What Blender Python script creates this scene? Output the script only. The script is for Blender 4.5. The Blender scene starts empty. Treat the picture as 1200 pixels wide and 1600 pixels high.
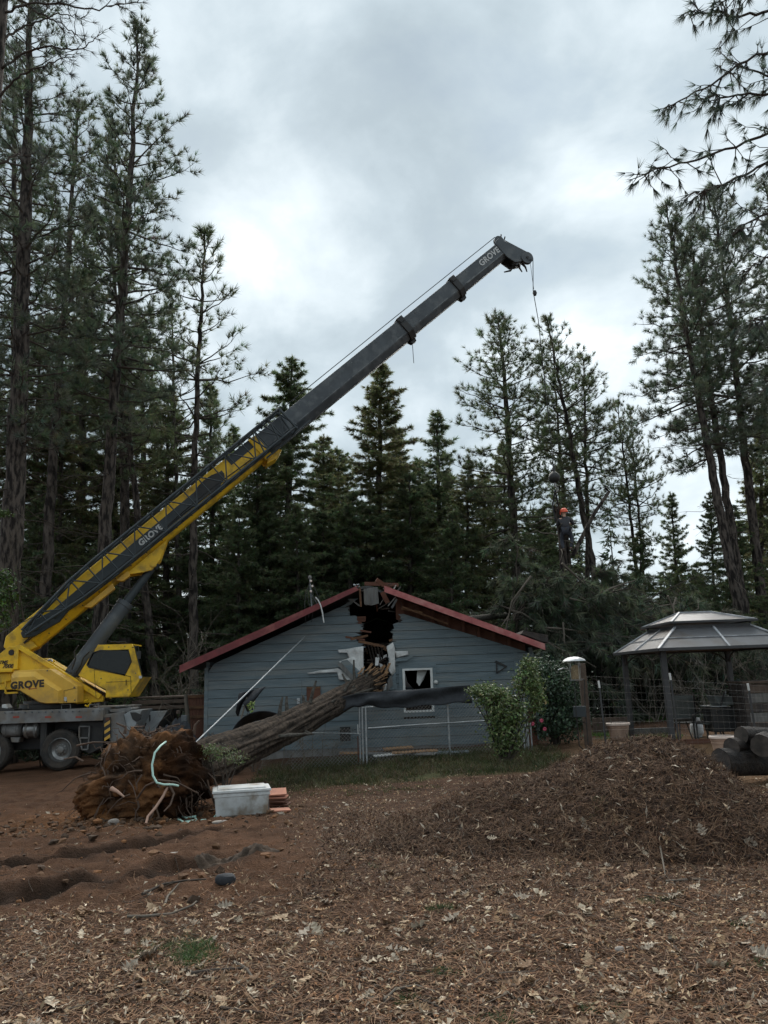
import bpy, math, random
import numpy as np
from mathutils import Vector, Matrix

random.seed(11)
rng = np.random.default_rng(11)
S = bpy.context.scene
COL = S.collection
R = math.radians

# ------------------------------------------------------------------ camera
FPX, PITCH, ROLL, CAMZ = 1200.0, R(12.2), R(2.0), 1.6
cF = np.array([0, math.cos(PITCH), math.sin(PITCH)])
cU0 = np.array([0, -math.sin(PITCH), math.cos(PITCH)])
cR0 = np.array([1.0, 0, 0])
cR = math.cos(ROLL) * cR0 - math.sin(ROLL) * cU0
cU = math.sin(ROLL) * cR0 + math.cos(ROLL) * cU0
CAM = np.array([0, 0, CAMZ])
cd = bpy.data.cameras.new('camera')
cam = bpy.data.objects.new('camera', cd)
COL.objects.link(cam)
cd.sensor_fit = 'VERTICAL'
cd.sensor_height = 24.0
cd.sensor_width = 18.0
cd.lens = 24.0 * FPX / 1600.0
cd.clip_start = 0.05
cd.clip_end = 2000
cam.matrix_world = Matrix(((cR[0], cU[0], -cF[0], 0), (cR[1], cU[1], -cF[1], 0), (cR[2], cU[2], -cF[2], CAMZ), (0, 0, 0, 1)))
S.camera = cam

# ------------------------------------------------------------------ sky, sun, exposure
SUN_EL, SUN_AZ = R(35), R(-6)        # veiled sun ahead of the camera, a little left
sun_dir = np.array([math.sin(SUN_AZ) * math.cos(SUN_EL), math.cos(SUN_AZ) * math.cos(SUN_EL), math.sin(SUN_EL)])
CLOUD_LOC = (22.2, 14.65, 7.2)
world = bpy.data.worlds.new('World')
S.world = world
world.use_nodes = True
nt = world.node_tree
nt.nodes.clear()
def N(t, **k):
    n = nt.nodes.new(t)
    for a, b in k.items():
        setattr(n, a, b)
    return n
def L(a, b):
    nt.links.new(a, b)
def wmath(op, a, b=None, clamp=False):
    n = N('ShaderNodeMath', operation=op, use_clamp=clamp)
    for i, v in enumerate((a, b)):
        if v is None:
            continue
        if isinstance(v, (int, float)):
            n.inputs[i].default_value = v
        else:
            L(v, n.inputs[i])
    return n.outputs[0]
out = N('ShaderNodeOutputWorld')
sky = N('ShaderNodeTexSky', sky_type='NISHITA')
sky.sun_disc = False
sky.sun_elevation = SUN_EL
sky.sun_rotation = SUN_AZ
sky.air_density = 1.2
sky.dust_density = 0.3
bg1 = N('ShaderNodeBackground')
bg1.inputs[1].default_value = 0.05
L(sky.outputs[0], bg1.inputs[0])
tc = N('ShaderNodeTexCoord')
sep = N('ShaderNodeSeparateXYZ')
L(tc.outputs['Generated'], sep.inputs[0])
zz = wmath('ADD', wmath('MAXIMUM', sep.outputs[2], 0.0), 0.55)
cmb = N('ShaderNodeCombineXYZ')
L(wmath('DIVIDE', sep.outputs[0], zz), cmb.inputs[0])
L(wmath('DIVIDE', sep.outputs[1], zz), cmb.inputs[1])
mp = N('ShaderNodeMapping')
mp.inputs['Location'].default_value = CLOUD_LOC
L(cmb.outputs[0], mp.inputs[0])
def wnoise(s, d, r, dist):
    n = N('ShaderNodeTexNoise')
    n.inputs['Scale'].default_value = s
    n.inputs['Detail'].default_value = d
    n.inputs['Roughness'].default_value = r
    n.inputs['Distortion'].default_value = dist
    L(mp.outputs[0], n.inputs['Vector'])
    return n
n1 = wnoise(1.7, 3, 0.45, 0.2)
n2 = wnoise(4.6, 7, 0.54, 0.15)
val = wmath('ADD', wmath('MULTIPLY', n1.outputs['Fac'], 0.55), wmath('MULTIPLY', n2.outputs['Fac'], 0.45))
# light of the veiled sun spreading through the cloud sheet
dot = N('ShaderNodeVectorMath', operation='DOT_PRODUCT')
L(tc.outputs['Generated'], dot.inputs[0])
dot.inputs[1].default_value = tuple(sun_dir)
gl = wmath('POWER', wmath('MAXIMUM', dot.outputs['Value'], 0.0), 16.0)
val2 = wmath('ADD', val, wmath('MULTIPLY', gl, 0.08))
cr = N('ShaderNodeValToRGB')
e = cr.color_ramp.elements
e[0].position = 0.39
e[0].color = (0.091, 0.112, 0.125, 1)
e[1].position = 0.65
e[1].color = (0.331, 0.356, 0.364, 1)
m = e.new(0.50)
m.color = (0.152, 0.178, 0.193, 1)
m = e.new(0.58)
m.color = (0.221, 0.246, 0.259, 1)
L(val2, cr.inputs[0])
bg2 = N('ShaderNodeBackground')
bg2.inputs[1].default_value = 1.0
L(cr.outputs[0], bg2.inputs[0])
mixs = N('ShaderNodeMixShader')
# thin spots in the sheet let the blue through
thin = wmath('MULTIPLY', wmath('SUBTRACT', 0.42, n2.outputs['Fac'], True), 0.8, True)
L(wmath('SUBTRACT', 0.97, thin, True), mixs.inputs[0])
L(bg1.outputs[0], mixs.inputs[1])
L(bg2.outputs[0], mixs.inputs[2])
L(mixs.outputs[0], out.inputs[0])

sl = bpy.data.lights.new('sun', 'SUN')
sl.energy = 1.5
sl.angle = R(70)
sl.color = (1.0, 0.95, 0.88)
so = bpy.data.objects.new('sun', sl)
COL.objects.link(so)
so.rotation_euler = Vector(-sun_dir).to_track_quat('-Z', 'Y').to_euler()
so.location = (0, 0, 60)
S.view_settings.view_transform = 'Standard'
S.view_settings.look = 'None'
S.view_settings.exposure = 2.03
S.view_settings.gamma = 1.0
S.view_settings.use_curve_mapping = False
try:
    S.cycles.max_bounces = 6
    S.cycles.diffuse_bounces = 3
    S.cycles.transparent_max_bounces = 8
except Exception:
    pass

# ------------------------------------------------------------------ numeric helpers
def smooth(a, b, x):
    t = np.clip((x - a) / (b - a), 0, 1)
    return t * t * (3 - 2 * t)
def _h(ix, iy, s):
    n = (ix.astype(np.int64) * 374761393 + iy.astype(np.int64) * 668265263 + s * 1442695041) & 0xFFFFFFFF
    n = ((n ^ (n >> 13)) * 1274126177) & 0xFFFFFFFF
    n = n ^ (n >> 16)
    return (n & 0xFFFF) / 65535.0
def vnoise(x, y, s=0):
    x = np.asarray(x, float); y = np.asarray(y, float)
    ix = np.floor(x); iy = np.floor(y)
    fx = x - ix; fy = y - iy
    fx = fx * fx * (3 - 2 * fx); fy = fy * fy * (3 - 2 * fy)
    a = _h(ix, iy, s); b = _h(ix + 1, iy, s); c = _h(ix, iy + 1, s); d = _h(ix + 1, iy + 1, s)
    return (a * (1 - fx) + b * fx) * (1 - fy) + (c * (1 - fx) + d * fx) * fy
def fbm(x, y, s=0, o=4):
    v = 0; a = 0.5; f = 1.0
    for k in range(o):
        v = v + a * (vnoise(np.asarray(x) * f, np.asarray(y) * f, s + k * 17) - 0.5)
        f *= 2.03; a *= 0.5
    return v
def nrm(v):
    v = np.asarray(v, float)
    return v / np.maximum(np.linalg.norm(v, axis=-1, keepdims=True), 1e-9)
def ray(px, py):
    return cF * FPX + cR * (px - 600) - cU * (py - 800)
def W(px, py, Y):                 # the point at forward distance Y seen at that place of the photograph
    d = ray(px, py)
    return CAM + d * (Y / d[1])
def PROJ(p):
    v = np.asarray(p, float) - CAM
    z = v @ cF
    return 600 + FPX * (v @ cR) / z, 800 - FPX * (v @ cU) / z

# ------------------------------------------------------------------ terrain shape
def seg_dist(x, y, pts):
    best = np.full(np.shape(x), 1e9); tt = np.zeros(np.shape(x))
    n = len(pts) - 1
    for i in range(n):
        ax, ay = pts[i]; bx, by = pts[i + 1]
        L2 = (bx - ax) ** 2 + (by - ay) ** 2
        t = np.clip(((x - ax) * (bx - ax) + (y - ay) * (by - ay)) / L2, 0, 1)
        d = np.hypot(x - ax - t * (bx - ax), y - ay - t * (by - ay))
        m_ = d < best
        best = np.where(m_, d, best); tt = np.where(m_, (i + t) / n, tt)
    return best, tt
RUTS = []
def base_h(x, y):
    xx = np.clip(x, -16, 16)
    return (-0.33 + 0.033 * xx) * smooth(4, 17, y)
def rut_h(x, y):
    v = np.zeros(np.shape(x)); dark = np.zeros(np.shape(x))
    for pts, w, dep in RUTS:
        d, t = seg_dist(x, y, pts)
        d = d + 0.10 * fbm(x * 3, y * 3, 51)
        fade = smooth(1.0, 0.80, t) * smooth(0.0, 0.02, t)
        rough = 0.6 + 1.3 * (vnoise(x * 2.3, y * 2.3, 57) - 0.3)
        inside = smooth(w, w * 0.6, d)
        v = v - dep * fade * rough * inside + 0.05 * fade * (vnoise(x * 5, y * 5, 58)) * np.exp(-((d - w * 1.3) / (w * 0.35)) ** 2)
        v = v + fade * smooth(w * 1.9, w * 0.9, d) * (0.07 * fbm(x * 9, y * 9, 59) + 0.05 * fbm(x * 21, y * 21, 60))
        dark = np.maximum(dark, fade * smooth(w * 1.6, w * 0.6, d))
    return v, dark
def churn(x, y):                  # how much the machines have torn up the soil: left of the yard
    return smooth(-0.2, -1.8, x + 0.25 * (y - 9)) * smooth(5.2, 7.0, y + 0.5 * fbm(x, y, 9)) * smooth(30, 22, y)
def gh(x, y):
    x = np.asarray(x, float); y = np.asarray(y, float)
    near = smooth(40, 25, np.hypot(x, y))
    b = base_h(x, y) + 0.10 * fbm(x * 0.6, y * 0.6, 3) * near + 0.035 * fbm(x * 3, y * 3, 5) * near
    c = churn(x, y)
    b = b + c * (0.16 * fbm(x * 2.1, y * 2.6, 21) + 0.10 * fbm(x * 7, y * 7, 23) + 0.06 * fbm(x * 17, y * 17, 24))
    return b + rut_h(x, y)[0]
def bump(x, y, cx, cy, rx, ry, h):
    r = np.sqrt(((x - cx) / rx) ** 2 + ((y - cy) / ry) ** 2)
    return h * np.where(r < 1, np.cos(np.minimum(r, 1) * math.pi / 2) ** 2, 0)
def mound_h(x, y):
    x = np.asarray(x, float); y = np.asarray(y, float)
    rx = np.where(x > 2.85, 1.45, 2.6)
    r = np.sqrt(((x - 2.85) / rx) ** 2 + ((y - 8.9) / 2.1) ** 2)
    h = 0.84 * np.where(r < 1, np.cos(np.minimum(r, 1) * math.pi / 2) ** 1.5, 0)
    h = np.maximum(h, bump(x, y, 1.5, 8.8, 2.35, 1.85, 0.52))
    h = h + bump(x, y, 2.7, 8.0, 1.6, 1.4, 0.08)
    h = h * smooth(0.0, 0.16, h + 0.05 * fbm(x * 2.5, y * 2.5, 37))
    k = smooth(0.0, 0.2, h)
    return h + k * (0.16 * fbm(x * 1.6, y * 1.6, 31) + 0.13 * fbm(x * 5, y * 5, 33) + 0.05 * fbm(x * 13, y * 13, 34)) - 0.03 * (1 - smooth(0, 0.03, h))
def top_h(x, y):
    g = gh(x, y)
    m_ = mound_h(x, y)
    return np.where(m_ > 0.02, np.maximum(g, base_h(x, y) + m_), g)
def G(px, py):                    # ground point under a place in the photograph
    d = ray(px, py)
    a, b = 2.0, 70.0
    for _ in range(50):
        mdl = 0.5 * (a + b)
        p = CAM + d * (mdl / d[1])
        if p[2] > base_h(p[0], p[1]):
            a = mdl
        else:
            b = mdl
    p = CAM + d * (a / d[1])
    p[2] = float(gh(p[0], p[1]))
    return p
def gz(x, y):
    return float(gh(x, y))
def gpt(px, py):
    p = G(px, py)
    return (p[0], p[1])
RUTS.append(([gpt(-120, 1436), gpt(0, 1402), gpt(130, 1385), gpt(230, 1368), gpt(330, 1345), gpt(400, 1325)], 0.28, 0.17))
RUTS.append(([gpt(-120, 1368), gpt(0, 1352), gpt(90, 1345), gpt(200, 1325), gpt(330, 1300), gpt(440, 1290)], 0.24, 0.11))

# ------------------------------------------------------------------ mesh building
ORG = {}
class MB:
    def __init__(self):
        self.v = []; self.f = []; self.c = []; self.n = 0
    def add(self, V, F, col=None):
        V = np.asarray(V, float).reshape(-1, 3)
        if isinstance(F, np.ndarray):
            self.f.append(F + self.n)
        else:
            for q in F:
                self.f.append(np.asarray([q], int) + self.n)
        self.v.append(V)
        if col is None:
            col = (1, 1, 1)
        c = np.asarray(col, float)
        self.c.append(np.broadcast_to(c, (len(V), 3)) if c.ndim == 1 else c)
        self.n += len(V)
        return self
    def prism(self, poly, d, col=None):          # polygon (n,3) swept along vector d
        P = np.asarray(poly, float); n = len(P)
        F = [list(range(n))[::-1], list(range(n, 2 * n))]
        for i in range(n):
            j = (i + 1) % n
            F.append([i, j, n + j, n + i])
        return self.add(np.vstack([P, P + np.asarray(d, float)]), F, col)
    def box(self, a, b, col=None):
        a = np.asarray(a, float); b = np.asarray(b, float)
        lo = np.minimum(a, b); hi = np.maximum(a, b)
        return self.prism([(lo[0], lo[1], lo[2]), (hi[0], lo[1], lo[2]), (hi[0], hi[1], lo[2]), (lo[0], hi[1], lo[2])], (0, 0, hi[2] - lo[2]), col)
    def obox(self, o, ax, ay, az, col=None):     # box from a corner and three edge vectors
        o = np.asarray(o, float); ax = np.asarray(ax, float); ay = np.asarray(ay, float)
        return self.prism([o, o + ax, o + ax + ay, o + ay], az, col)
    def bar(self, a, b, w, h, up=(0, 0, 1), col=None):
        a = np.asarray(a, float); b = np.asarray(b, float)
        t = nrm(b - a); s = np.cross(t, up)
        if np.linalg.norm(s) < 1e-4:
            s = np.cross(t, (0, 1, 0))
        s = nrm(s); u = np.cross(s, t)
        P = [a - s * w / 2 - u * h / 2, a + s * w / 2 - u * h / 2, a + s * w / 2 + u * h / 2, a - s * w / 2 + u * h / 2]
        return self.prism(P, b - a, col)
    def tube(self, pts, rad, n=6, cap=True, col=None):
        P = np.asarray(pts, float); m_ = len(P)
        rad = np.broadcast_to(np.asarray(rad, float), (m_,))
        T = np.gradient(P, axis=0) if m_ > 2 else np.repeat((P[-1:] - P[:1]), m_, 0)
        T = nrm(T)
        ref = np.array([0.0, 0, 1]) if abs(T[0][2]) < 0.9 else np.array([1.0, 0, 0])
        A = nrm(np.cross(T, ref)); B = np.cross(T, A)
        th = np.arange(n) / n * 2 * math.pi
        V = P[:, None, :] + rad[:, None, None] * (np.cos(th)[None, :, None] * A[:, None, :] + np.sin(th)[None, :, None] * B[:, None, :])
        V = V.reshape(-1, 3)
        i = np.arange(m_ - 1)[:, None] * n; j = np.arange(n)[None, :]; j2 = (j + 1) % n
        F = np.stack([i + j, i + j2, i + n + j2, i + n + j], -1).reshape(-1, 4)
        base = self.n
        self.add(V, F, col)
        if cap:
            self.f.append(np.array([np.arange(n)[::-1] + base])); self.f.append(np.array([np.arange(n) + base + (m_ - 1) * n]))
        return self
    def lathe(self, prof, o, axis=(0, 0, 1), n=20, col=None, cap=True):
        prof = np.asarray(prof, float); o = np.asarray(o, float); ax = nrm(axis)
        ref = np.array([1.0, 0, 0]) if abs(ax[0]) < 0.8 else np.array([0, 1.0, 0])
        A = nrm(np.cross(ax, ref)); B = np.cross(ax, A)
        th = np.arange(n) / n * 2 * math.pi
        V = o + prof[:, 1][:, None, None] * ax + prof[:, 0][:, None, None] * (np.cos(th)[None, :, None] * A + np.sin(th)[None, :, None] * B)
        m_ = len(prof)
        i = np.arange(m_ - 1)[:, None] * n; j = np.arange(n)[None, :]; j2 = (j + 1) % n
        F = np.stack([i + j, i + j2, i + n + j2, i + n + j], -1).reshape(-1, 4)
        base = self.n
        self.add(V.reshape(-1, 3), F, col)
        if cap:
            self.f.append(np.array([np.arange(n)[::-1] + base])); self.f.append(np.array([np.arange(n) + base + (m_ - 1) * n]))
        return self
    def tris(self, V, col=None):                 # (n,3,3)
        n = len(V)
        if n == 0:
            return self
        if col is not None:
            col = np.asarray(col, float)
            if col.ndim == 2:
                col = np.repeat(col, 3, 0)
        return self.add(V.reshape(-1, 3), np.arange(n * 3).reshape(n, 3), col)
    def quads(self, V, col=None):                # (n,4,3)
        n = len(V)
        if col is not None:
            col = np.asarray(col, float)
            if col.ndim == 2:
                col = np.repeat(col, 4, 0)
        return self.add(V.reshape(-1, 3), np.arange(n * 4).reshape(n, 4), col)
    def sheet(self, P, col=None):                # grid (a,b,3)
        a, b = P.shape[:2]
        i = np.arange(a - 1)[:, None] * b; j = np.arange(b - 1)[None, :]
        F = np.stack([i + j, i + j + 1, i + b + j + 1, i + b + j], -1).reshape(-1, 4)
        return self.add(P.reshape(-1, 3), F, col)
    def mesh(self, name, mat, o=(0, 0, 0), sm=None, colors=False):
        V = np.vstack(self.v) - np.asarray(o, float)
        me = bpy.data.meshes.new(name)
        me.vertices.add(len(V))
        me.vertices.foreach_set('co', V.astype(np.float32).ravel())
        lp = np.concatenate([f.ravel() for f in self.f]).astype(np.int32)
        tot = np.concatenate([np.full(len(f), f.shape[1]) for f in self.f])
        st = np.concatenate([[0], np.cumsum(tot)[:-1]]).astype(np.int32)
        me.loops.add(len(lp)); me.loops.foreach_set('vertex_index', lp)
        me.polygons.add(len(tot)); me.polygons.foreach_set('loop_start', st)
        me.update(calc_edges=True)
        if colors:
            ca = me.color_attributes.new('Col', 'FLOAT_COLOR', 'POINT')
            C4 = np.ones((len(V), 4), np.float32); C4[:, :3] = np.vstack(self.c)
            ca.data.foreach_set('color', C4.ravel())
        me.polygons.foreach_set('use_smooth', np.full(len(tot), sm is not None))
        if sm is not None and sm < 179:
            me.set_sharp_from_angle(angle=R(sm))
        if mat is not None:
            me.materials.append(mat)
        return me
    def build(self, name, mat, parent=None, o=None, sm=None, colors=False, bevel=None):
        if o is None:
            o = ORG[parent] if parent is not None else (0, 0, 0)
        o = np.asarray(o, float)
        ob = bpy.data.objects.new(name, self.mesh(name, mat, o, sm, colors))
        COL.objects.link(ob)
        ORG[ob] = o
        if parent is not None:
            ob.parent = parent
            ob.location = o - ORG[parent]
        else:
            ob.location = o
        if bevel:
            b = ob.modifiers.new('bevel', 'BEVEL'); b.width = bevel; b.segments = 2; b.limit_method = 'ANGLE'; b.angle_limit = R(35)
        return ob
def tag(o, label=None, cat=None, group=None, kind=None):
    for k, v in (('label', label), ('category', cat), ('group', group), ('kind', kind)):
        if v:
            o[k] = v
    return o
def thing(name, label, cat, loc, group=None):
    o = bpy.data.objects.new(name, None)
    COL.objects.link(o)
    o.empty_display_size = 0.2
    o.location = loc
    ORG[o] = np.asarray(loc, float)
    return tag(o, label, cat, group)
def kids(o):
    return [c for c in bpy.data.objects if c.parent == o]
def dup(o, loc, rz=0.0, sc=None, label=None, tree=None):
    r = o.copy(); COL.objects.link(r)
    r.location = loc
    r.rotation_euler = (0, 0, rz)
    if sc is not None:
        r.scale = sc if hasattr(sc, '__len__') else (sc, sc, sc)
    if label:
        r['label'] = label
    for ch in (tree if tree is not None else kids(o)):
        c = ch.copy(); COL.objects.link(c); c.parent = r
    return r

# ------------------------------------------------------------------ materials
def mat(name, c, rough=0.8, c2=None, ns=6.0, detail=5, bump=0.0, bs=None, metal=0.0, stretch=None, attr=False, spec=0.5, trans=0.0, ramp=(0.35, 0.65), c3=None, n3=1.2, coat=0.0):
    m_ = bpy.data.materials.new(name)
    m_.use_nodes = True
    t = m_.node_tree
    b = t.nodes['Principled BSDF']
    b.inputs['Roughness'].default_value = rough
    b.inputs['Metallic'].default_value = metal
    b.inputs['Specular IOR Level'].default_value = spec
    b.inputs['Coat Weight'].default_value = coat
    col = None
    tcn = t.nodes.new('ShaderNodeTexCoord')
    vec = tcn.outputs['Object']
    if stretch:
        mpn = t.nodes.new('ShaderNodeMapping')
        mpn.inputs['Scale'].default_value = stretch
        t.links.new(vec, mpn.inputs[0]); vec = mpn.outputs[0]
    def noise(s, d=detail):
        n = t.nodes.new('ShaderNodeTexNoise')
        n.inputs['Scale'].default_value = s; n.inputs['Detail'].default_value = d; n.inputs['Roughness'].default_value = 0.6
        t.links.new(vec, n.inputs['Vector'])
        return n.outputs['Fac']
    def mixc(f, a, bb, typ='MIX'):
        x = t.nodes.new('ShaderNodeMix'); x.data_type = 'RGBA'; x.blend_type = typ
        t.links.new(f, x.inputs[0]) if not isinstance(f, float) else setattr(x.inputs[0], 'default_value', f)
        for k, q in ((6, a), (7, bb)):
            if isinstance(q, tuple):
                x.inputs[k].default_value = (*q, 1)
            else:
                t.links.new(q, x.inputs[k])
        return x.outputs[2]
    def rampf(f, lo, hi):
        x = t.nodes.new('ShaderNodeMapRange'); x.inputs[1].default_value = lo; x.inputs[2].default_value = hi
        t.links.new(f, x.inputs[0]); return x.outputs[0]
    col = tuple(c)
    if c2 is not None:
        col = mixc(rampf(noise(ns), *ramp), col, tuple(c2))
    if c3 is not None:
        col = mixc(rampf(noise(n3, 4), 0.48, 0.66), col, tuple(c3))
    if attr:
        a = t.nodes.new('ShaderNodeAttribute'); a.attribute_name = 'Col'
        col = a.outputs['Color'] if (c2 is None and c3 is None and tuple(c) == (1, 1, 1)) else mixc(1.0, col, a.outputs['Color'], 'MULTIPLY')
    if isinstance(col, tuple):
        b.inputs['Base Color'].default_value = (*col, 1)
    else:
        t.links.new(col, b.inputs['Base Color'])
    if bump:
        bn = t.nodes.new('ShaderNodeBump'); bn.inputs['Strength'].default_value = min(1.0, bump); bn.inputs['Distance'].default_value = 0.05 if bump <= 1 else 0.05 * bump
        t.links.new(noise(bs or ns * 2), bn.inputs['Height'])
        t.links.new(bn.outputs[0], b.inputs['Normal'])
    if trans:
        tr = t.nodes.new('ShaderNodeBsdfTranslucent')
        if isinstance(col, tuple):
            tr.inputs[0].default_value = (*col, 1)
        else:
            t.links.new(col, tr.inputs[0])
        mx = t.nodes.new('ShaderNodeMixShader'); mx.inputs[0].default_value = trans
        t.links.new(b.outputs[0], mx.inputs[1]); t.links.new(tr.outputs[0], mx.inputs[2])
        t.links.new(mx.outputs[0], t.nodes['Material Output'].inputs[0])
    return m_
M = {}
M['bark'] = mat('pine_bark', (0.105, 0.088, 0.076), 0.95, (0.020, 0.017, 0.016), 3.4, bump=1.5, bs=4.2, stretch=(2.4, 2.4, 0.65), spec=0.15, ramp=(.42, .58))
M['bark_old'] = mat('fallen_bark', (0.105, 0.098, 0.084), 0.95, (0.045, 0.038, 0.032), 14, bump=0.8, bs=30, spec=0.2)
M['twig'] = mat('twig', (0.075, 0.060, 0.048), 0.9, (0.04, 0.034, 0.03), 3, spec=0.2)
M['twig_pale'] = mat('bare_twig', (0.16, 0.14, 0.115), 0.9, (0.09, 0.075, 0.06), 3, spec=0.2)
M['needle'] = mat('pine_needles', (1, 1, 1), 0.65, attr=True, trans=0.5, spec=0.3)
M['leaf'] = mat('leaves', (1, 1, 1), 0.42, attr=True, trans=0.2, spec=0.5)
M['litter'] = mat('litter', (1, 1, 1), 0.85, attr=True, spec=0.25)
M['grass'] = mat('grass_blades', (1, 1, 1), 0.6, attr=True, trans=0.25, spec=0.3)
M['yellow'] = mat('crane_yellow', (0.85, 0.53, 0.025), 0.42, (0.76, 0.46, 0.020), 2.0, c3=(0.40, 0.25, 0.04), n3=2.3, spec=0.4, bump=0.05, bs=30)
M['pale_yellow'] = mat('lit_pale_yellow', (0.76, 0.45, 0.065), 0.5, (0.66, 0.38, 0.05), 2.5, c3=(0.52, 0.31, 0.07), n3=2.1, spec=0.4)  # crane yellow made paler: light on the side cover put into the colour
M['boom'] = mat('boom_grey', (0.072, 0.084, 0.094), 0.5, (0.048, 0.056, 0.063), 1.5, c3=(0.11, 0.12, 0.125), n3=2.6, stretch=(1, 1, 1), spec=0.4)
M['boom_lite'] = mat('scuffed_grey', (0.20, 0.215, 0.22), 0.6, (0.07, 0.08, 0.085), 5, spec=0.4)
M['black'] = mat('black_paint', (0.018, 0.019, 0.021), 0.5, (0.035, 0.033, 0.030), 4, spec=0.4)
M['stripe'] = mat('dark_stripe', (0.030, 0.040, 0.045), 0.5, (0.04, 0.05, 0.055), 3, spec=0.4)
M['white_letter'] = mat('white_lettering', (0.62, 0.63, 0.62), 0.6, (0.4, 0.41, 0.4), 12)
M['dark_letter'] = mat('dark_lettering', (0.035, 0.025, 0.018), 0.6)
M['red_letter'] = mat('red_lettering', (0.30, 0.05, 0.03), 0.6)
M['deck'] = mat('deck_grey', (0.22, 0.22, 0.215), 0.6, (0.13, 0.125, 0.12), 3, c3=(0.16, 0.13, 0.10), n3=2, spec=0.35)
M['pale_metal'] = mat('pale_panel', (0.36, 0.39, 0.40), 0.5, (0.27, 0.29, 0.30), 3, c3=(0.22, 0.20, 0.17), n3=2)
M['steel'] = mat('steel', (0.34, 0.34, 0.33), 0.38, (0.18, 0.175, 0.17), 6, metal=0.8)
M['galv'] = mat('galvanised', (0.50, 0.52, 0.53), 0.42, (0.32, 0.33, 0.34), 8, metal=0.6)
M['rubber'] = mat('rubber', (0.022, 0.021, 0.020), 0.85, (0.06, 0.048, 0.038), 5, bump=0.2, bs=25)
M['glass'] = mat('dark_glass', (0.012, 0.014, 0.016), 0.06, spec=0.6)
M['siding'] = mat('blue_siding', (0.150, 0.190, 0.208), 0.7, (0.110, 0.142, 0.157), 3.0, bump=0.35, bs=14, stretch=(0.35, 1, 3), c3=(0.19, 0.205, 0.20), n3=1.1, spec=0.3)
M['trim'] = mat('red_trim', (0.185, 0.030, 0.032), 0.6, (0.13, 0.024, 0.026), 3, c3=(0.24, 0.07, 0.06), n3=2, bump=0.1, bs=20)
M['trim_lit'] = mat('lit_red_trim', (0.42, 0.13, 0.12), 0.6, (0.30, 0.07, 0.07), 3, c3=(0.46, 0.2, 0.18), n3=2.5)  # red trim turned pink: light on the right fascia is in the colour
M['shingle'] = mat('roof_shingle', (0.045, 0.046, 0.048), 0.95, (0.075, 0.074, 0.072), 20, bump=0.3, bs=40)
M['raw_wood'] = mat('raw_wood', (0.165, 0.082, 0.038), 0.85, (0.08, 0.04, 0.022), 5, stretch=(1, 1, 4), bump=0.2, bs=20)
M['split_wood'] = mat('split_wood', (0.34, 0.20, 0.10), 0.85, (0.17, 0.09, 0.045), 6, bump=0.2)
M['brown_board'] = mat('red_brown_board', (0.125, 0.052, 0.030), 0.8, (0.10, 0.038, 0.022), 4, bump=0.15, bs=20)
M['grey_board'] = mat('weathered_board', (0.17, 0.165, 0.155), 0.85, (0.10, 0.095, 0.09), 4, stretch=(4, 1, 1), bump=0.2, bs=20)
M['brown_mat'] = mat('timber_mat', (0.11, 0.078, 0.058), 0.9, (0.06, 0.042, 0.033), 4, bump=0.3, bs=18)
M['dark_wood'] = mat('dark_timber', (0.026, 0.022, 0.021), 0.75, (0.06, 0.045, 0.036), 5, bump=0.5, bs=12)
M['wrap'] = mat('torn_wrap', (0.62, 0.62, 0.60), 0.7, (0.42, 0.42, 0.41), 4, bump=0.3, bs=10)
M['white'] = mat('white_paint', (0.66, 0.67, 0.66), 0.5, (0.5, 0.5, 0.48), 4)
M['tub'] = mat('dirty_white_plastic', (0.56, 0.58, 0.58), 0.5, (0.40, 0.40, 0.38), 5, c3=(0.24, 0.19, 0.14), n3=4)
M['terra'] = mat('terracotta', (0.46, 0.20, 0.125), 0.85, (0.34, 0.15, 0.10), 6, bump=0.1)
M['pot'] = mat('pot_clay', (0.46, 0.32, 0.24), 0.7, (0.30, 0.20, 0.15), 4)
M['pot_rim'] = mat('pale_rim', (0.78, 0.66, 0.58), 0.6, (0.66, 0.53, 0.46), 5)
M['soil'] = mat('soil', (0.05, 0.035, 0.025), 0.95, (0.09, 0.06, 0.04), 12, bump=0.5)
M['hose'] = mat('mint_hose', (0.42, 0.62, 0.54), 0.45)
M['cloth'] = mat('black_shade_cloth', (0.022, 0.024, 0.028), 0.85, (0.035, 0.038, 0.044), 10, bump=0.2)
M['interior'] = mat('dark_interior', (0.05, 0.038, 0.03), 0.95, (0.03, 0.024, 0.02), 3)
M['concrete'] = mat('concrete', (0.20, 0.195, 0.185), 0.9, (0.12, 0.115, 0.11), 5, bump=0.3)
M['rock'] = mat('pale_rock', (0.34, 0.30, 0.26), 0.9, (0.20, 0.17, 0.15), 8, bump=0.4)
M['bronze'] = mat('dark_bronze', (0.030, 0.031, 0.034), 0.5, (0.05, 0.05, 0.052), 5)
M['panel'] = mat('smoky_roof_panel', (0.135, 0.135, 0.14), 0.38, (0.105, 0.102, 0.104), 2.5, c3=(0.10, 0.085, 0.075), n3=1.5, spec=0.45)
M['rib'] = mat('pale_rib', (0.50, 0.51, 0.53), 0.4, (0.24, 0.25, 0.26), 5)
M['sling'] = mat('chair_sling', (0.11, 0.12, 0.115), 0.8, (0.08, 0.09, 0.085), 10)
M['propane'] = mat('propane_white', (0.70, 0.72, 0.73), 0.4, (0.58, 0.59, 0.59), 5)
M['log_end'] = mat('log_end', (0.075, 0.060, 0.050), 0.9, (0.03, 0.025, 0.021), 9)
M['pink'] = mat('pink_petals', (0.60, 0.10, 0.17), 0.6, (0.45, 0.06, 0.11), 9)
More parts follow.
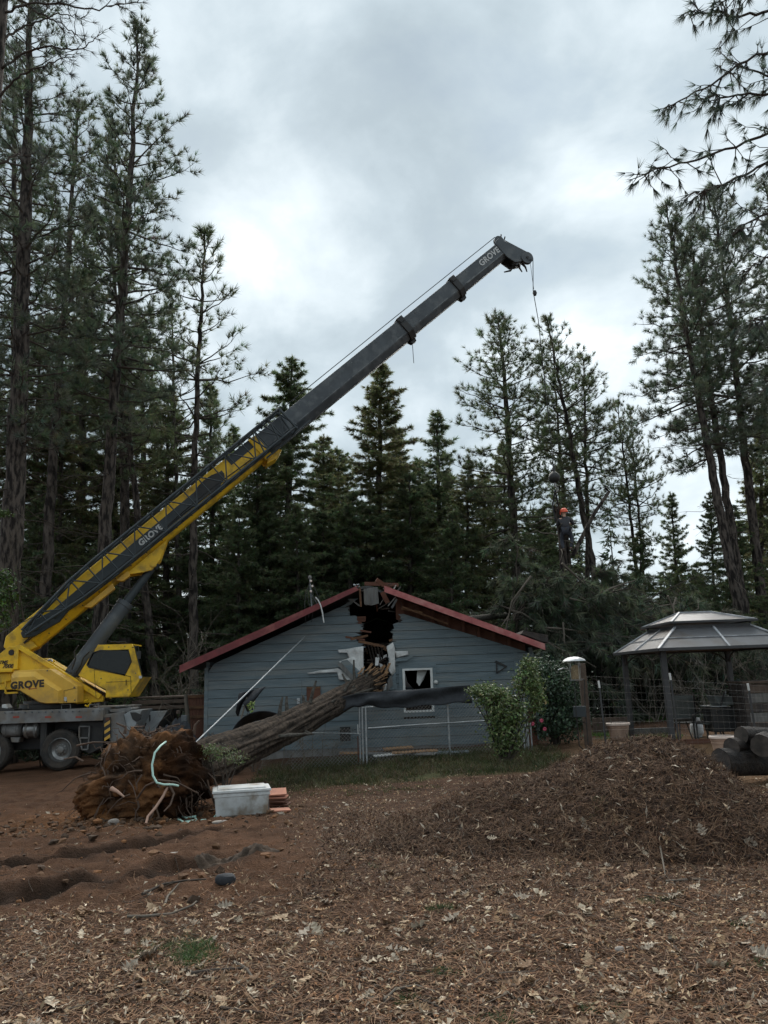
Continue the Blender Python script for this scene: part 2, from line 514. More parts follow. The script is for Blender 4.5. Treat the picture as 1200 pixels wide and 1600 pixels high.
M['dirt_red'] = mat('root_clay', (0.150, 0.070, 0.030), 0.95, (0.055, 0.030, 0.018), 3.0, bump=1.0, bs=9, c3=(0.04, 0.026, 0.019), n3=1.3, spec=0.15)
M['root'] = mat('root_bark', (0.11, 0.068, 0.045), 0.9, (0.06, 0.038, 0.028), 6)
M['copper'] = mat('pinkish_root', (0.42, 0.26, 0.19), 0.8)
M['orange'] = mat('orange_helmet', (0.85, 0.13, 0.06), 0.45)
M['jacket'] = mat('dark_jacket', (0.030, 0.030, 0.036), 0.8, (0.05, 0.05, 0.055), 9)
M['jeans'] = mat('dark_trousers', (0.045, 0.050, 0.065), 0.85, (0.03, 0.034, 0.045), 9)
M['skin'] = mat('skin', (0.48, 0.28, 0.20), 0.55)
M['glove'] = mat('pale_gloves', (0.5, 0.46, 0.38), 0.8)
M['boots'] = mat('boots', (0.05, 0.035, 0.025), 0.7)
def clear_glass():
    m_ = bpy.data.materials.new('cab_glass'); m_.use_nodes = True
    t = m_.node_tree; t.nodes.clear()
    o = t.nodes.new('ShaderNodeOutputMaterial'); tr = t.nodes.new('ShaderNodeBsdfTransparent'); g = t.nodes.new('ShaderNodeBsdfGlossy'); x = t.nodes.new('ShaderNodeMixShader'); f = t.nodes.new('ShaderNodeFresnel')
    tr.inputs[0].default_value = (.34, .37, .37, 1); g.inputs['Roughness'].default_value = .05; f.inputs[0].default_value = 1.5
    t.links.new(f.outputs[0], x.inputs[0]); t.links.new(tr.outputs[0], x.inputs[1]); t.links.new(g.outputs[0], x.inputs[2]); t.links.new(x.outputs[0], o.inputs[0])
    return m_
M['clear'] = clear_glass()
M['log_bark'] = mat('wet_log_bark', (0.012, 0.011, 0.011), 0.75, (0.040, 0.031, 0.026), 7, bump=1.0, bs=14, spec=0.35)
M['bird_seed'] = mat('bird_seed', (0.30, 0.23, 0.14), 0.9, (0.16, 0.11, 0.06), 40)
# ------------------------------------------------------------------ ground
def axis_lines(fine_lo, fine_hi, step, lo, hi, grow=1.18):
    a = list(np.arange(fine_lo, fine_hi + 1e-6, step))
    s = step; v = fine_hi
    while v < hi:
        s *= grow; v += s; a.append(v)
    s = step; v = fine_lo
    while v > lo:
        s *= grow; v -= s; a.insert(0, v)
    return np.array(a)
gx = axis_lines(-8, 8, 0.055, -400, 400)
gy1 = [1.0]
while gy1[-1] < 500:
    y = gy1[-1]
    gy1.append(y + (0.05 if y < 13 else 0.05 * (y / 13) ** 1.6))
gy = np.concatenate([np.array([-300, -120, -60, -30, -15, -8, -4, -2, -1, 0]), np.array(gy1)])
XX, YY = np.meshgrid(gx, gy, indexing='xy')
ZZ = gh(XX, YY)
P = np.stack([XX, YY, ZZ], -1)
ch = churn(XX, YY)
rd = rut_h(XX, YY)[1]
nz = fbm(XX * 1.3, YY * 1.3, 61)
nz2 = fbm(XX * 6, YY * 6, 63)
litter = np.array([0.105, 0.058, 0.036]); soil = np.array([0.135, 0.070, 0.040]); clay = np.array([0.23, 0.105, 0.042]); weed = np.array([0.085, 0.088, 0.038]); wet = np.array([0.030, 0.021, 0.016])
tan_ = np.array([0.25, 0.155, 0.085])
C = litter[None, None] * (1 + 0.9 * nz[..., None] + 0.8 * nz2[..., None])
k = np.clip(ch * 1.1 + 0.6 * nz, 0, 1)[..., None]
C = C * (1 - k) + k * soil * (1 + 0.9 * nz2[..., None] + 0.6 * nz[..., None])
cp = G(185, 1275)
k = (np.exp(-(((XX - cp[0]) / 1.5) ** 2 + ((YY - cp[1]) / 1.3) ** 2)) * np.clip(1.15 + 1.6 * nz, 0, 1))[..., None]
C = C * (1 - k) + k * clay * (1 + 0.9 * nz2[..., None])
wm = smooth(15.0, 15.8, YY + 1.0 * nz) * smooth(21.5, 21.0, YY) * smooth(-2.8, -1.5, XX) * smooth(4.2, 3.2, XX)
k = (wm * np.clip(0.7 + 1.6 * nz, 0, 1))[..., None]
C = C * (1 - k) + k * weed * (1 + 0.9 * nz2[..., None])
k = (smooth(3.6, 4.8, XX) * smooth(10.5, 12, YY) * smooth(22, 19, YY) * 0.8)[..., None]
C = C * (1 - k) + k * tan_ * (1 + 0.8 * nz2[..., None] + 0.6 * nz[..., None])
k = np.clip(rd * (0.75 + nz2), 0, 1)[..., None]
C = C * (1 - k) + k * wet
C = np.clip(C, 0.008, 0.5)
gm = mat('forest_floor', (1, 1, 1), 0.95, (0.62, 0.60, 0.58), 38, attr=True, bump=1.0, bs=60, spec=0.15, ramp=(0.3, 0.7))
ground = MB().sheet(P, C.reshape(-1, 3)).build('ground', gm, sm=180, colors=True)
tag(ground, 'brown yard floor of pine needles, leaves and churned soil', None, None, 'structure')

# ------------------------------------------------------------------ house
HY = 21.7
hx0 = W(319, 1120, HY)[0]; hx1 = W(840, 1100, HY)[0]
hb = gz(0.0, HY) - 0.05
house = thing('house', 'slate blue wooden house with red trim, its gable smashed open by a fallen tree', 'house', (hx0 * .5 + hx1 * .5, HY, hb))
RA = W(281, 1041, 21.1); RP = W(577, 908, 21.1); RB = W(851, 1007, 21.1)
mL = (RP[2] - RA[2]) / (RP[0] - RA[0]); mR = (RP[2] - RB[2]) / (RB[0] - RP[0])
xr = RP[0]; zr = RP[2]
def roof_z(x):
    return zr - np.where(x < xr, mL * (xr - x), mR * (x - xr))
def wall_top(x):
    x = np.asarray(x, float)
    lift = np.where(x > xr, np.interp(x, [xr, xr + 0.8, hx1], [0.62, 0.52, 0.30]), 0.27)
    return roof_z(x) - lift
def xz(px, py, Y=HY):
    p = W(px, py, Y); return p[0], p[2]
hole_l = [(900, 552), (935, 549), (948, 545), (962, 547), (975, 569), (988, 565), (1000, 551), (1006, 566), (1014, 561), (1030, 568), (1050, 568), (1062, 573), (1080, 585)]
hole_r = [(900, 620), (940, 630), (958, 629), (967, 627), (976, 616), (990, 615), (1000, 610), (1010, 615), (1020, 611), (1031, 607), (1058, 606), (1068, 604), (1080, 598)]
HL = np.array([[xz(b, a)[1], xz(b, a)[0]] for a, b in hole_l])[::-1]
HR = np.array([[xz(b, a)[1], xz(b, a)[0]] for a, b in hole_r])[::-1]
hole_bot = HL[0][0]
def hole(z):
    if z < hole_bot:
        return None
    return float(np.interp(z, HL[:, 0], HL[:, 1])), float(np.interp(z, HR[:, 0], HR[:, 1]))
wx0, wz1 = xz(629, 1045); wx1, wz0 = xz(678, 1112)
BH = 0.238
zb = hb + 0.14
row = 0
zt = float(wall_top(xr - 0.3))
while zb < zt + 0.3:
    z0, z1 = zb, zb + BH - 0.012
    zc = 0.5 * (z0 + z1)
    # extent under the gable
    def clipx(z):
        xs = np.linspace(hx0 + 0.10, hx1 - 0.10, 400)
        ok = wall_top(xs) > z
        if not ok.any():
            return None
        return xs[ok][0], xs[ok][-1]
    a = clipx(z0); b = clipx(z1)
    if a is None:
        break
    if b is None:
        b = (xr - 0.02, xr + 0.02)
    cuts = []
    h = hole(zc)
    if h:
        cuts.append((h[0], h[1], True))
    if z1 > wz0 - 0.02 and z0 < wz1 + 0.02:
        cuts.append((wx0 - 0.02, wx1 + 0.02, False))
    cuts.sort()
    segs = []; cur = (a[0], b[0], False)
    for c0, c1, jag in cuts:
        segs.append((cur, (c0, c0, jag)))
        cur = (c1, c1, jag)
    segs.append((cur, (a[1], b[1], False)))
    for (l0, l1, lj), (r0, r1, rj) in segs:
        if r0 - l0 < 0.06 and r1 - l1 < 0.02:
            continue
        # butt joints
        joints = []
        if r0 - l0 > 3.0:
            joints = [l0 + (r0 - l0) * random.uniform(0.3, 0.7)]
        edges = [(l0, l1, lj)] + [(j, j, False) for j in joints] + [(r0, r1, rj)]
        for q in range(len(edges) - 1):
            (p0, p1, pj), (q0, q1, qj) = edges[q], edges[q + 1]
            poly = []
            def zt_(f):
                return z0 + (z1 - z0) * f
            def jag(x, s):
                fs = sorted([random.random() for _ in range(random.randint(3, 6))])
                o_ = []
                for ii, f in enumerate([0.0] + fs + [1.0]):
                    amp = random.expovariate(1 / .055) if ii % 2 else random.uniform(-.02, .14)
                    o_.append((x + s * (-amp) if ii % 2 == 0 else x + s * min(amp, .30), zt_(f)))
                return o_
            if pj:
                poly += jag(p0, -1)[::-1]
            else:
                poly += [(p1 + .002, z1), (p0 + .002, z0)]
            if qj:
                poly += jag(q0, 1)
            else:
                poly += [(q0 - .002, z0), (q1 - .002, z1)]
            pts = [(x, HY - 0.030 + 0.009 * (z - z0) / BH + random.uniform(-.001, .001), z) for x, z in poly]
            MB().prism(pts, (0, 0.03, 0)).build('siding_board', M['siding'], house)
    zb += BH
    row += 1
# corner boards, foundation, shell
MB().box((hx0, HY - 0.036, hb + .2), (hx0 + 0.10, HY + 0.10, float(wall_top(hx0)) - .0)).build('corner_board', M['siding'], house)
MB().box((hx1 - 0.10, HY - 0.036, hb + .2), (hx1, HY + 0.10, float(wall_top(hx1)))).build('corner_board', M['siding'], house)
tx = xz(806, 1040)[0]
MB().box((tx - .06, HY - 0.044, hb + .3), (tx + .06, HY - 0.028, float(wall_top(tx)) - .03)).build('wall_batten', M['siding'], house)
MB().box((hx0 + .02, HY - 0.01, hb - .3), (hx1 - .02, HY + 0.20, hb + 0.136)).build('foundation', M['concrete'], house)
HB = HY + 11.5
sh = MB()
sh.box((hx0 + .01, HY + .10, hb), (hx0 + .12, HB, float(roof_z(hx0)) - .12))
sh.box((hx1 - .12, HY + .10, hb), (hx1 - .01, HB, float(roof_z(hx1)) - .12))
sh.prism([(hx0 + .12, HB - .1, hb), (hx1 - .12, HB - .1, hb), (hx1 - .12, HB - .1, float(roof_z(hx1 - .12)) - .12), (xr, HB - .1, zr - .12), (hx0 + .12, HB - .1, float(roof_z(hx0 + .12)) - .12)], (0, .1, 0))
sh.build('side_wall', M['siding'], house)
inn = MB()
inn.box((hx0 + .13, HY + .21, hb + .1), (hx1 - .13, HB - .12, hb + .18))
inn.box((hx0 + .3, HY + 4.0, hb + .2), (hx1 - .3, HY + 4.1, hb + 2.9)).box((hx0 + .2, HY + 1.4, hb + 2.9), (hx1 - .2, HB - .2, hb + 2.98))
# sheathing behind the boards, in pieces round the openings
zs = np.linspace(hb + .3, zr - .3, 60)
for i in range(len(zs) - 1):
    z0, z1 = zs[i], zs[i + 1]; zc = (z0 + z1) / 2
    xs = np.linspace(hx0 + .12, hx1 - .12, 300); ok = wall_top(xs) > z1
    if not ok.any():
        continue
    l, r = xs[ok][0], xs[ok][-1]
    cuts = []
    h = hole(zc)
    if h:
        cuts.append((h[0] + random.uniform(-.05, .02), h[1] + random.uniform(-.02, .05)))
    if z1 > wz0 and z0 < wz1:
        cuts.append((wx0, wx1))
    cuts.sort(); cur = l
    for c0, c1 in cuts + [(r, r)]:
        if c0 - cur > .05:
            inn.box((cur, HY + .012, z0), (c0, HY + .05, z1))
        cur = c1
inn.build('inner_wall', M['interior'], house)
# roof slabs with a torn gap at the ridge
FY = 21.1
def slab(name, x0, x1, mt, tk=0.10, jag=None, ylo=FY, yhi=HB + .4, m_=M['shingle']):
    P = []
    for x in (x0, x1):
        z = float(roof_z(x))
        P.append((x, z))
    p0, p1 = P
    b = MB()
    poly = [(p0[0], ylo, p0[1]), (p1[0], ylo, p1[1]), (p1[0], yhi, p1[1]), (p0[0], yhi, p0[1])]
    b.prism(poly, (0, 0, -tk))
    return b
gl_, gr_ = xz(560, 918, FY)[0], xz(600, 906, FY)[0]
b = MB()
x0 = RA[0]
def rz(x): return float(roof_z(x))
def tornslab(x0, x1, flip):
    # front edge is whole up to the gap, then steps back raggedly toward the ridge
    xs = np.linspace(x0, x1, 16)
    front = []
    for x in xs:
        d = abs(x - (xr + 0.25))
        yb = FY if d > 0.62 else FY + (0.62 - d) * 2.6 + random.uniform(-.12, .12)
        front.append((x, max(FY, yb)))
    V = [(x, y, rz(x)) for x, y in front] + [(x, HB + .4, rz(x)) for x, y in front]
    V2 = [(a, b_, c - .07) for a, b_, c in V]
    n = len(xs); F = []
    for i in range(n - 1):
        F += [[i, i + 1, n + i + 1, n + i], [2 * n + i, 2 * n + n + i, 2 * n + n + i + 1, 2 * n + i + 1], [i, 2 * n + i, 2 * n + i + 1, i + 1], [n + i, n + i + 1, 3 * n + i + 1, 3 * n + i]]
    F += [[0, n, 3 * n, 2 * n], [n - 1, 3 * n - 1, 4 * n - 1, 2 * n - 1]]
    return MB().add(V + V2, F)
tornslab(RA[0], xr - .004, 0).build('roof', M['shingle'], house)
tornslab(xr + .004, RB[0] + .05, 1).build('roof', M['shingle'], house)
# soffit boards: planks under the overhang, running across it
for side, xa, xb in ((0, RA[0] + .05, gl_ - .05), (1, gr_ + .25, RB[0] - .05)):
    n = int((xb - xa) / 0.42)
    for i in range(n):
        u0 = xa + (xb - xa) * i / n; u1 = xa + (xb - xa) * (i + 1) / n - .012
        MB().prism([(u0, FY + .05, rz(u0) - .105), (u1, FY + .05, rz(u1) - .105), (u1, HY + .25, rz(u1) - .105), (u0, HY + .25, rz(u0) - .105)], (0, 0, .03)).build('soffit_board', M['brown_board'] if side else M['dark_wood'], house)  # left boards take the dark wood to stand for the shadow gap there
# fascia boards
def fascia(xa, xb, mt, h=0.20, dy=0, jag=0):
    pa, pb = rz(xa) + .02, rz(xb) + .02
    poly = [(xa, FY - .03 - dy, pa), (xa, FY - .03 - dy, pa - h)]
    if jag:
        poly += [(xb - .10, FY - .03 - dy, pb - h + .02), (xb + .03, FY - .03 - dy, pb - h * .6), (xb - .06, FY - .03 - dy, pb - h * .35), (xb, FY - .03 - dy, pb)]
    else:
        poly += [(xb, FY - .03 - dy, pb - h), (xb, FY - .03 - dy, pb)]
    MB().prism(poly, (0, .045, 0)).build('fascia_board', mt, house)
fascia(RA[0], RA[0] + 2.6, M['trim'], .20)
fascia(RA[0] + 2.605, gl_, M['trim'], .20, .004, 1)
fascia(gr_, gr_ + 2.35, M['trim_lit'], .17)
fascia(gr_ + 2.355, RB[0], M['trim_lit'], .17, .004)
# broken framing at the ridge
fr = lambda px0, py0, px1, py1, w, h, Y0, Y1, m_, nm: MB().bar(W(px0, py0, Y0), W(px1, py1, Y1), w, h, up=(0, 1, 0)).build(nm, m_, house, bevel=None)
fr(562, 917, 564, 948, .05, .10, 21.25, 21.3, M['raw_wood'], 'rafter')
fr(597, 925, 606, 942, .13, .04, 21.35, 21.4, M['brown_board'], 'rafter')
MB().prism([W(568, 920, 21.3), W(590, 917, 21.3), W(592, 943, 21.28), (W(580, 946, 21.29)), W(569, 944, 21.3)], (0, .04, 0)).build('vent_panel', M['grey_board'], house)
for a_ in ((574, 919, 575, 945), (581, 918, 582, 946), (587, 917.5, 588, 944)):
    fr(a_[0], a_[1], a_[2], a_[3], .012, .012, 21.27, 21.25, M['boom_lite'], 'vent_rib')
fr(628, 948, 700, 975, .05, .09, 21.35, 21.6, M['raw_wood'], 'rafter')
fr(627, 951, 660, 957, .04, .10, 21.5, 21.5, M['split_wood'], 'rafter')
fr(548, 936, 562, 947, .04, .05, 21.4, 21.4, M['grey_board'], 'rafter')
fr(570, 912, 622, 914, .10, .05, 21.3, 21.8, M['brown_board'], 'ridge_beam')
fr(588, 906, 615, 925, .12, .05, 21.2, 21.5, M['brown_board'], 'ridge_beam')
fr(606, 947, 623, 927, .03, .02, 21.2, 21.2, M['grey_board'], 'splinter')
fr(612, 950, 620, 936, .06, .02, 21.4, 21.3, M['boom_lite'], 'splinter')
for i in range(5):
    MB().box(W(546 + i % 2, 966 + i * 2.6 - 2.1, 21.72), W(568 + random.uniform(-3, 4), 966 + i * 2.6, 21.69)).build('lath', M['brown_board'], house)
# gable framing seen through the gap on the right, above the boards
gf = MB()
for xx in np.arange(gr_ + .45, hx1 - .4, 0.42):
    MB().box((xx, HY + .05, float(wall_top(xx)) - .2), (xx + .09, HY + .14, rz(xx) - .13)).build('stud', M['brown_board'], house)
MB().prism([(gr_ + .3, HY + .16, float(wall_top(gr_ + .3)) - .2), (hx1 - .2, HY + .16, float(wall_top(hx1 - .2)) - .1), (hx1 - .2, HY + .16, rz(hx1 - .2) - .12), (gr_ + .3, HY + .16, rz(gr_ + .3) - .12)], (0, .02, 0)).build('gable_lining', M['brown_board'], house)
# wreckage in the opening
for i in range(26):
    px = random.uniform(568, 606); py = random.uniform(1008, 1062)
    ang = random.uniform(-1.2, 1.2) + (0.7 if i % 3 else -.4); ln = random.uniform(8, 22)
    fr(px - ln * math.cos(ang) * .5, py - ln * math.sin(ang) * .5, px + ln * math.cos(ang) * .5, py + ln * math.sin(ang) * .5, random.uniform(.01, .06), random.uniform(.01, .08), 21.7 + random.uniform(.05, .5), 21.7 + random.uniform(.05, .5), M[random.choice(['raw_wood', 'interior', 'brown_board', 'dark_wood', 'interior', 'split_wood', 'dark_wood'])], 'broken_board')
for i in range(5):
    py = 1010 + i * 12
    fr(575 + 5 * i, 1008, 590 + 4 * i, 1066, .04, .09, 22.0, 22.0, M['interior'], 'stud')
for px, py, qx, qy, w in ((540, 995, 570, 1000, .05), (560, 1002, 600, 1010, .07), (548, 999, 575, 993, .06), (608, 1001, 622, 998, .06), (600, 1012, 612, 1020, .10), (563, 985, 580, 988, .05)):
    fr(px, py, qx, qy, w, .03, 21.66, 21.75, M['raw_wood'] if w > .05 else M['brown_board'], 'broken_board')
for i in range(16):
    px = random.uniform(562, 628); py = random.uniform(914, 960)
    ang = random.uniform(-1.5, 1.5); ln = random.uniform(6, 20)
    fr(px - ln * math.cos(ang) * .5, py - ln * math.sin(ang) * .5, px + ln * math.cos(ang) * .5, py + ln * math.sin(ang) * .5, random.uniform(.015, .05), random.uniform(.02, .07), 21.3 + random.uniform(0, .5), 21.5 + random.uniform(0, .6), M[random.choice(['raw_wood', 'interior', 'brown_board', 'dark_wood', 'grey_board', 'dark_wood'])], 'splinter')
ins_b = MB()
for i in range(9):
    px = random.uniform(586, 608); py = random.uniform(1012, 1040)
    q_ = W(px, py, 21.75 + random.uniform(0, .3)); d_ = np.array([random.uniform(-.1, .1), random.uniform(-.08, .02), random.uniform(-.25, -.1)])
    ins_b.prism([q_, q_ + np.array([.10, 0, random.uniform(-.05, .05)]), q_ + np.array([.09, 0, 0]) + d_, q_ + d_], (0, .03, 0))
tag(ins_b.build('torn_insulation', M['wrap'], house), kind='stuff')
# torn white wrap and loose bent boards beside the hole
import bmesh
def flap(pix, Y, mt, name, th=.012, bulge=.09):
    bm = bmesh.new()
    soft = mt is M['wrap']
    vs = [bm.verts.new(W(a, b_, Y)) for a, b_ in [(q[0], q[1]) for q in pix]]
    f = bm.faces.new(vs)
    bmesh.ops.triangulate(bm, faces=[f])
    if soft:
        bmesh.ops.subdivide_edges(bm, edges=bm.edges[:], cuts=4, use_grid_fill=True)
    for v in bm.verts:
        n_ = float(fbm(v.co.x * 4 + Y, v.co.z * 4, 88)); n2_ = float(fbm(v.co.x * 11, v.co.z * 11, 89))
        if soft:
            v.co.y -= .05 + bulge * (1.4 * n_ + .5 * n2_); v.co.x += .03 * n2_; v.co.z += .03 * n_
        else:
            v.co.y -= .12 * abs(n_) + .2 * (v.co.x - vs[0].co.x) * .25
    o_ = np.array(ORG[house])
    for v in bm.verts:
        v.co -= Vector(o_)
    me = bpy.data.meshes.new(name); bm.to_mesh(me); bm.free()
    me.polygons.foreach_set('use_smooth', np.full(len(me.polygons), soft))
    me.materials.append(mt)
    ob = bpy.data.objects.new(name, me); COL.objects.link(ob); ob.parent = house; ORG[ob] = o_
    so_ = ob.modifiers.new('thickness', 'SOLIDIFY'); so_.thickness = th if not soft else .006
    return ob
flap([(528, 1016), (540, 1014), (556, 1012), (568, 1010), (568, 1056), (558, 1052), (551, 1040), (553, 1024), (546, 1020), (530, 1020)], HY - .04, M['wrap'], 'torn_wrap')
flap([(529, 1034), (553, 1026), (568, 1052), (566, 1058), (552, 1046)], HY - .06, M['wrap'], 'torn_wrap')
flap([(533, 1030), (543, 1031), (570, 1056), (562, 1062), (548, 1060), (531, 1036)], HY - .10, M['siding'], 'bent_board')
flap([(527, 1038), (534, 1036), (558, 1062), (552, 1066)], HY - .14, M['grey_board'], 'bent_board')
flap([(480, 1051), (528, 1044), (548, 1056), (556, 1064), (530, 1062), (527, 1050), (482, 1053)], HY - .045, M['wrap'], 'torn_wrap')
flap([(604, 1010), (614, 1004), (617, 1012), (616, 1032), (618, 1050), (613, 1056), (607, 1048), (608, 1030)], HY - .05, M['wrap'], 'torn_wrap')
flap([(617, 1018), (637, 1017), (638, 1023), (620, 1028)], HY - .05, M['wrap'], 'torn_wrap')
flap([(615, 1034), (622, 1028), (646, 1025), (636, 1032)], HY - .09, M['siding'], 'bent_board')
flap([(610, 1060), (618, 1051), (620, 1076), (600, 1080)], HY - .10, M['siding'], 'bent_board')
flap([(606, 1064), (612, 1054), (614, 1070), (604, 1082)], HY - .14, M['grey_board'], 'bent_board')
flap([(598, 1072), (604, 1068), (603, 1078), (599, 1080)], HY - .16, M['wrap'], 'torn_wrap')
flap([(486, 948), (487, 947), (490, 953), (488, 954)], HY - .05, M['white'], 'torn_wrap')
# window
fw = MB()
o_ = 0.075
fw.box((wx0 - .01, HY - .055, wz0), (wx0 + .055, HY + .03, wz1)); fw.box((wx1 - .055, HY - .055, wz0), (wx1 + .01, HY + .03, wz1))
fw.box((wx0 + .055, HY - .055, wz1 - .055), (wx1 - .055, HY + .03, wz1)); fw.box((wx0 + .055, HY - .055, wz0), (wx1 - .055, HY + .03, wz0 + .055))
win = fw.build('window', M['white'], house, bevel=.004)
zm = (wz0 + wz1) / 2
MB().box((wx0 + .056, HY - .03, zm - .02), (wx1 - .056, HY + .02, zm + .02)).build('meeting_rail', M['white'], win)
MB().box((wx0 + .056, HY + .0, wz0 + .056), (wx1 - .056, HY + .006, zm - .021)).build('pane', M['glass'], win)
MB().prism([(wx0 + .056, HY + .01, zm + .021), (wx0 + .3, HY + .01, zm + .021), (wx0 + .12, HY + .01, zm + .22), (wx0 + .056, HY + .01, wz1 - .056)], (0, .006, 0)).build('pane', M['glass'], win)
MB().prism([W(652, 1046, HY + .15), W(668, 1046, HY + .2), W(662, 1062, HY + .2), W(655, 1072, HY + .12), W(651, 1066, HY + .12)], (0, .01, 0)).build('torn_curtain', M['wrap'], win)
for (a_, b_) in (((wx0 - .11, wz0 - .11), (wx0 - .012, wz1 + .11)), ((wx1 + .012, wz0 - .11), (wx1 + .11, wz1 + .11)), ((wx0 - .012, wz1 + .002), (wx1 + .012, wz1 + .11)), ((wx0 - .012, wz0 - .11), (wx1 + .012, wz0 - .002))):
    MB().box((a_[0], HY - .046, a_[1]), (b_[0], HY - .02, b_[1])).build('window_trim', M['siding'], house)
MB().lathe([(.0, 0), (.05, 0), (.06, .03), (.04, .07), (0, .08)], W(681, 1066, HY - .05), (0, -1, 0), 12).build('wall_lamp', M['white'], house, sm=60)
# hatch, meter box, crawl vent, bracket
h0, h1 = W(479, 1076, HY - .06), W(501, 1094, HY - .035)
MB().box(h0, h1).build('hatch', M['brown_board'], house, bevel=.004)
MB().box(W(479, 1073.5, HY - .07), W(501, 1076, HY - .03)).build('hatch_trim', M['raw_wood'], house)
MB().box(W(464, 1091, HY - .12), W(469, 1100, HY - .03)).build('meter_box', M['galv'], house, bevel=.006)
cv = MB().box(W(529, 1134, HY - .06), W(550, 1160, HY - .034)).build('crawl_vent', M['siding'], house)
MB().box(W(531, 1136, HY - .064), W(548, 1158, HY - .061)).build('vent_screen', M['black'], cv)
br = MB().bar(W(774, 1033, HY - .05), W(792, 1042, HY - .05), .05, .05).bar(W(776, 1035, HY - .05), W(776, 1052, HY - .05), .03, .03).bar(W(776, 1052, HY - .05), W(790, 1042, HY - .05), .03, .03)
br.build('wall_bracket', M['black'], house)
# service mast with its torn wires, on the roof
mast = MB()
mt_, mb_ = W(484, 903, 22.2), W(487, 948, 22.2)
mast.tube([mb_, mt_], .02, 8).tube([W(487, 930, 22.2), W(496, 944, 22.4)], .012, 6)
mst = mast.build('service_mast', M['boom_lite'], house, sm=40)
MB().lathe([(0, 0), (.05, 0), (.055, .04), (.04, .08), (0, .10)], mt_ - np.array([0, 0, .02]), (0, 0, 1), 12).build('weather_cap', M['grey_board'], mst, sm=50)
for i in range(3):
    MB().lathe([(.02, 0), (.035, .01), (.035, .035), (.02, .05)], W(486 + 2 * (i % 2), 908 + i * 8, 22.17), (0, -1, 0), 8).build('insulator', M['pot_rim'], mst, sm=40)
wr = MB()
for (pts) in ([(489, 912), (494, 925), (499, 936), (504, 952), (506, 974)], [(483, 912), (480, 930), (484, 948), (482, 965)], [(486, 915), (490, 935), (488, 960), (487, 972)], [(485, 910), (478, 926), (476, 945), (478, 975)]):
    wr.tube([W(a, b_, 21.4 - .02 * i) for i, (a, b_) in enumerate(pts)], .009, 5)
wr.build('wire', M['black'], mst)
MB().tube([W(a, b_, 21.0) for a, b_ in ((493, 933), (497, 938), (501, 946), (504, 958), (506, 973))], .02, 6).build('hanging_cable', M['white'], mst, sm=60)
# lifted edge of the right-hand eave, with dark debris along it
MB().prism([W(818, 985, 21.5), W(856, 992, 21.6), W(857, 1004, 21.6), W(846, 1002, 21.6), W(815, 990, 21.5)], (0, 1.2, 0)).build('gutter_debris', M['dark_wood'], house)

# ------------------------------------------------------------------ needle mound
mx = np.linspace(-.6, 6.2, 150); my = np.linspace(6.2, 11.6, 130)
X2, Y2 = np.meshgrid(mx, my)
mh = mound_h(X2, Y2)
Z2 = base_h(X2, Y2) + mh
Z2 = np.where(mh > .02, np.maximum(Z2, gh(X2, Y2) + .001), gh(X2, Y2) - .06)
mC = np.array([0.058, 0.036, 0.026]) * (1 + 1.0 * fbm(X2 * 7, Y2 * 7, 71)[..., None] + .8 * fbm(X2 * 1.5, Y2 * 1.5, 73)[..., None])
mp_ = (3.0, 9.0, float(base_h(3.0, 9.0)))
mound = thing('debris_mound', 'waist high mound of raked pine needles and wood chips in the front yard', 'mound', mp_)
MB().sheet(np.stack([X2, Y2, Z2], -1), np.clip(mC, .01, .4).reshape(-1, 3)).build('mound_body', gm, mound, sm=180, colors=True)
# ------------------------------------------------------------------ mobile crane
CY = 22.4                                     # near side of the carrier
cg = gz(W(97, 1195, CY)[0], CY)
crane = thing('mobile_crane', 'yellow mobile crane with a long grey telescopic boom raised over the house', 'crane', (W(97, 1195, CY + 1.2)[0], CY + 1.2, cg))
def cp_(pix, Y, dy, name, mt, par=None, bevel=.012, sm=None):
    par = par or crane
    return MB().prism([W(a, b_, Y) for a, b_ in pix], (0, dy, 0)).build(name, mt, par, bevel=bevel, sm=sm)
def lettering(txt, size, p, ax, up, mt, par, name='lettering', shear=0.0, depth=.004, bold=.0, space=1.0):
    cu = bpy.data.curves.new(name, 'FONT')
    cu.body = txt; cu.size = size; cu.align_x = 'CENTER'; cu.align_y = 'CENTER'; cu.extrude = depth; cu.shear = shear; cu.offset = bold; cu.space_character = space
    tmp = bpy.data.objects.new(name, cu)
    COL.objects.link(tmp)
    dg = bpy.context.evaluated_depsgraph_get()
    me = bpy.data.meshes.new_from_object(tmp.evaluated_get(dg))
    bpy.data.objects.remove(tmp)
    ob = bpy.data.objects.new(name, me)
    COL.objects.link(ob)
    me.materials.clear(); me.materials.append(mt)
    ax = Vector(nrm(ax)); up = Vector(nrm(np.asarray(up) - np.dot(up, nrm(ax)) * nrm(ax))); n = ax.cross(up)
    p = Vector(p) - Vector(ORG[par])
    ob.parent = par
    ob.matrix_local = Matrix(((ax[0], up[0], n[0], p[0]), (ax[1], up[1], n[1], p[1]), (ax[2], up[2], n[2], p[2]), (0, 0, 0, 1)))
    ORG[ob] = ORG[par]
    return ob
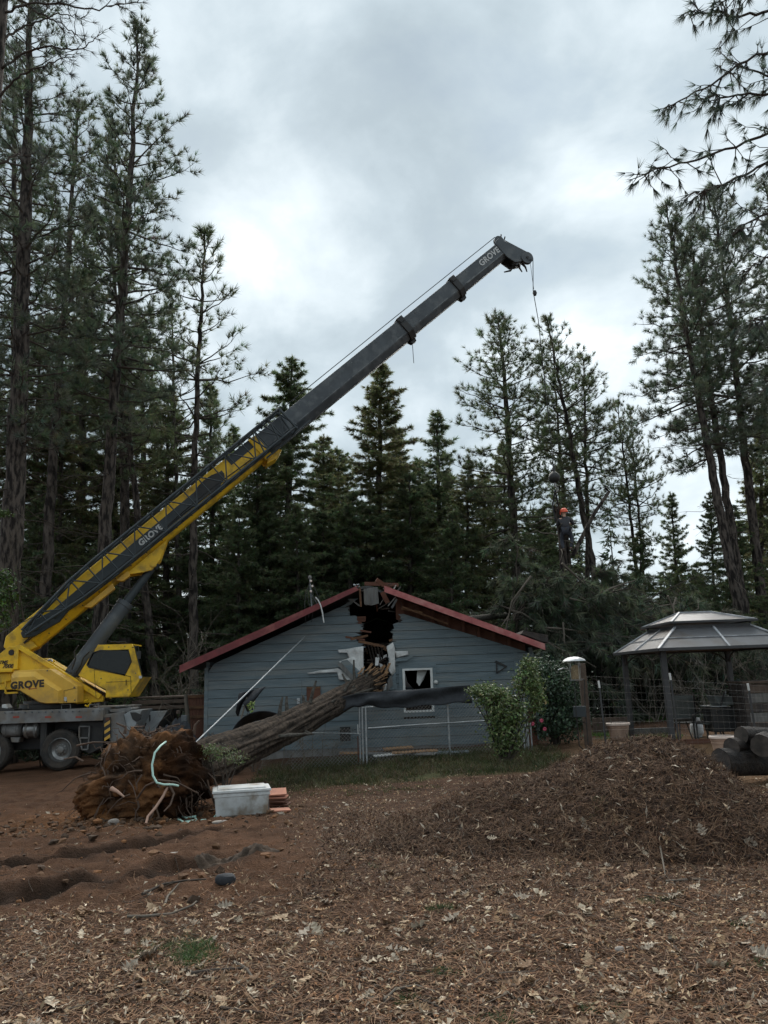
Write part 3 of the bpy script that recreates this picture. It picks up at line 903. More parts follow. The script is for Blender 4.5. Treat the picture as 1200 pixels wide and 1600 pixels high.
# carrier
lx = W(-330, 1117, CY)[0]                     # carrier runs on out of the picture
def zc(px, py, Y=CY): return W(px, py, Y)[2]
zt_deck = zc(100, 1108); zb_deck = zc(100, 1125)
rx = W(163, 1117, CY)[0]
deck = MB().box((lx, CY, zb_deck), (rx, CY + 2.7, zt_deck)).build('carrier_deck', M['deck'], crane, bevel=.02)
MB().box((lx, CY - .03, zb_deck - .05), (rx - .02, CY - .002, zt_deck - .04)).build('deck_rail', M['deck'], deck, bevel=.01)
zg = cg
ch_ = MB()
ch_.box((lx, CY + .7, zg + .55), (rx + .5, CY + 2.0, zb_deck - .005))
ch_.box((W(66, 1130, CY)[0], CY + .15, zg + .62), (W(70, 1130, CY)[0], CY + .7, zb_deck - .005))
ch_.build('chassis', M['black'], crane, bevel=.02)
cp_([(124, 1127), (163, 1127), (161, 1168), (140, 1178), (128, 1172)], CY + .25, .4, 'skirt_panel', M['black'])
cp_([(63, 1128), (72, 1128), (70, 1160), (66, 1184), (62, 1180)], CY + .15, .6, 'mud_flap', M['black'])
# front corner of the carrier, pale and sloping
cp_([(160, 1117), (191, 1112), (200, 1150), (175, 1160), (165, 1150)], CY + .02, .25, 'front_corner', M['deck'])
cp_([(190, 1118), (205, 1110), (222, 1109), (205, 1150), (197, 1150)], CY + .1, 2.3, 'front_panel', M['pale_metal'])
cp_([(216, 1112.5), (262, 1110), (236, 1150), (206, 1150)], CY + 1.0, 1.4, 'front_panel', M['pale_metal'])
cp_([(233, 1117), (235, 1117), (235, 1126), (233, 1128)], CY + .98, .015, 'panel_handle', M['black'], bevel=None)
cp_([(203, 1113), (212, 1113), (221, 1117), (220, 1124), (213, 1128), (207, 1124)], CY + .07, .025, 'front_lamp', M['black'], bevel=.004)
cp_([(170, 1109), (204, 1105), (206, 1108), (200, 1113), (172, 1113)], CY + .3, 1.2, 'deck_plate', M['deck'])
cp_([(150, 1106), (200, 1102), (202, 1104.5), (152, 1108)], CY + .9, 1.2, 'deck_plate', M['pale_metal'])
# hazard board
hz = cp_([(161.5, 1121), (172.5, 1120), (172.5, 1150), (163, 1156)], CY - .05, .04, 'hazard_board', M['black'], bevel=.003)
for k_ in range(3):
    y0 = 1131 + k_ * 11
    cp_([(163, y0), (172, y0 - 6), (172, y0 - 1), (163, y0 + 5)], CY - .054, .003, 'hazard_stripe', M['pale_yellow'], hz, bevel=None)
cp_([(165, 1121.5), (171, 1121), (171, 1125), (165, 1126)], CY - .056, .005, 'tail_lamp', M['brown_board'], hz, bevel=None)
# step frame and step
st = MB()
def pbar(b_, a, c, Y, w=.035):
    b_.bar(W(a[0], a[1], Y), W(c[0], c[1], Y), w, w, up=(0, 1, 0))
for a, c in (((124, 1135), (140, 1135)), ((140, 1135), (139, 1153)), ((139, 1153), (124, 1153)), ((124, 1153), (124, 1135)), ((125, 1154), (128, 1171)), ((128, 1171), (137, 1171)), ((139, 1153), (137, 1171))):
    pbar(st, a, c, CY + .18)
st.build('step', M['deck'], crane)
# wheels
def wheel(px, py, Y, rr=.56):
    c = W(px, py, Y)
    c[2] = zg + rr
    tyre = MB().lathe([(rr * .60, -.16), (rr * .86, -.17), (rr * .97, -.12), (rr, -.02), (rr, .10), (rr * .97, .18), (rr * .86, .2), (rr * .6, .2)], c, (0, 1, 0), 40, cap=False)
    for i in range(40):
        a = i / 40 * 2 * math.pi
        d = np.array([math.cos(a), 0, math.sin(a)]); t = np.array([-math.sin(a), 0, math.cos(a)])
        tyre.obox(c + d * rr * .985 + t * -.016 + np.array([0, -.09, 0]), t * .032, np.array([0, .2, 0]), d * .022)
    w = tyre.build('wheel', M['rubber'], crane, sm=35)
    MB().lathe([(rr * .61, -.14), (rr * .56, -.15), (rr * .53, -.10), (rr * .50, -.03), (rr * .42, .0), (rr * .34, .02), (rr * .3, .02)], c, (0, 1, 0), 36, cap=False).build('rim', M['steel'], w, sm=40)
    MB().lathe([(rr * .5, .01), (rr * .3, .015), (rr * .26, -.03), (rr * .19, -.05), (rr * .17, -.12), (rr * .08, -.14), (0, -.14)], c, (0, 1, 0), 30, cap=False).build('hub', M['deck'], w, sm=40)
    for i in range(10):
        a = i / 10 * 2 * math.pi
        MB().lathe([(.018, 0), (.018, -.03), (.0, -.035)], c + np.array([math.cos(a) * rr * .24, -.03, math.sin(a) * rr * .24]), (0, 1, 0), 6, cap=False).build('wheel_nut', M['steel'], w)
for px in (97, -12, -190):
    wheel(px, 1165, CY + .28)
    wheel(px, 1165, CY + 2.35)
# fuel and air tanks
def tank(x0, x1, py, r, mt, nm):
    a, b_ = W(x0, py, CY + .3), W(x1, py, CY + .3)
    L_ = b_[0] - a[0]
    t = MB().lathe([(0, 0), (r * .7, .01), (r, .06), (r, L_ - .06), (r * .7, L_ - .01), (0, L_)], a, (1, 0, 0), 28, cap=False).build(nm, mt, crane, sm=35)
    for f in (.25, .75):
        MB().lathe([(r + .001, L_ * f - .03), (r + .012, L_ * f - .028), (r + .012, L_ * f + .028), (r + .001, L_ * f + .03)], a, (1, 0, 0), 28, cap=False).build('strap', M['deck'], t, sm=35)
tank(5, 36, 1140, .21, M['deck'], 'air_tank')
tank(38, 65, 1141, .22, M['steel'], 'fuel_tank')
cp_([(16, 1152), (31, 1152), (29, 1160), (18, 1160)], CY + .2, .3, 'battery_box', M['deck'])
cp_([(-20, 1104), (22, 1108), (22, 1115.5), (-20, 1117)], CY + .02, .5, 'outrigger_box', M['black'])
cp_([(3, 1101), (8, 1100), (12, 1105), (12, 1109), (2, 1109)], CY + .1, .3, 'marker_box', M['white'])
cp_([(72, 1104), (83, 1104), (83, 1111), (73, 1111)], CY + .6, .3, 'swing_lock', M['yellow'])
# turntable
tt = W(90, 1102, CY + 1.35)
MB().lathe([(1.0, 0), (1.05, .02), (1.05, .14), (.95, .16), (.95, .24)], (tt[0], tt[1], zt_deck + .002), (0, 0, 1), 40).build('turntable', M['black'], crane, sm=40)
# superstructure
SY = CY + .35
plate = [(-60, 1030), (-14, 1022), (0, 1021), (13, 1010.5), (30, 1009), (38, 1013), (157, 1086), (162, 1089), (161, 1096), (120, 1100), (24, 1078), (-60, 1078)]
tower = cp_(plate, SY + .25, .12, 'boom_tower', M['yellow'], bevel=.015)
cp_(plate, SY + 1.55, .12, 'boom_tower', M['yellow'], bevel=.015)
cp_([(14, 1011), (30, 1008), (33, 1009), (158, 1085.5), (154, 1092), (29, 1015), (27, 1046), (21, 1046), (22, 1016)], SY + .15, .11, 'tower_rim', M['yellow'], tower, bevel=.012)
MB().lathe([(.0, -.02), (.085, -.02), (.085, .02)], W(18, 1019.5, SY + .24), (0, 1, 0), 20).build('boom_pin', M['black'], tower, sm=40)
cp_([(-60, 1046), (20, 1045), (18, 1050), (-60, 1052)], SY + .05, 1.8, 'winch_deck', M['yellow'])
cp_([(-60, 1053), (16, 1052), (17, 1064), (2, 1068), (-60, 1068)], SY + .2, 1.4, 'counterweight', M['yellow'], bevel=.03)
cp_([(-60, 1070), (8, 1069), (8, 1082), (-60, 1082)], SY + .5, 1.2, 'counterweight_frame', M['black'], bevel=.02)
for a, c in (((9, 1064), (9, 1083)), ((9, 1083), (28, 1082)), ((9, 1075), (20, 1075))):
    b_ = MB(); pbar(b_, a, c, SY + .1, .05); b_.build('frame_bar', M['yellow'], crane)
lettering('TMS', .13, W(5, 1035, SY + .245), (1, 0, -.02), (0, 0, 1), M['dark_letter'], tower, shear=.3, bold=.006)
lettering('700E', .155, W(12, 1041, SY + .245), (1, 0, -.02), (0, 0, 1), M['dark_letter'], tower, shear=.3, bold=.006)
# side engine cover
oc = [(17, 1056), (22, 1048), (77, 1045), (121, 1072), (120.5, 1098), (73, 1100), (62, 1098.5), (25, 1076), (17, 1073)]
ic = [(19, 1060), (22, 1059), (53, 1058), (90, 1080), (90, 1099), (73, 1099.6), (62, 1098), (25, 1075), (18, 1072)]
cov = MB()
cov.prism([W(a, b_, SY - .30) for a, b_ in oc], (0, .5, 0))
cover = cov.build('side_cover', M['pale_yellow'], crane, bevel=.02)
icp = MB()
A_ = np.array([W(a, b_, SY - .302) for a, b_ in [(18, 1055), (23, 1049.5), (56, 1049), (98, 1077), (98, 1099), (73, 1099.8), (62, 1098.2), (25, 1075.5), (17.5, 1072.5)]])
B_ = np.array([W(a, b_, SY - .42) for a, b_ in [(19.5, 1060), (23, 1058.5), (53, 1057), (91, 1080), (90.5, 1098), (73, 1098.6), (62.5, 1097), (25.5, 1074.5), (19, 1071)]])
n_ = len(A_)
icp.add(np.vstack([A_, B_]), [list(range(n_, 2 * n_))] + [[i, (i + 1) % n_, n_ + (i + 1) % n_, n_ + i] for i in range(n_)])
icp.build('cover_face', M['pale_yellow'], cover)
lettering('GROVE', .27, W(42.5, 1070, SY - .425), (1, 0, .04), (0, 0, 1), M['dark_letter'], cover, bold=.014, space=1.12)
MB().bar(W(48, 1076.5, SY - .425), W(58, 1075.2, SY - .425), .006, .02, up=(0, 0, 1)).build('lettering', M['red_letter'], cover)
MB().lathe([(0, 0), (.03, 0), (.03, .006), (0, .006)], W(46, 1076, SY - .42), (0, -1, 0), 10).build('emblem', M['red_letter'], cover)
MB().prism([W(a, b_, SY - .306) for a, b_ in ((100, 1089), (104, 1089), (104.5, 1094), (102, 1096), (100, 1094))], (0, .004, 0)).build('warning_label', M['white_letter'], cover)
# pipes and hooks beside the tower foot
for pts in ([(120, 1086), (121, 1100)], [(132, 1096), (138, 1093), (142, 1098), (137, 1104), (133, 1102)], [(75, 1032), (80, 1031), (82, 1034)], [(83, 1035), (86, 1032)]):
    MB().tube([W(a, b_, SY + .1) for a, b_ in pts], .03, 8).build('hydraulic_fitting', M['yellow'] if pts[0][0] > 80 else M['steel'], crane, sm=50)
# lower nose of the superstructure, behind the tower
cp_([(60, 1030), (70, 1028), (104, 1048), (125, 1062), (165, 1085), (165, 1092), (150, 1092), (60, 1046)], SY + .8, .5, 'mast_frame', M['yellow'])
# operator cab
KY = SY + .05
cab_o = [(154, 1007.5), (206, 1006), (209, 1010), (212, 1022), (221, 1058), (201.5, 1088.5), (166, 1089.5), (166, 1077), (123, 1055)]
win_o = [(136, 1038.5), (145, 1020), (157, 1016.3), (200.5, 1015.6), (205, 1034), (195, 1055), (139, 1042.5)]
# cab body: outer shell with a window opening in the near side
def ring(outer, inner, Y, th):
    b_ = MB()
    def resamp(poly, n):
        p = np.array(poly + [poly[0]], float); s = np.concatenate([[0], np.cumsum(np.linalg.norm(np.diff(p, axis=0), axis=1))])
        return p, s
    c = np.mean(inner, 0)
    angs = sorted(set([math.atan2(y - c[1], x - c[0]) for x, y in outer + inner]))
    def hit(poly, a):
        best = None
        d = np.array([math.cos(a), math.sin(a)])
        for i in range(len(poly)):
            p = np.array(poly[i], float) - c; q = np.array(poly[(i + 1) % len(poly)], float) - c
            e_ = q - p; den = d[0] * e_[1] - d[1] * e_[0]
            if abs(den) < 1e-9: continue
            t = (p[0] * e_[1] - p[1] * e_[0]) / den; u = (p[0] * d[1] - p[1] * d[0]) / den
            if t > 0 and -1e-6 <= u <= 1 + 1e-6 and (best is None or t > best): best = t
        return c + d * best
    O = [hit(outer, a) for a in angs]; I = [hit(inner, a) for a in angs]
    n = len(angs)
    V = [W(x, y, Y) for x, y in O] + [W(x, y, Y) for x, y in I]
    V = np.array(V); V2 = V + np.array([0, th, 0])
    F = []
    for i in range(n):
        j = (i + 1) % n
        F += [[i, j, n + j, n + i], [2 * n + i, 3 * n + i, 3 * n + j, 2 * n + j], [i, 2 * n + i, 2 * n + j, j], [n + i, n + j, 3 * n + j, 3 * n + i]]
    return b_.add(np.vstack([V, V2]), F)
cabn = ring(cab_o, win_o, KY, .05)
P_ = [W(a, b_, KY + .05) for a, b_ in cab_o]
for i in (0, 4, 5, 6, 7, 8):                   # roof, nose underside, floor and back skins; the front stays glazed
    a, b_ = np.array(P_[i]), np.array(P_[(i + 1) % len(P_)])
    nn = np.cross(b_ - a, (0, 1, 0)); nn = nrm(nn) * .03
    cabn.prism([a, b_, b_ + np.array([0, .9, 0]), a + np.array([0, .9, 0])], -nn if nn[2] > 0 and i in (0,) else nn * 0.5)
cab = cabn.build('operator_cab', M['yellow'], crane)
cabf = ring(cab_o, win_o, KY + .95, .05).build('cab_side', M['yellow'], cab)
MB().prism([W(a, b_, KY + .02) for a, b_ in win_o], (0, .008, 0)).build('side_window', M['clear'], cab)
MB().prism([W(a, b_, KY + .97) for a, b_ in win_o], (0, .008, 0)).build('side_window', M['clear'], cab)
MB().prism([W(a, b_, KY + .03) for a, b_ in ((207.5, 1008), (212, 1009), (223, 1057), (219.5, 1057))], (0, .92, 0)).build('windscreen', M['clear'], cab)
MB().prism([W(a, b_, KY - .012) for a, b_ in ((205, 1007.5), (207, 1007.5), (221, 1058), (217, 1058))], (0, .05, 0)).build('front_pillar', M['yellow'], cab)
MB().tube([W(a, b_, KY + .0) for a, b_ in ((136, 1038.5), (145, 1020), (157, 1016.3), (200.5, 1015.6), (205, 1034), (195, 1055), (139, 1042.5), (136, 1038.5))], .022, 6).build('window_seal', M['black'], cab, sm=60)
MB().bar(W(162, 1031, KY + .3), W(196, 1032, KY + .3), .3, .03).build('seat_back', M['deck'], cab)
MB().tube([W(168, 1054, KY + .4), W(174, 1042, KY + .4), W(186, 1038, KY + .4)], .02, 6).build('control_arm', M['black'], cab)
cp_([(166, 1083.5), (203.5, 1082.5), (201.5, 1088), (166, 1089)], KY - .012, .01, 'cab_sill', M['yellow'], cab, bevel=.003)
MB().box(W(217, 1056, KY - .02), W(222, 1060, KY + .02)).build('door_handle', M['white'], cab)
cp_([(125, 1066), (164, 1086), (164, 1094), (166, 1096), (128, 1100)], KY + .3, .4, 'cab_support', M['black'])
# --- boom: a frame along the boom's axis
BA = W(17, 1020, SY + .9); BT = W(785, 392, 28.0)
bt = nrm(BT - BA); bs_ = nrm(np.cross(bt, (0, 0, 1))); bu = np.cross(bs_, bt); BL = np.linalg.norm(BT - BA)
def BP(l, s, u): return BA + bt * l + bs_ * s + bu * u
def b_at(px, py, s=0.0):                     # distance along the boom axis that shows nearest that place
    best = min(np.linspace(0, BL * 1.05, 1200), key=lambda l: (PROJ(BP(l, s, 0))[0] - px) ** 2 + (PROJ(BP(l, s, 0))[1] - py) ** 2)
    return best
def section(l0, l1, w, h, dz=0.0, cham=.28, l0drop=0.0):
    pr = [(-w / 2, h / 2), (w / 2, h / 2), (w / 2, -h / 2 + h * cham), (w * .24, -h / 2), (-w * .24, -h / 2), (-w / 2, -h / 2 + h * cham)]
    return MB().prism([BP(l0, s, u + dz) for s, u in pr], bt * (l1 - l0))
l_y0 = b_at(46, 995); l_y1 = b_at(413, 708); l_c1 = b_at(632, 518); l_c2 = b_at(712, 452)
b0 = section(l_y0, l_y1, .78, .86).build('boom_base_section', M['yellow'], crane, bevel=.03)
# heel of the boom, tapering to its pin
hp = [(-.39, .43), (.39, .43), (.39, -.3), (-.39, -.3)]
MB().prism([BP(0, -.36, .22), BP(.05, -.36, -.25), BP(l_y0, -.36, -.43), BP(l_y0 + .02, -.36, .43), BP(l_y0 - .45, -.36, .42)], bs_ * .72).build('boom_heel', M['yellow'], b0, bevel=.03)
def side(l0, l1, u0, u1, s, mt, nm, par, th=.006, sl=0.0):
    return MB().prism([BP(l0, s, u0), BP(l1, s, u0 - sl), BP(l1, s, u1), BP(l0, s, u1)], bs_ * th).build(nm, mt, par)
NS = 1.0 if (PROJ(BP(5, 1, 0)) and np.linalg.norm(BP(5, 1, 0) - CAM) < np.linalg.norm(BP(5, -1, 0) - CAM)) else -1.0
sd = NS * .392
lo = b_at(95, 965); hi = b_at(345, 775)
MB().prism([BP(lo, sd, -.17), BP(hi, sd, -.17), BP(hi + .5, sd, .05), BP(hi + .5, sd, .20), BP(hi, sd, .22), BP(lo, sd, .14)], bs_ * NS * .006).build('dark_stripe', M['stripe'], b0)
side(l_y1 - 1.25, l_y1 - .25, .12, .425, sd, M['stripe'], 'dark_stripe', b0, NS * .006)
lg = b_at(240, 846)
lettering('GROVE', .26, BP(lg, sd + NS * .010, .02), bt * (1 if NS > 0 else 1), bu, M['white_letter'], b0, shear=.15, bold=.012, space=1.1)
# oval pulley recess near the end of the base section
lr = b_at(334, 772)
MB().prism([BP(lr + .62 * math.cos(a), sd + NS * .008, .06 + .25 * math.sin(a)) for a in np.linspace(0, 2 * math.pi, 24)[:-1]], bs_ * NS * .01).build('recess_plate', M['black'], b0)
# end collar and brackets in yellow
MB().prism([BP(l_y1 - .25, -.44, .40), BP(l_y1 - .25, .44, .40), BP(l_y1 - .25, .44, -.50), BP(l_y1 - .25, -.44, -.50)], bt * .3).build('end_collar', M['yellow'], b0, bevel=.02)
MB().prism([BP(l_y1 - .1, NS * .3, -.44), BP(l_y1 + .35, NS * .3, -.40), BP(l_y1 + .45, NS * .3, -.55), BP(l_y1 + .1, NS * .3, -.66), BP(l_y1 - .3, NS * .3, -.60)], bs_ * -NS * .6).build('guide_bracket', M['yellow'], b0, bevel=.02)
ll = b_at(228, 880)
MB().prism([BP(ll - .8, -.32, -.42), BP(ll + .95, -.32, -.42), BP(ll + .35, -.32, -.78), BP(ll - .05, -.32, -.86), BP(ll - .3, -.32, -.74)], bs_ * .10).build('cylinder_lug', M['yellow'], b0, bevel=.015)
MB().prism([BP(ll - .8, .22, -.42), BP(ll + .95, .22, -.42), BP(ll + .35, .22, -.78), BP(ll - .05, .22, -.86), BP(ll - .3, .22, -.74)], bs_ * .10).build('cylinder_lug', M['yellow'], b0, bevel=.015)
for k_ in (-.15, .3):
    MB().prism([BP(ll + k_, -.30, -.42), BP(ll + k_, .30, -.42), BP(ll + k_ - .02, .30, -.66), BP(ll + k_ - .02, -.30, -.66)], bt * .03).build('gusset', M['yellow'], b0)
lb = b_at(160, 935)
for k_, (d0, d1) in enumerate(((-.6, .5), (.62, 1.1))):
    MB().prism([BP(lb + d0, NS * .2, -.40), BP(lb + d1, NS * .2, -.40), BP(lb + d1 - .05, NS * .2, -.58), BP(lb + d0 + .15, NS * .2, -.56)], bs_ * NS * .24).build('side_bracket', M['pale_yellow'], b0, bevel=.015)
# grey sections with their collars
s2 = section(l_y1 - .2, l_c1 + .02, .70, .82).build('boom_mid_section', M['boom'], crane, bevel=.025)
s3 = section(l_c1 - .1, l_c2 + .02, .62, .735).build('boom_mid_section', M['boom'], crane, bevel=.025)
l_t = BL
s4 = section(l_c2 - .1, l_t, .55, .68).build('boom_tip_section', M['boom'], crane, bevel=.025)
def collar(l, w, h, par):
    b_ = section(l - .14, l + .14, w + .13, h + .13)
    c_ = b_.build('boom_collar', M['black'], par, bevel=.02)
    for k_ in (-1, 1):
        MB().obox(BP(l - .10, k_ * (w / 2 + .065) - .02, h * .30), bt * .2, bs_ * .05 * k_, bu * .1).build('wear_pad', M['black'], c_, bevel=.008)
    MB().prism([BP(l - .2, -.1, -h / 2 - .06), BP(l + .1, -.1, -h / 2 - .06), BP(l + .05, -.1, -h / 2 - .18), BP(l - .15, -.1, -h / 2 - .16)], bs_ * .2).build('collar_foot', M['black'], c_, bevel=.01)
    return c_
collar(l_c1, .70, .82, s2); collar(l_c2, .62, .735, s3)
MB().tube([BP(l_c1 - .1, 0, -.55), BP(l_c1 - .1, 0, -.55) + np.array([.02, 0, -.8])], .012, 5).build('loose_cable', M['black'], s2)
# scuffed lines along the lower edge, and weld seams
for (sec, l0, l1, w, h) in ((s2, l_y1 + .3, l_c1 - .3, .70, .82), (s3, l_c1 + .3, l_c2 - .3, .62, .735), (s4, l_c2 + .3, l_t - .3, .55, .68)):
    u = -h / 2 + h * .28
    l = l0
    while l < l1:
        d = random.uniform(.3, 1.3)
        if random.random() < .75:
            w_ = random.uniform(.012, .035)
            side(l, min(l + d, l1), u + .02, u + .02 + w_, NS * (w / 2 + .001), M['boom_lite'], 'scuff_strip', sec, NS * .004)
        l += d + random.uniform(.02, .25)
    for k_ in range(int((l1 - l0) / 1.3)):
        MB().lathe([(0, 0), (.02, 0), (.02, .012), (0, .014)], BP(l0 + .4 + k_ * 1.3, NS * w / 2, h * .33), bs_ * NS, 8).build('bolt', M['boom_lite'], sec)
side(l_c2 + .4, l_t - .25, -.16, -.12, NS * .279, M['boom_lite'], 'edge_strip', s4, NS * .005)
ltx = b_at(756, 407)
lettering('GROVE', .33, BP(ltx + .1, NS * .282, .10), bt, bu, M['white_letter'], s4, shear=.12, bold=.010, space=1.08)
# boom head
HY_ = 28.0
hd = MB()
for s in (-.30, .24):
    o = bs_ * s
    hd.prism([p + o for p in (BP(l_t - .25, 0, .40), BP(l_t + .05, 0, .44), BP(l_t + .45, 0, -.35), BP(l_t + .55, 0, -.72), BP(l_t + .30, 0, -.95), BP(l_t - .15, 0, -.72), BP(l_t - .25, 0, -.34))], bs_ * .06)
head = hd.build('boom_head', M['boom'], crane, bevel=.015)
MB().prism([BP(l_t + .02, -.2, .38), BP(l_t + .10, -.2, .36), BP(l_t + .50, -.2, -.40), BP(l_t + .42, -.2, -.42)], bs_ * .4).build('head_plate', M['boom_lite'], head, bevel=.01)
MB().prism([BP(l_t - .1, -.2, -.5), BP(l_t + .3, -.2, -.4), BP(l_t + .35, -.2, -.9), BP(l_t - .05, -.2, -.85)], bs_ * .4).build('head_block', M['black'], head, bevel=.02)
for pts in ([BP(l_t - .1, 0, -.75), BP(l_t - .35, 0, -.82), BP(l_t - .62, .0, -.70)], [BP(l_t + .1, 0, -.85), BP(l_t + .05, .0, -.98), BP(l_t - .02, .05, -1.16)], [BP(l_t + .3, 0, -.9), BP(l_t + .28, .02, -1.1), BP(l_t + .2, 0, -1.28)]):
    MB().tube(pts, [.06, .04, .025], 6).build('hanging_strap', M['black'], head, sm=60)
sp = W(779, 377, HY_ - .05); sh_ = W(823, 403.5, HY_ - .05)
def sheave(c, r, nm='sheave', par=head):
    ax = bs_
    s_ = MB().lathe([(r * .2, -.06), (r, -.07), (r * .86, -.02), (r * .86, .02), (r, .07), (r * .2, .06)], c, ax, 28, cap=True).build(nm, M['boom'], par, sm=30)
    MB().lathe([(0, -.1), (r * .22, -.1), (r * .22, .1), (0, .1)], c, ax, 14, cap=False).build('sheave_pin', M['black'], s_, sm=40)
    return s_
sheave(sp, .20); sheave(sh_, .25)
MB().prism([p - bs_ * .12 for p in (W(805, 396, HY_), W(812, 392, HY_), W(826, 400, HY_), W(829, 408, HY_), W(818, 409, HY_), W(806, 405, HY_))], bs_ * .03).build('nose_plate', M['boom'], head, bevel=.006)
MB().prism([p + bs_ * .10 for p in (W(805, 396, HY_), W(812, 392, HY_), W(826, 400, HY_), W(829, 408, HY_), W(818, 409, HY_), W(806, 405, HY_))], bs_ * .03).build('nose_plate', M['boom'], head, bevel=.006)
MB().prism([p - bs_ * .1 for p in (W(806, 398, HY_), W(815, 402, HY_), W(814, 410, HY_), W(806, 416, HY_), W(800, 412, HY_))], bs_ * .2).build('nose_block', M['boom'], head, bevel=.01)
MB().tube([W(782.5, 372, HY_), W(783, 366.5, HY_)], .03, 6).build('anemometer', M['black'], head)
MB().tube([W(788, 374, HY_), W(789, 370, HY_)], .03, 6).build('head_lamp', M['black'], head)
# hoist rope over the sheaves and down to the ball
rope = MB()
rope.tube([BP(l_y0 + 1.5, .05, .62), BP(l_y1, .05, .60), BP(l_c1, .05, .62), sp + bu * .22], .016, 5)
rope.tube([sp + bu * .2 + bt * .1, sh_ + np.array([.05, 0, .25])], .016, 5)
ball = W(866, 746, 28.6)
rope.tube([sh_ + np.array([.25, 0, 0]), W(833, 455, 28.0), W(841, 500, 28.1), ball + np.array([0, 0, .5])], .016, 5)
rope.tube([sh_ + np.array([.12, -.02, -.2]), W(834, 452, 28.0)], .009, 5)
rp = rope.build('hoist_rope', M['black'], crane)
MB().lathe([(0, -.12), (.06, -.1), (.09, 0), (.06, .1), (0, .12)], W(835.5, 458, 28.0), (0, 0, 1), 12, cap=False).build('anti_block_weight', M['black'], rp, sm=50)
bl = MB().lathe([(0, -.22), (.11, -.2), (.19, -.12), (.225, 0), (.19, .12), (.11, .2), (.06, .24), (.06, .36), (.03, .40), (.03, .5), (0, .5)], ball, (0, 0, 1), 24, cap=False).build('headache_ball', M['black'], crane, sm=50)
hk = MB().tube([ball + np.array([0, 0, -.2]), ball + np.array([0, 0, -.36]), ball + np.array([.09, 0, -.44]), ball + np.array([.09, 0, -.54]), ball + np.array([0, 0, -.6]), ball + np.array([-.08, 0, -.54])], [.04, .045, .045, .045, .04, .02], 8)
hk.build('hook', M['steel'], bl, sm=60)
# lift cylinder
c0 = W(108, 1060, SY + .9); c1 = BP(ll + .1, 0, -.74)
tc_ = nrm(c1 - c0); Lc = np.linalg.norm(c1 - c0)
MB().lathe([(.18, 0), (.235, .02), (.235, Lc * .62), (.255, Lc * .622), (.255, Lc * .655), (.16, Lc * .66)], c0, tc_, 24).build('lift_cylinder', M['boom'], crane, sm=35)
MB().lathe([(.13, Lc * .655), (.13, Lc - .1), (.17, Lc - .08), (.17, Lc + .1)], c0, tc_, 20).build('lift_rod', M['stripe'], crane, sm=35)
MB().lathe([(.1, -.36), (.1, .36)], c1, bs_, 16).build('cylinder_pin', M['yellow'], crane, sm=40)
# lattice jib stowed along the near side of the base section
jl0 = b_at(44, 988); jl1 = b_at(452, 676)
js0, js1 = NS * .50, NS * .92
ju = lambda l: (np.interp(l, [jl0, jl0 + 2.2, jl1], [.16, .46, .50]), np.interp(l, [jl0, jl0 + 2.2, jl1], [-.02, -.28, -.34]))
jib = MB()
jch = []
for s, k_ in ((js0, 0), (js1, 0), (js0, 1), (js1, 1)):
    ls = np.linspace(jl0, jl1, 12)
    jch.append([BP(l, s, ju(l)[k_]) for l in ls])
jm = MB().tube(jch[1], .042, 8)
jb = jm.build('lattice_jib', M['stripe'], crane, sm=60)
for c_ in (jch[0], jch[2], jch[3]):
    MB().tube(c_, .042, 8).build('jib_chord', M['stripe'], jb, sm=60)
nb = 17
for i in range(nb):
    l0 = jl0 + (jl1 - jl0) * (i + .1) / nb; l1 = jl0 + (jl1 - jl0) * (i + 1.1) / nb
    l1 = min(l1, jl1)
    t0, d0 = ju(l0); t1, d1 = ju(l1)
    for a, c_ in ((BP(l0, js1, t0), BP(l1, js1, d1)) if i % 2 else (BP(l0, js1, d0), BP(l1, js1, t1)), (BP(l0, js0, t0), BP(l1, js1, t1)), (BP(l0, js0, d0), BP(l1, js1, d1)), (BP(l0, js0, t0), BP(l0, js1, t0)), (BP(l0, js1, t0), BP(l0, js1, d0)), (BP(l0, js0, d0), BP(l0, js1, d0))):
        MB().tube([a, c_], .024, 5).build('jib_lacing', M['stripe'], jb, sm=60)
# closed foot and head of the jib
f0 = jl0
MB().prism([BP(f0 - .15, NS * .46, .02), BP(f0 + .1, NS * .46, -.16), BP(f0 + .9, NS * .46, -.30), BP(f0 + 1.5, NS * .46, -.18), BP(f0 + 1.2, NS * .46, .05), BP(f0 + .3, NS * .46, .24), BP(f0 - .1, NS * .46, .18)], bs_ * NS * .16).build('jib_foot', M['stripe'], jb, bevel=.02)
for k_ in range(5):
    l = jl1 - 1.5 + k_ * .33
    MB().tube([BP(l, js1, ju(l)[0]), BP(l + .25 * (-1) ** k_, js1, ju(l)[1])], .03, 5).build('jib_lacing', M['stripe'], jb, sm=60)
MB().tube([BP(jl1, js1, .5), BP(jl1, js1, -.40), BP(jl1 - .1, js0, -.40), BP(jl1, js0, .5), BP(jl1, js1, .5)], .045, 6).build('jib_end_frame', M['stripe'], jb, sm=60)
MB().bar(BP(l_y1 - .2, NS * .40, -.46), BP(l_y1 + 1.9, NS * .40, -.40), .12, .06, up=bu).build('jib_support', M['stripe'], jb)
MB().bar(BP(l_y1 + .4, NS * .36, .45), BP(l_y1 + .4, NS * .95, .52), .05, .05, up=bt).build('jib_support', M['stripe'], jb)
MB().tube([BP(l_y1 - .3, 0, .44), BP(l_y1 - .3, 0, .62), BP(l_y1 + .1, 0, .62)], .03, 6).build('rope_guide', M['black'], b0)
MB().tube([BP(l_y1 + .6, .1, .42), BP(l_y1 + .6, .1, .62), BP(l_y1 + .8, .1, .62), BP(l_y1 + .8, .1, .42)], .02, 6).build('rope_guide', M['black'], s2)
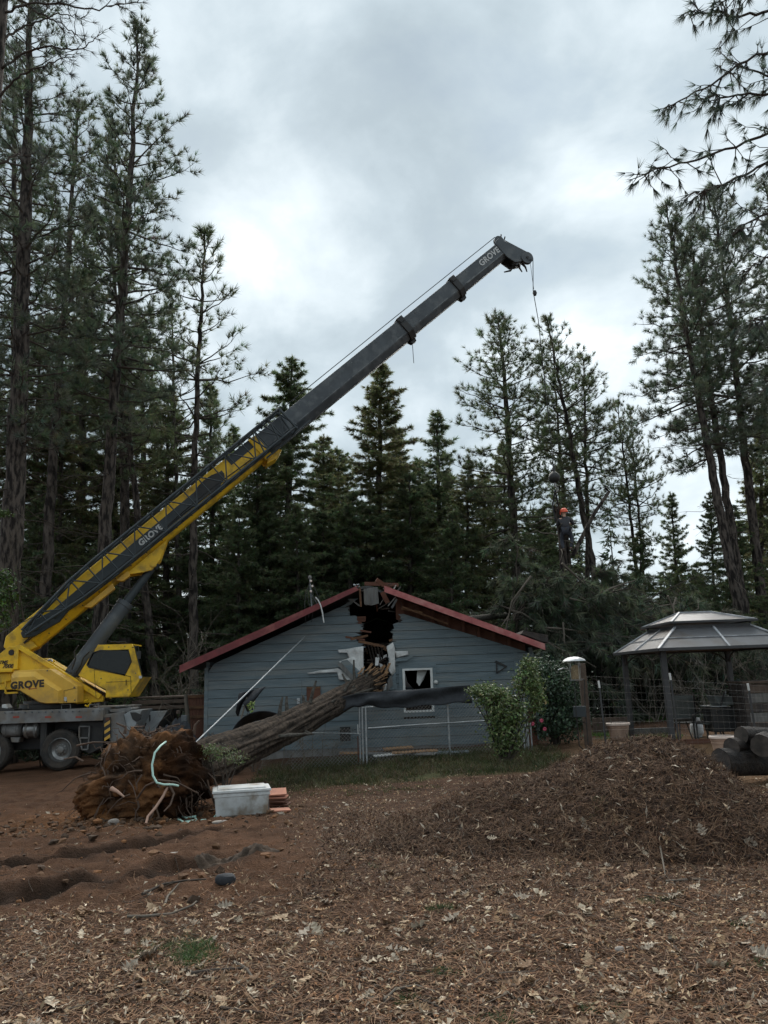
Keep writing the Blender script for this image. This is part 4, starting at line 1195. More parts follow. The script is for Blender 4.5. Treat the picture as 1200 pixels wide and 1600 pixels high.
MB().tube([BP(3.2, NS * .40, -.60), BP(3.4, NS * .44, -.70), W(60, 960, SY), W(0, 990, SY - .2), W(-90, 1030, SY - .3)][2:], .012, 4).build('guy_wire', M['black'], crane)

# ------------------------------------------------------------------ timber mats, black heap and red fence beside the crane
def slabs(lab, px0, px1, py0, py1, Y, D, n, nm, mt, tilt=0):
    a = W(px0, py1, Y); b_ = W(px1, py0, Y)
    g_ = gz(a[0], Y)
    t = thing('timber_mat', lab, 'timber mat', ((a[0] + b_[0]) / 2, Y, a[2]), 'timber mats stacked beside the crane')
    wd = D / n
    for i in range(n):
        MB().obox((a[0], Y + i * wd, a[2] + random.uniform(-.004, .004)), (b_[0] - a[0] - random.uniform(0, .1), 0, tilt), (0, wd - .012, 0), (0, 0, b_[2] - a[2])).build('beam', mt, t, bevel=.012)
    return t
slabs('lowest timber mat of the stack behind the pale crane nose', 203, 300, 1101, 1110, CY + 1.1, 2.4, 8, 'm', M['brown_mat'])
slabs('dark timber mat in the middle of the stack behind the crane nose', 206, 290, 1092.5, 1101, CY + 1.1, 2.4, 8, 'm', M['brown_mat'])
slabs('topmost timber mat of the stack, lighter brown on top', 212, 291, 1087, 1092.5, CY + 1.2, 2.2, 7, 'm', M['brown_mat'])
a = W(206, 1150, CY + 1.4)
sup = thing('timber_crib', 'dark timber cribbing under the stack of mats', 'cribbing', (a[0] + 1, CY + 1.6, gz(a[0], CY + 1.6)))
for i in range(4):
    z_ = gz(a[0], CY + 1.6) + i * .24 - .05
    for k_ in range(3):
        if i % 2:
            MB().box((a[0] + .1, CY + 1.5 + k_ * .8, z_), (a[0] + 1.6, CY + 1.75 + k_ * .8, z_ + .235)).build('block', M['dark_wood'], sup, bevel=.01)
        else:
            MB().box((a[0] + .1 + k_ * .6, CY + 1.5, z_), (a[0] + .35 + k_ * .6, CY + 3.3, z_ + .235)).build('block', M['dark_wood'], sup, bevel=.01)
# black heap: outrigger pads, hoses and sheeting thrown together
hp0 = W(285, 1158, 20.9)
heap = thing('black_sheeting', 'crumpled black plastic sheeting heaped between the crane and the house', 'sheeting', (hp0[0], 20.9, gz(hp0[0], 20.9)))
uu, vv = np.meshgrid(np.linspace(-1, 1, 46), np.linspace(-1, 1, 40))
rr_ = np.clip(1 - np.sqrt(np.abs(uu) ** 2.6 + np.abs(vv) ** 2.6), 0, 1) ** .45
zz_ = 1.12 * rr_ * (0.80 + 1.3 * fbm(uu * 2.0, vv * 2.0, 91) + 1.0 * np.abs(fbm(uu * 4.5, vv * 4.5, 92)))
MB().sheet(np.stack([hp0[0] + uu * .98 - .05, 21.0 + vv * .55, heap.location[2] - .05 + zz_], -1)).build('crumpled_sheet', M['cloth'], heap, sm=60)
for (x, y, w_, h_, m_) in ((283, 1118, 10, 9, 'boom'), (266, 1142, 8, 6, 'concrete'), (269, 1150, 12, 7, 'concrete'), (275, 1110, 6, 5, 'brown_mat')):
    pc = MB().box(W(x, y, 20.38), W(x + w_, y + h_, 20.5)).build('loose_block', M[m_], heap, bevel=.01)
fpts = [W(297, 1088, 22.6), W(321, 1087, 22.6)]
g_ = gz(fpts[0][0], 22.6)
rf = thing('board_fence', 'short run of red brown board fence at the corner of the house', 'fence', (fpts[0][0], 22.6, g_))
nbd = 7
for i in range(nbd):
    x0 = fpts[0][0] - .1 + i * .095
    MB().box((x0, 22.6, g_), (x0 + .088, 22.625, fpts[0][2] + random.uniform(-.02, .02))).build('board', M['brown_board'], rf)
for py in (1088, 1105, 1120):
    MB().box((fpts[0][0] - .12, 22.56, W(305, py, 22.6)[2] - .04), (fpts[0][0] + .56, 22.597, W(305, py, 22.6)[2] + .04)).build('rail', M['raw_wood'], rf)
MB().tube([W(290, 1084, 22.2), W(292, 1108, 22.2), W(296, 1150, 22.2)], [.05, .06, .06], 8).build('post', M['twig_pale'], rf, sm=60)

# ------------------------------------------------------------------ small fittings on the crane
def seam(pts, Y, par, r=.008, m_='black', nm='panel_seam'):
    return MB().tube([W(a, b_, Y) for a, b_ in pts], r, 4).build(nm, M[m_], par)
seam([(150, 1089), (147, 1046), (204, 1057), (205, 1083)], KY - .006, cab)
seam([(166, 1066), (207, 1064)], KY - .006, cab, .005)
seam([(197, 1062), (197, 1071)], KY - .03, cab, .012, 'black', 'grab_handle')
seam([(206, 1012), (216, 1009), (217, 1018)], KY - .15, cab, .012, 'black', 'mirror_arm')
MB().obox(W(214, 1030, KY - .2), (.10, 0, 0), (0, .04, 0), (0, 0, .22)).build('mirror', M['black'], cab, bevel=.01)
seam([(170, 1005.5), (172, 1003), (196, 1002.5), (198, 1005)], KY + .2, cab, .014, 'black', 'roof_rail')
for px, py in ((157, 1080), (200, 1078), (158, 1060), (212, 1052), (170, 1011), (195, 1010)):
    MB().lathe([(0, 0), (.018, 0), (.018, .008), (0, .010)], W(px, py, KY), (0, -1, 0), 8).build('bolt', M['boom'], cab)
for l in np.linspace(l_y0 + .5, l_y1 - 1.5, 13):
    MB().lathe([(0, 0), (.022, 0), (.022, .012), (0, .014)], BP(l, sd, -.34), bs_ * NS, 8).build('bolt', M['black'], b0)
for i, l in enumerate(np.linspace(l_y0 + 1.2, l_y1 - .8, 6)):
    side(l, l + .025, -.42, .42, sd, M['pale_yellow'], 'weld_seam', b0, NS * .005)
for k_, (s_, u_) in enumerate(((.40, -.10), (.41, -.16))):
    MB().tube([BP(l, NS * s_, u_ + .05 * math.sin(l * 1.1 + k_)) for l in np.linspace(l_y0 - .2, l_y1 - .6, 24)], .018, 6).build('hydraulic_hose', M['black'], b0, sm=60)
for pts in ([(118, 1052), (126, 1040), (130, 1028), (140, 1018)], [(112, 1046), (118, 1030), (116, 1018), (123, 1008)], [(92, 1058), (104, 1048), (112, 1052)], [(66, 1122), (70, 1132), (66, 1142), (60, 1140)], [(40, 1126), (42, 1132), (50, 1134)]):
    MB().tube([W(a, b_, SY + .3 if b_ < 1100 else CY + .2) for a, b_ in pts], .022, 6).build('hydraulic_hose', M['black'], crane, sm=60)
seam([(52, 1101), (52, 1060)], SY - .31, cover, .006); seam([(100, 1099), (100, 1079), (119, 1075)], SY - .308, cover, .006)
for px, py in ((24, 1052), (74, 1048), (116, 1074), (117, 1094), (104, 1096)):
    MB().lathe([(0, 0), (.02, 0), (.02, .01), (0, .012)], W(px, py, SY - .302), (0, -1, 0), 8).build('bolt', M['boom'], cover)
for px in np.linspace(8, 156, 15):
    MB().lathe([(0, 0), (.022, 0), (.022, .012), (0, .014)], W(px, 1114 - .02 * px, CY - .03), (0, -1, 0), 8).build('bolt', M['boom'], deck)
for px in (20, 70, 118):
    MB().obox(W(px, 1122, CY - .034), (.18, 0, 0), (0, .006, 0), (0, 0, .05)).build('reflector', M['red_letter'], deck)
for px in (30, 96, 140):
    seam([(px, 1108), (px, 1101), (px + 14, 1100.5), (px + 14, 1107)], CY + .12, deck, .016, 'deck', 'hand_rail')

MB().obox(W(150, 1058, KY + .35), (.5, 0, 0), (0, .5, 0), (0, 0, .12)).build('operator_seat', M['black'], cab, bevel=.03)
MB().prism([W(a, b_, KY + .35) for a, b_ in ((146, 1058), (150, 1058), (156, 1030), (151, 1028))], (0, .5, 0)).build('operator_seat', M['black'], cab, bevel=.03)
MB().obox(W(188, 1064, KY + .25), (.22, 0, 0), (0, .5, 0), (0, 0, .5)).build('dashboard', M['black'], cab, bevel=.02)
# ------------------------------------------------------------------ foliage helpers
def randdir(n):
    return nrm(rng.normal(size=(n, 3)))
def needles(P, D, k, ln, wd, spread, up=0.0, jit=.25):
    """k flat needles fanning from each point P about direction D: (n*k,3,3)"""
    n = len(P)
    D = np.repeat(nrm(D), k, 0); Q = np.repeat(P, k, 0)
    d = D + spread * rng.normal(size=(n * k, 3)); d[:, 2] += up
    d = nrm(d)
    l = (np.repeat(np.broadcast_to(np.asarray(ln, float), (n,)), k) * (1 + jit * rng.uniform(-1, 1, n * k)))[:, None]
    w = nrm(np.cross(d, randdir(n * k))) * wd / 2
    Q = Q + d * l * .06
    return np.stack([Q - w, Q + w, Q + d * l], 1)
def leafquads(P, Nn, ln, wd):
    n = len(P)
    a = nrm(np.cross(Nn, randdir(n))); b = np.cross(Nn, a)
    l = (np.asarray(ln) * rng.uniform(.7, 1.25, n))[:, None]; w = (np.asarray(wd) * rng.uniform(.7, 1.25, n))[:, None]
    fold = Nn * l * .12
    return np.stack([P - a * l / 2, P + b * w / 2 + fold, P + a * l / 2, P - b * w / 2 + fold], 1)
def vary(base, n, amt=.35, hue=.12):
    base = np.asarray(base, float)
    v = 1 + amt * rng.normal(size=(n, 1)) * .6
    h = 1 + hue * rng.normal(size=(n, 3))
    return np.clip(base * v * h, .004, .9)
def curve(p0, d, L_, droop=0.0, lift=0.0, n=6, wob=.05):
    t = np.linspace(0, 1, n)[:, None]
    d = nrm(d)
    p = p0 + d * t * L_
    p[:, 2] += (-droop * t[:, 0] ** 2 + lift * t[:, 0] ** 3) * L_
    w = rng.normal(size=(n, 3)) * wob * L_ * .3 * t
    return p + w

# ------------------------------------------------------------------ fallen tree: trunk, root plate, crown beyond the house
T0 = W(318, 1193, 12.9); T1 = W(589, 1060, 21.75)
td = nrm(T1 - T0); TL = np.linalg.norm(T1 - T0)
g_ = gz(T0[0], T0[1])
fallen = thing('fallen_tree', 'large uprooted pine lying against the house, its ridged trunk driven through the gable', 'tree', (T0[0], T0[1], g_))
ta = nrm(np.cross(td, (0, 0, 1))); tb = np.cross(ta, td)
nl, na = 150, 96
LL = np.linspace(-.45, TL + 3.0, nl); th = np.linspace(0, 2 * math.pi, na, endpoint=False)
lg_, tg_ = np.meshgrid(LL, th, indexing='ij')
r_ = np.interp(lg_, [-.45, -.38, .2, 1.6, TL, TL + 3], [.02, .30, .36, .315, .265, .24])
wig = lg_ * .9
ridge = np.abs(np.sin(tg_ * 7.5 + 1.8 * fbm(lg_ * .55, tg_ * 2, 41) * 4 + .6 * np.sin(lg_ * .8)))
ridge2 = fbm(lg_ * 1.6, (np.cos(tg_)) * 9, 43, 3) + fbm(lg_ * 1.6, (np.sin(tg_)) * 9, 44, 3)
r_ = r_ * (1 + .15 * (ridge ** .6 - .6) + .14 * ridge2 + .07 * fbm(lg_ * 5, tg_ * 6, 45)) + .05 * fbm(lg_ * .5, 3 + 0 * tg_, 46)
V = T0 + td * lg_[..., None] + r_[..., None] * (np.cos(tg_)[..., None] * ta + np.sin(tg_)[..., None] * tb)
V[..., 2] += (-.10 * np.sin(np.clip(lg_ / TL, 0, 1) * math.pi))
Vc = np.concatenate([V, V[:, :1]], 1)
shade = np.clip(.8 + .9 * (ridge ** .5 - .6) + 1.1 * ridge2, .25, 1.3)
shade = np.concatenate([shade, shade[:, :1]], 1)
bark_m = mat('old_bark', (0.098, 0.074, 0.056), 0.95, (0.030, 0.024, 0.020), 9, bump=1.0, bs=34, attr=True, spec=0.15)
MB().sheet(Vc, np.repeat(shade.reshape(-1, 1), 3, 1)).build('trunk', bark_m, fallen, sm=180, colors=True)
for i in range(16):
    l = rng.uniform(2.0, TL - .5); a = rng.uniform(-.6, 3.6); r0_ = np.interp(l, [.2, 1.6, TL], [.385, .335, .275]) * .9
    dd = math.cos(a) * ta + math.sin(a) * tb
    p = T0 + td * l + dd * r0_ + np.array([0, 0, -.10 * math.sin(l / TL * math.pi)])
    L_ = rng.uniform(.08, .5)
    MB().tube([p - dd * .08, p + dd * L_ * .5 + td * L_ * .2, p + dd * L_ + td * L_ * .5], [.05, .035, .022], 7).build('limb_stub', M['bark_old'], fallen, sm=60)
# loose bark strips and splinters at the break
b = MB()
for i in range(60):
    l = TL - random.uniform(.0, 1.3); a = random.uniform(0, 2 * math.pi)
    p = T0 + td * l + .33 * (math.cos(a) * ta + math.sin(a) * tb)
    MBp = p + td * random.uniform(.2, .6) + nrm(p - T0 - td * l) * random.uniform(.0, .12)
    b.bar(p, MBp, random.uniform(.02, .05), .012)
tag(b.build('bark_splinters', M['split_wood'], fallen), None, None, None, 'stuff')
for (a, c, d_) in (((590, 1062), (606, 1050), 21.4), ((585, 1066), (601, 1040), 21.5), ((597, 1062), (609, 1036), 21.5)):
    MB().bar(W(*a, d_), W(*c, d_ + .1), .09, .04).build('splinter', M['split_wood'], fallen)
# root plate: an uneven disc of clay facing the camera's left
RC = W(222, 1197, 12.1)
rcg = gz(RC[0], RC[1])
ax_r = nrm(np.array([-.80, -.35, .10])); 
nu, nv = 190, 150
u_, v_ = np.meshgrid(np.linspace(0, 2 * math.pi, nu), np.linspace(0, math.pi, nv), indexing='xy')
sx, sy, sz = .92, .60, .74
dirs = np.stack([np.sin(v_) * np.cos(u_), np.sin(v_) * np.sin(u_), np.cos(v_)], -1)
dirs = np.sign(dirs) * np.abs(dirs) ** .85
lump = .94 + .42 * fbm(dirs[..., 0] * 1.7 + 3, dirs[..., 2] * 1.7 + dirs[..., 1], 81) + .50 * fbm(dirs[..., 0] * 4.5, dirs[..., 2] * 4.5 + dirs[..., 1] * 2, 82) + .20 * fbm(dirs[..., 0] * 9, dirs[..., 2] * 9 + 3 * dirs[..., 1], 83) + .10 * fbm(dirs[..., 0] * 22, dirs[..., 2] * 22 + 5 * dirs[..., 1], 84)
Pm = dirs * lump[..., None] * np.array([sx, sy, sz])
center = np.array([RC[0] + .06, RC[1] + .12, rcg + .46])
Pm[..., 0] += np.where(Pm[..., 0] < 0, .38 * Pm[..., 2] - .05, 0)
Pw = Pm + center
rootc = np.where((dirs[..., 0:1] > .45 + .5 * (lump[..., None] - 1)), np.array([.35, .33, .34]), np.array([1.0, 1.0, 1.0])) * (1 + 1.5 * (lump[..., None] - 1))  # right face and hollows darkened in the colour, as shade
rm = mat('root_clay', (0.20, 0.090, 0.036), 0.95, (0.060, 0.032, 0.018), 3.0, bump=1.0, bs=12, c3=(0.06, 0.036, 0.023), n3=1.6, spec=0.12, attr=True)
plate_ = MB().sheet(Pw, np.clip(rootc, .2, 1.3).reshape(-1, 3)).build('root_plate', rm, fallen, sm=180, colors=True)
# torn roots
rts = MB()
for i in range(380):
    a, e_ = random.uniform(0, 2 * math.pi), random.uniform(.15, 2.6)
    d = np.array([math.sin(e_) * math.cos(a), math.sin(e_) * math.sin(a), math.cos(e_)])
    p = center + d * np.array([sx, sy, sz]) * random.uniform(.86, 1.02)
    L_ = random.uniform(.12, .5)
    q = nrm(d * .5 + rng.normal(size=3) * .8 + np.array([0, -.1, -.35 if d[2] < .5 else .1]))
    rts.tube(curve(p, q, L_, .5, 0, 5, .25), np.linspace(random.uniform(.006, .020), .002, 5), 4, col=None)
tag(rts.build('fine_roots', M['root'], plate_, sm=60), None, None, None, 'stuff')
def root(pts, r0, r1, m_='root', Y=11.6):
    MB().tube([W(p[0], p[1], p[2] if len(p) > 2 else Y) for p in pts], np.linspace(r0, r1, len(pts)), 7).build('root', M[m_], plate_, sm=60)
root([(262, 1230, 11.7), (255, 1244, 11.6), (243, 1262, 11.4), (231, 1276, 11.3), (228, 1287, 11.2)], .022, .018, 'copper')
root([(262, 1222, 11.7), (272, 1240, 11.6), (266, 1258, 11.4), (256, 1268, 11.3)], .02, .010)
root([(236, 1164, 12.0), (252, 1160, 12), (262, 1161, 12.0)], .022, .014, 'root')
root([(120, 1165, 12.0), (145, 1160, 11.9), (182, 1160, 11.9)], .016, .01)
root([(174, 1232, 11.5), (184, 1237, 11.45), (194, 1245, 11.4)], .035, .012, 'copper')
root([(215, 1247, 11.5), (228, 1228, 11.4), (248, 1219, 11.3), (275, 1222, 11.3), (310, 1240, 11.6)], .016, .012)
root([(210, 1140, 12.2), (214, 1170, 12.0), (212, 1200, 11.9)], .008, .006, 'twig_pale')
root([(255, 1170, 12.2), (285, 1180, 12.3), (322, 1238, 12.2)], .03, .02)
root([(130, 1190, 12), (118, 1183, 12), (100, 1186, 12)], .02, .008)
for i in range(7):
    x = 195 + i * 18
    root([(x, 1150 + random.uniform(-4, 6), 12.5), (x + random.uniform(-9, 9), 1138 + random.uniform(-5, 5), 12.5), (x + random.uniform(-16, 16), 1130 + random.uniform(-6, 8), 12.5)], .03, .012)
# clods and stones of clay fallen round the plate
cl = MB()
ico = np.array([(0, 0, 1), (.89, 0, .45), (.28, .85, .45), (-.72, .53, .45), (-.72, -.53, .45), (.28, -.85, .45), (.72, .53, -.45), (-.28, .85, -.45), (-.89, 0, -.45), (-.28, -.85, -.45), (.72, -.53, -.45), (0, 0, -1)])
icf = [[0, 1, 2], [0, 2, 3], [0, 3, 4], [0, 4, 5], [0, 5, 1], [1, 6, 2], [2, 7, 3], [3, 8, 4], [4, 9, 5], [5, 10, 1], [6, 7, 2], [7, 8, 3], [8, 9, 4], [9, 10, 5], [10, 6, 1], [11, 7, 6], [11, 8, 7], [11, 9, 8], [11, 10, 9], [11, 6, 10]]
icf = np.array(icf)
clay_c = np.array([(.19, .088, .038), (.12, .066, .036), (.08, .05, .032), (.15, .08, .042)])
for i in range(1900):
    if i < 1100:
        x = RC[0] + rng.normal() * .95 - .2; y = RC[1] - .55 + rng.normal() * .55
    else:
        y = rng.uniform(6.3, 15.5); x = rng.uniform(-.62 * y, -.03 * y - .2 + .0 * y)
        if churn(np.array(x), np.array(y)) < .3: continue
    s = min(.06, abs(rng.normal()) ** 1.7 * .016 + .005)
    cl.add(ico * s * rng.uniform(.45, 1.35, (12, 1)) * np.array([1, 1, .7]) + np.array([x, y, gz(x, y) + s * .25]), icf, clay_c[rng.integers(4)] * rng.uniform(.6, 1.2))
tag(cl.build('soil_clods', M['litter'], None, (0, 0, 0), colors=True), 'clods of red brown clay scattered round the root plate', None, None, 'stuff')
# crown: heavy drooping boughs beyond the broken roof
def bough_crown(name, par, origin, axis, L_, R_, nb, mtl, col, up=.5, seed=0, zmin=0.2):
    tw = MB(); P = []; D = []
    axis = nrm(axis)
    for i in range(nb):
        t = rng.uniform(.0, 1.0)
        p0 = origin + axis * L_ * t
        d = randdir(1)[0]; d = d - axis * np.dot(d, axis) * .6 + axis * .35
        d[2] = d[2] * .8 + up * rng.uniform(.2, 1.2); d[1] *= .8
        ln = R_ * rng.uniform(.45, 1.1) * (1 - .35 * t)
        c_ = curve(p0, d, ln, rng.uniform(.3, .8), 0, 7, .10)
        c_[:, 2] = np.maximum(c_[:, 2], zmin)
        tw.tube(c_, np.linspace(.04, .009, 7), 5)
        for j in range(8):
            f = rng.uniform(.25, 1); k = min(5, int(f * 6))
            q = c_[k] + (c_[k + 1] - c_[k]) * (f * 6 - k)
            dd = nrm(nrm(c_[k + 1] - c_[k]) + rng.normal(size=3) * .6 + np.array([0, 0, -.15]))
            l2 = rng.uniform(.4, 1.1)
            c2 = curve(q, dd, l2, .5, 0, 4, .12)
            c2[:, 2] = np.maximum(c2[:, 2], zmin)
            tw.tube(c2, np.linspace(.016, .005, 4), 4, cap=False)
            n = 9
            tt = rng.uniform(.15, 1, n)
            for t_ in tt:
                kk = min(2, int(t_ * 3)); pp = c2[kk] + (c2[kk + 1] - c2[kk]) * (t_ * 3 - kk)
                P.append(pp); D.append(nrm(c2[kk + 1] - c2[kk]) + np.array([0, 0, -.35]))
    P = np.array(P); D = np.array(D)
    o = tag(tw.build('boughs', M['twig'], par, sm=60), kind='stuff')
    nd = needles(P, D, 13, .34, .030, .55, -.15)
    cc = np.repeat(vary(col, len(P), .5, .12), 13, 0)
    MB().tris(nd, cc).build(name, M['needle'], par, colors=True)
CB = T1 + td * 3.2
hd = nrm(np.array([.42, .86, .18]))
bough_crown('crown', fallen, np.array([4.2, 26.8, 3.4]), np.array([.72, .40, .06]), 7.0, 4.5, 74, None, (.092, .112, .072), .62, zmin=.3)
MB().tube([CB, CB + hd * 2.5, np.array([1.6, 25.6, 3.3]), np.array([4.5, 29.5, 3.8])], [.27, .22, .16, .1], 8).build('upper_trunk', M['bark_old'], fallen, sm=60)
fb = W(985, 985, 27.5)
fall2 = thing('fallen_tree', 'tangle of grey green broken boughs heaped between the house and the gazebo', 'tree', (fb[0], 27.5, gz(fb[0], 27.5)))
bough_crown('crown', fall2, np.array([fb[0] - 4.4, 27.2, 2.5]), np.array([1, .1, -.04]), 7.6, 4.6, 112, None, (.112, .132, .092), .66, zmin=.2)
for pts in ([(878, 880), (905, 905), (925, 925), (940, 938)], [(860, 1040), (890, 1010), (925, 985)], [(905, 1040), (935, 1000), (960, 990)], [(900, 930), (935, 950), (975, 985)], [(830, 900), (800, 940), (790, 985)], [(935, 960), (955, 975), (985, 1000)], [(870, 960), (895, 985), (930, 1030)]):
    MB().tube([W(a, b_, 26.2 + .3 * i) for i, (a, b_) in enumerate(pts)], np.linspace(.045, .02, len(pts)), 6).build('broken_limb', M['twig_pale'], fall2, sm=60)
for i in range(22):
    p_ = np.array([fb[0] + rng.uniform(-4.6, 3.0), 26.0 + rng.uniform(-.6, .8), rng.uniform(1.5, 4.6)])
    MB().tube(curve(p_, nrm(rng.normal(size=3) * np.array([1, .3, .8])), rng.uniform(.8, 2.6), .3, 0, 6, .2), np.linspace(rng.uniform(.02, .045), .008, 6), 5).build('broken_limb', M['twig_pale'], fall2, sm=60)

# ------------------------------------------------------------------ bare saplings and dead brush
def bare_shrub(lab, base, stems, Hh, group, spread=.35, r=.018, m_='twig_pale', name='bare_sapling', cat='sapling', sub=7):
    t = thing(name, lab, cat, tuple(base), group)
    b = MB()
    for i in range(stems):
        d = nrm(np.array([rng.normal() * spread, rng.normal() * spread, 1]))
        h = Hh * rng.uniform(.6, 1.05)
        c_ = curve(np.array(base) + np.array([rng.normal() * .08, rng.normal() * .08, -.03]), d, h, rng.uniform(-.05, .15), 0, 9, .10)
        b.tube(c_, np.linspace(r, r * .25, 9), 5)
        for j in range(sub):
            k = rng.integers(2, 8); dd = nrm(nrm(c_[k] - c_[k - 1]) + rng.normal(size=3) * .75)
            c2 = curve(c_[k], dd, h * rng.uniform(.12, .35), .1, 0, 5, .15)
            b.tube(c2, np.linspace(r * .45, r * .12, 5), 4, cap=False)
            for q in range(3):
                dd2 = nrm(nrm(c2[3] - c2[2]) + rng.normal(size=3) * .8)
                b.tube(curve(c2[rng.integers(1, 5)], dd2, h * rng.uniform(.05, .14), .1, 0, 3, .1), [r * .2, r * .12, r * .08], 3, cap=False)
    b.build('stem', M[m_], t, sm=60)
    return t
p = G(476, 1196); bare_shrub('grey bare sapling standing in front of the middle of the fallen trunk', p, 3, 2.0, 'bare saplings', .12, .014)
p = G(497, 1190); bare_shrub('thin bare sapling just to the house side of the trunk-front sapling', p, 2, 1.7, 'bare saplings', .14, .011)
p = G(438, 1205); bare_shrub('low twisted bare twigs under the fallen trunk near the root end', p, 3, .8, 'bare saplings', .5, .012)
for px, py, h, lab in ((400, 1208, 1.0, 'dry twiggy brush below the middle of the fallen trunk'), (362, 1212, .7, 'low dry brush between the root plate and the white tote'), (520, 1190, .9, 'dry weed stalks between the trunk and the silver fence posts')):
    p = G(px, py); bare_shrub(lab, p, 14, h, 'dry brush under the trunk', .6, .007, name='dead_brush', cat='brush', sub=5)
for px, Y, h, lab in ((262, 25.5, 5.0, 'tall pale bare brush arching between crane cab and house eave'), (302, 24.5, 4.2, 'pale bare brush rising behind the left eave of the house'), (235, 28, 4.0, 'dead brush behind the windscreen of the crane cab')):
    q = W(px, 1100, Y); bare_shrub(lab, (q[0], Y, gz(q[0], Y)), 5, h, 'dead brush beside the house', .32, .022, name='dead_brush', cat='brush', sub=10)
for px, py, Y, h, lab in ((1105, 1095, 24.0, 3.0, 'grey bare brush behind the gazebo, nearest the right post'), (1020, 1090, 25.0, 2.4, 'grey bare brush behind the middle of the gazebo'), (1180, 1095, 26.0, 3.4, 'grey bare brush at the right edge behind the planks')):
    q = W(px, py, Y); bare_shrub(lab, (q[0], Y, gz(q[0], Y)), 8, h, 'bare brush behind the gazebo', .45, .016, name='dead_brush', cat='brush', sub=9)

# ------------------------------------------------------------------ leafy shrubs
def leafy(name, lab, cat, base, blobs, n, ln, wd, col, col2, stems, group=None):
    t = thing(name, lab, cat, tuple(base), group)
    P = []; Nn = []
    tot = sum(b_[2] for b_ in blobs)
    for (c_, rad, wgt) in blobs:
        k = int(n * wgt / tot)
        d = randdir(k); rr2 = rng.uniform(.2, 1, k) ** .55 * (1 + .22 * np.abs(rng.normal(size=k)) * (rng.uniform(size=k) < .35))
        q = d * rr2[:, None] * np.asarray(rad); q = q * (1 + 1.1 * fbm(d[:, 0] * 3.5 + c_[0], d[:, 2] * 3.5 + d[:, 1] * 2, 17)[:, None])
        P.append(q + np.asarray(c_)); Nn.append(nrm(d * .6 + rng.normal(size=(k, 3)) * .55 + np.array([0, 0, .5])))
    P = np.vstack(P); Nn = np.vstack(Nn)
    mk = rng.uniform(size=len(P))[:, None]
    cc = vary(col, len(P), .45, .10) * (mk < .8) + vary(col2, len(P), .4, .1) * (mk >= .8)
    MB().quads(leafquads(P, Nn, ln, wd), cc).build('foliage', M['leaf'], t, colors=True)
    b = MB()
    for i in range(stems):
        c_, rad, _ = blobs[rng.integers(len(blobs))]
        e_ = np.asarray(c_) + randdir(1)[0] * np.asarray(rad) * .75
        m_ = (np.asarray(base) + e_) / 2 + rng.normal(size=3) * .08
        b.tube([np.asarray(base) + rng.normal(size=3) * np.array([.06, .06, 0]) - np.array([0, 0, .03]), m_, e_], [.02, .013, .004], 5)
    b.build('stem', M['twig'], t, sm=60)
    return t
bb = G(790, 1192)
def rel(px, py, Y): return W(px, py, Y)
by = bb[1]
leafy('leafy_shrub', 'bushy shrub with yellow green leaves by the end of the chain link fence', 'shrub', bb,
      [(rel(790, 1110, by), (.50, .45, .42), 3), (rel(765, 1085, by), (.42, .4, .25), 1.6), (rel(825, 1065, by), (.34, .3, .36), 1.6), (rel(788, 1150, by), (.42, .36, .42), 1.8), (rel(748, 1078, by), (.28, .25, .12), .35), (rel(826, 1040, by), (.2, .2, .22), .5), (rel(838, 1090, by), (.2, .25, .35), .8)],
      6800, .080, .042, (.098, .142, .044), (.235, .275, .115), 26)
cb_ = G(868, 1172); cy_ = cb_[1] + 1.2; cb_ = np.array([W(868, 1160, cy_)[0], cy_, gz(W(868, 1160, cy_)[0], cy_)])
cam_b = leafy('camellia_bush', 'dark green camellia bush with a few pink flowers beside the house corner', 'bush', cb_,
      [(rel(862, 1075, cy_), (.70, .6, .62), 2.4), (rel(868, 1125, cy_), (.72, .6, .55), 2.6), (rel(848, 1050, cy_), (.5, .5, .4), 1), (rel(885, 1095, cy_), (.42, .4, .5), 1.2)],
      7500, .085, .050, (.035, .066, .032), (.085, .125, .075), 18)
for px, py in ((846, 1126), (851, 1139), (832, 1131)):
    p = W(px, py, cy_ - .62); f = MB()
    for k in range(7):
        a = k * 2 * math.pi / 7; d = np.array([math.cos(a), -.45, math.sin(a)])
        f.lathe([(0, 0), (.022, .015), (.026, .036), (.0, .06)], p, nrm(d), 6, cap=False)
    f.build('flower', M['pink'], cam_b, sm=60)

# ------------------------------------------------------------------ chain link fence and shade cloth
F0 = G(566, 1196); FYc = F0[1]
e1 = W(824, 1172, FYc + .9); e1[2] = gz(e1[0], e1[1])
s0 = W(455, 1190, FYc - .2); s0[2] = gz(s0[0], s0[1])
fence = thing('chain_link_fence', 'sagging chain link fence with silver posts in front of the house', 'fence', tuple(F0))
ftop = W(566, 1104, FYc)[2]
fh = ftop - F0[2]
def fpost(p, h, r=.024, tilt=(0, 0), m_='galv'):
    return MB().tube([p + np.array([0, 0, -.1]), p + np.array([tilt[0], tilt[1], h])], r, 10).build('post', M[m_], fence, sm=50)
for px in (563.5, 568, 573.5):
    q = W(px, 1196, FYc - .01 * (px - 563)); fpost(np.array([q[0], q[1], F0[2]]), fh, .020)
MB().bar(W(559, 1132, FYc - .03), W(559.5, 1147, FYc - .03), .03, .02).build('latch', M['white'], fence)
MB().tube([W(559, 1150, FYc - .03), W(560, 1190, FYc - .03)], .014, 6).build('latch_bar', M['brown_board'], fence)
for t_, nm in ((.52, ''), (1.0, '')):
    q = F0 * (1 - t_) + e1 * t_; q[2] = gz(q[0], q[1]); fpost(q, fh)
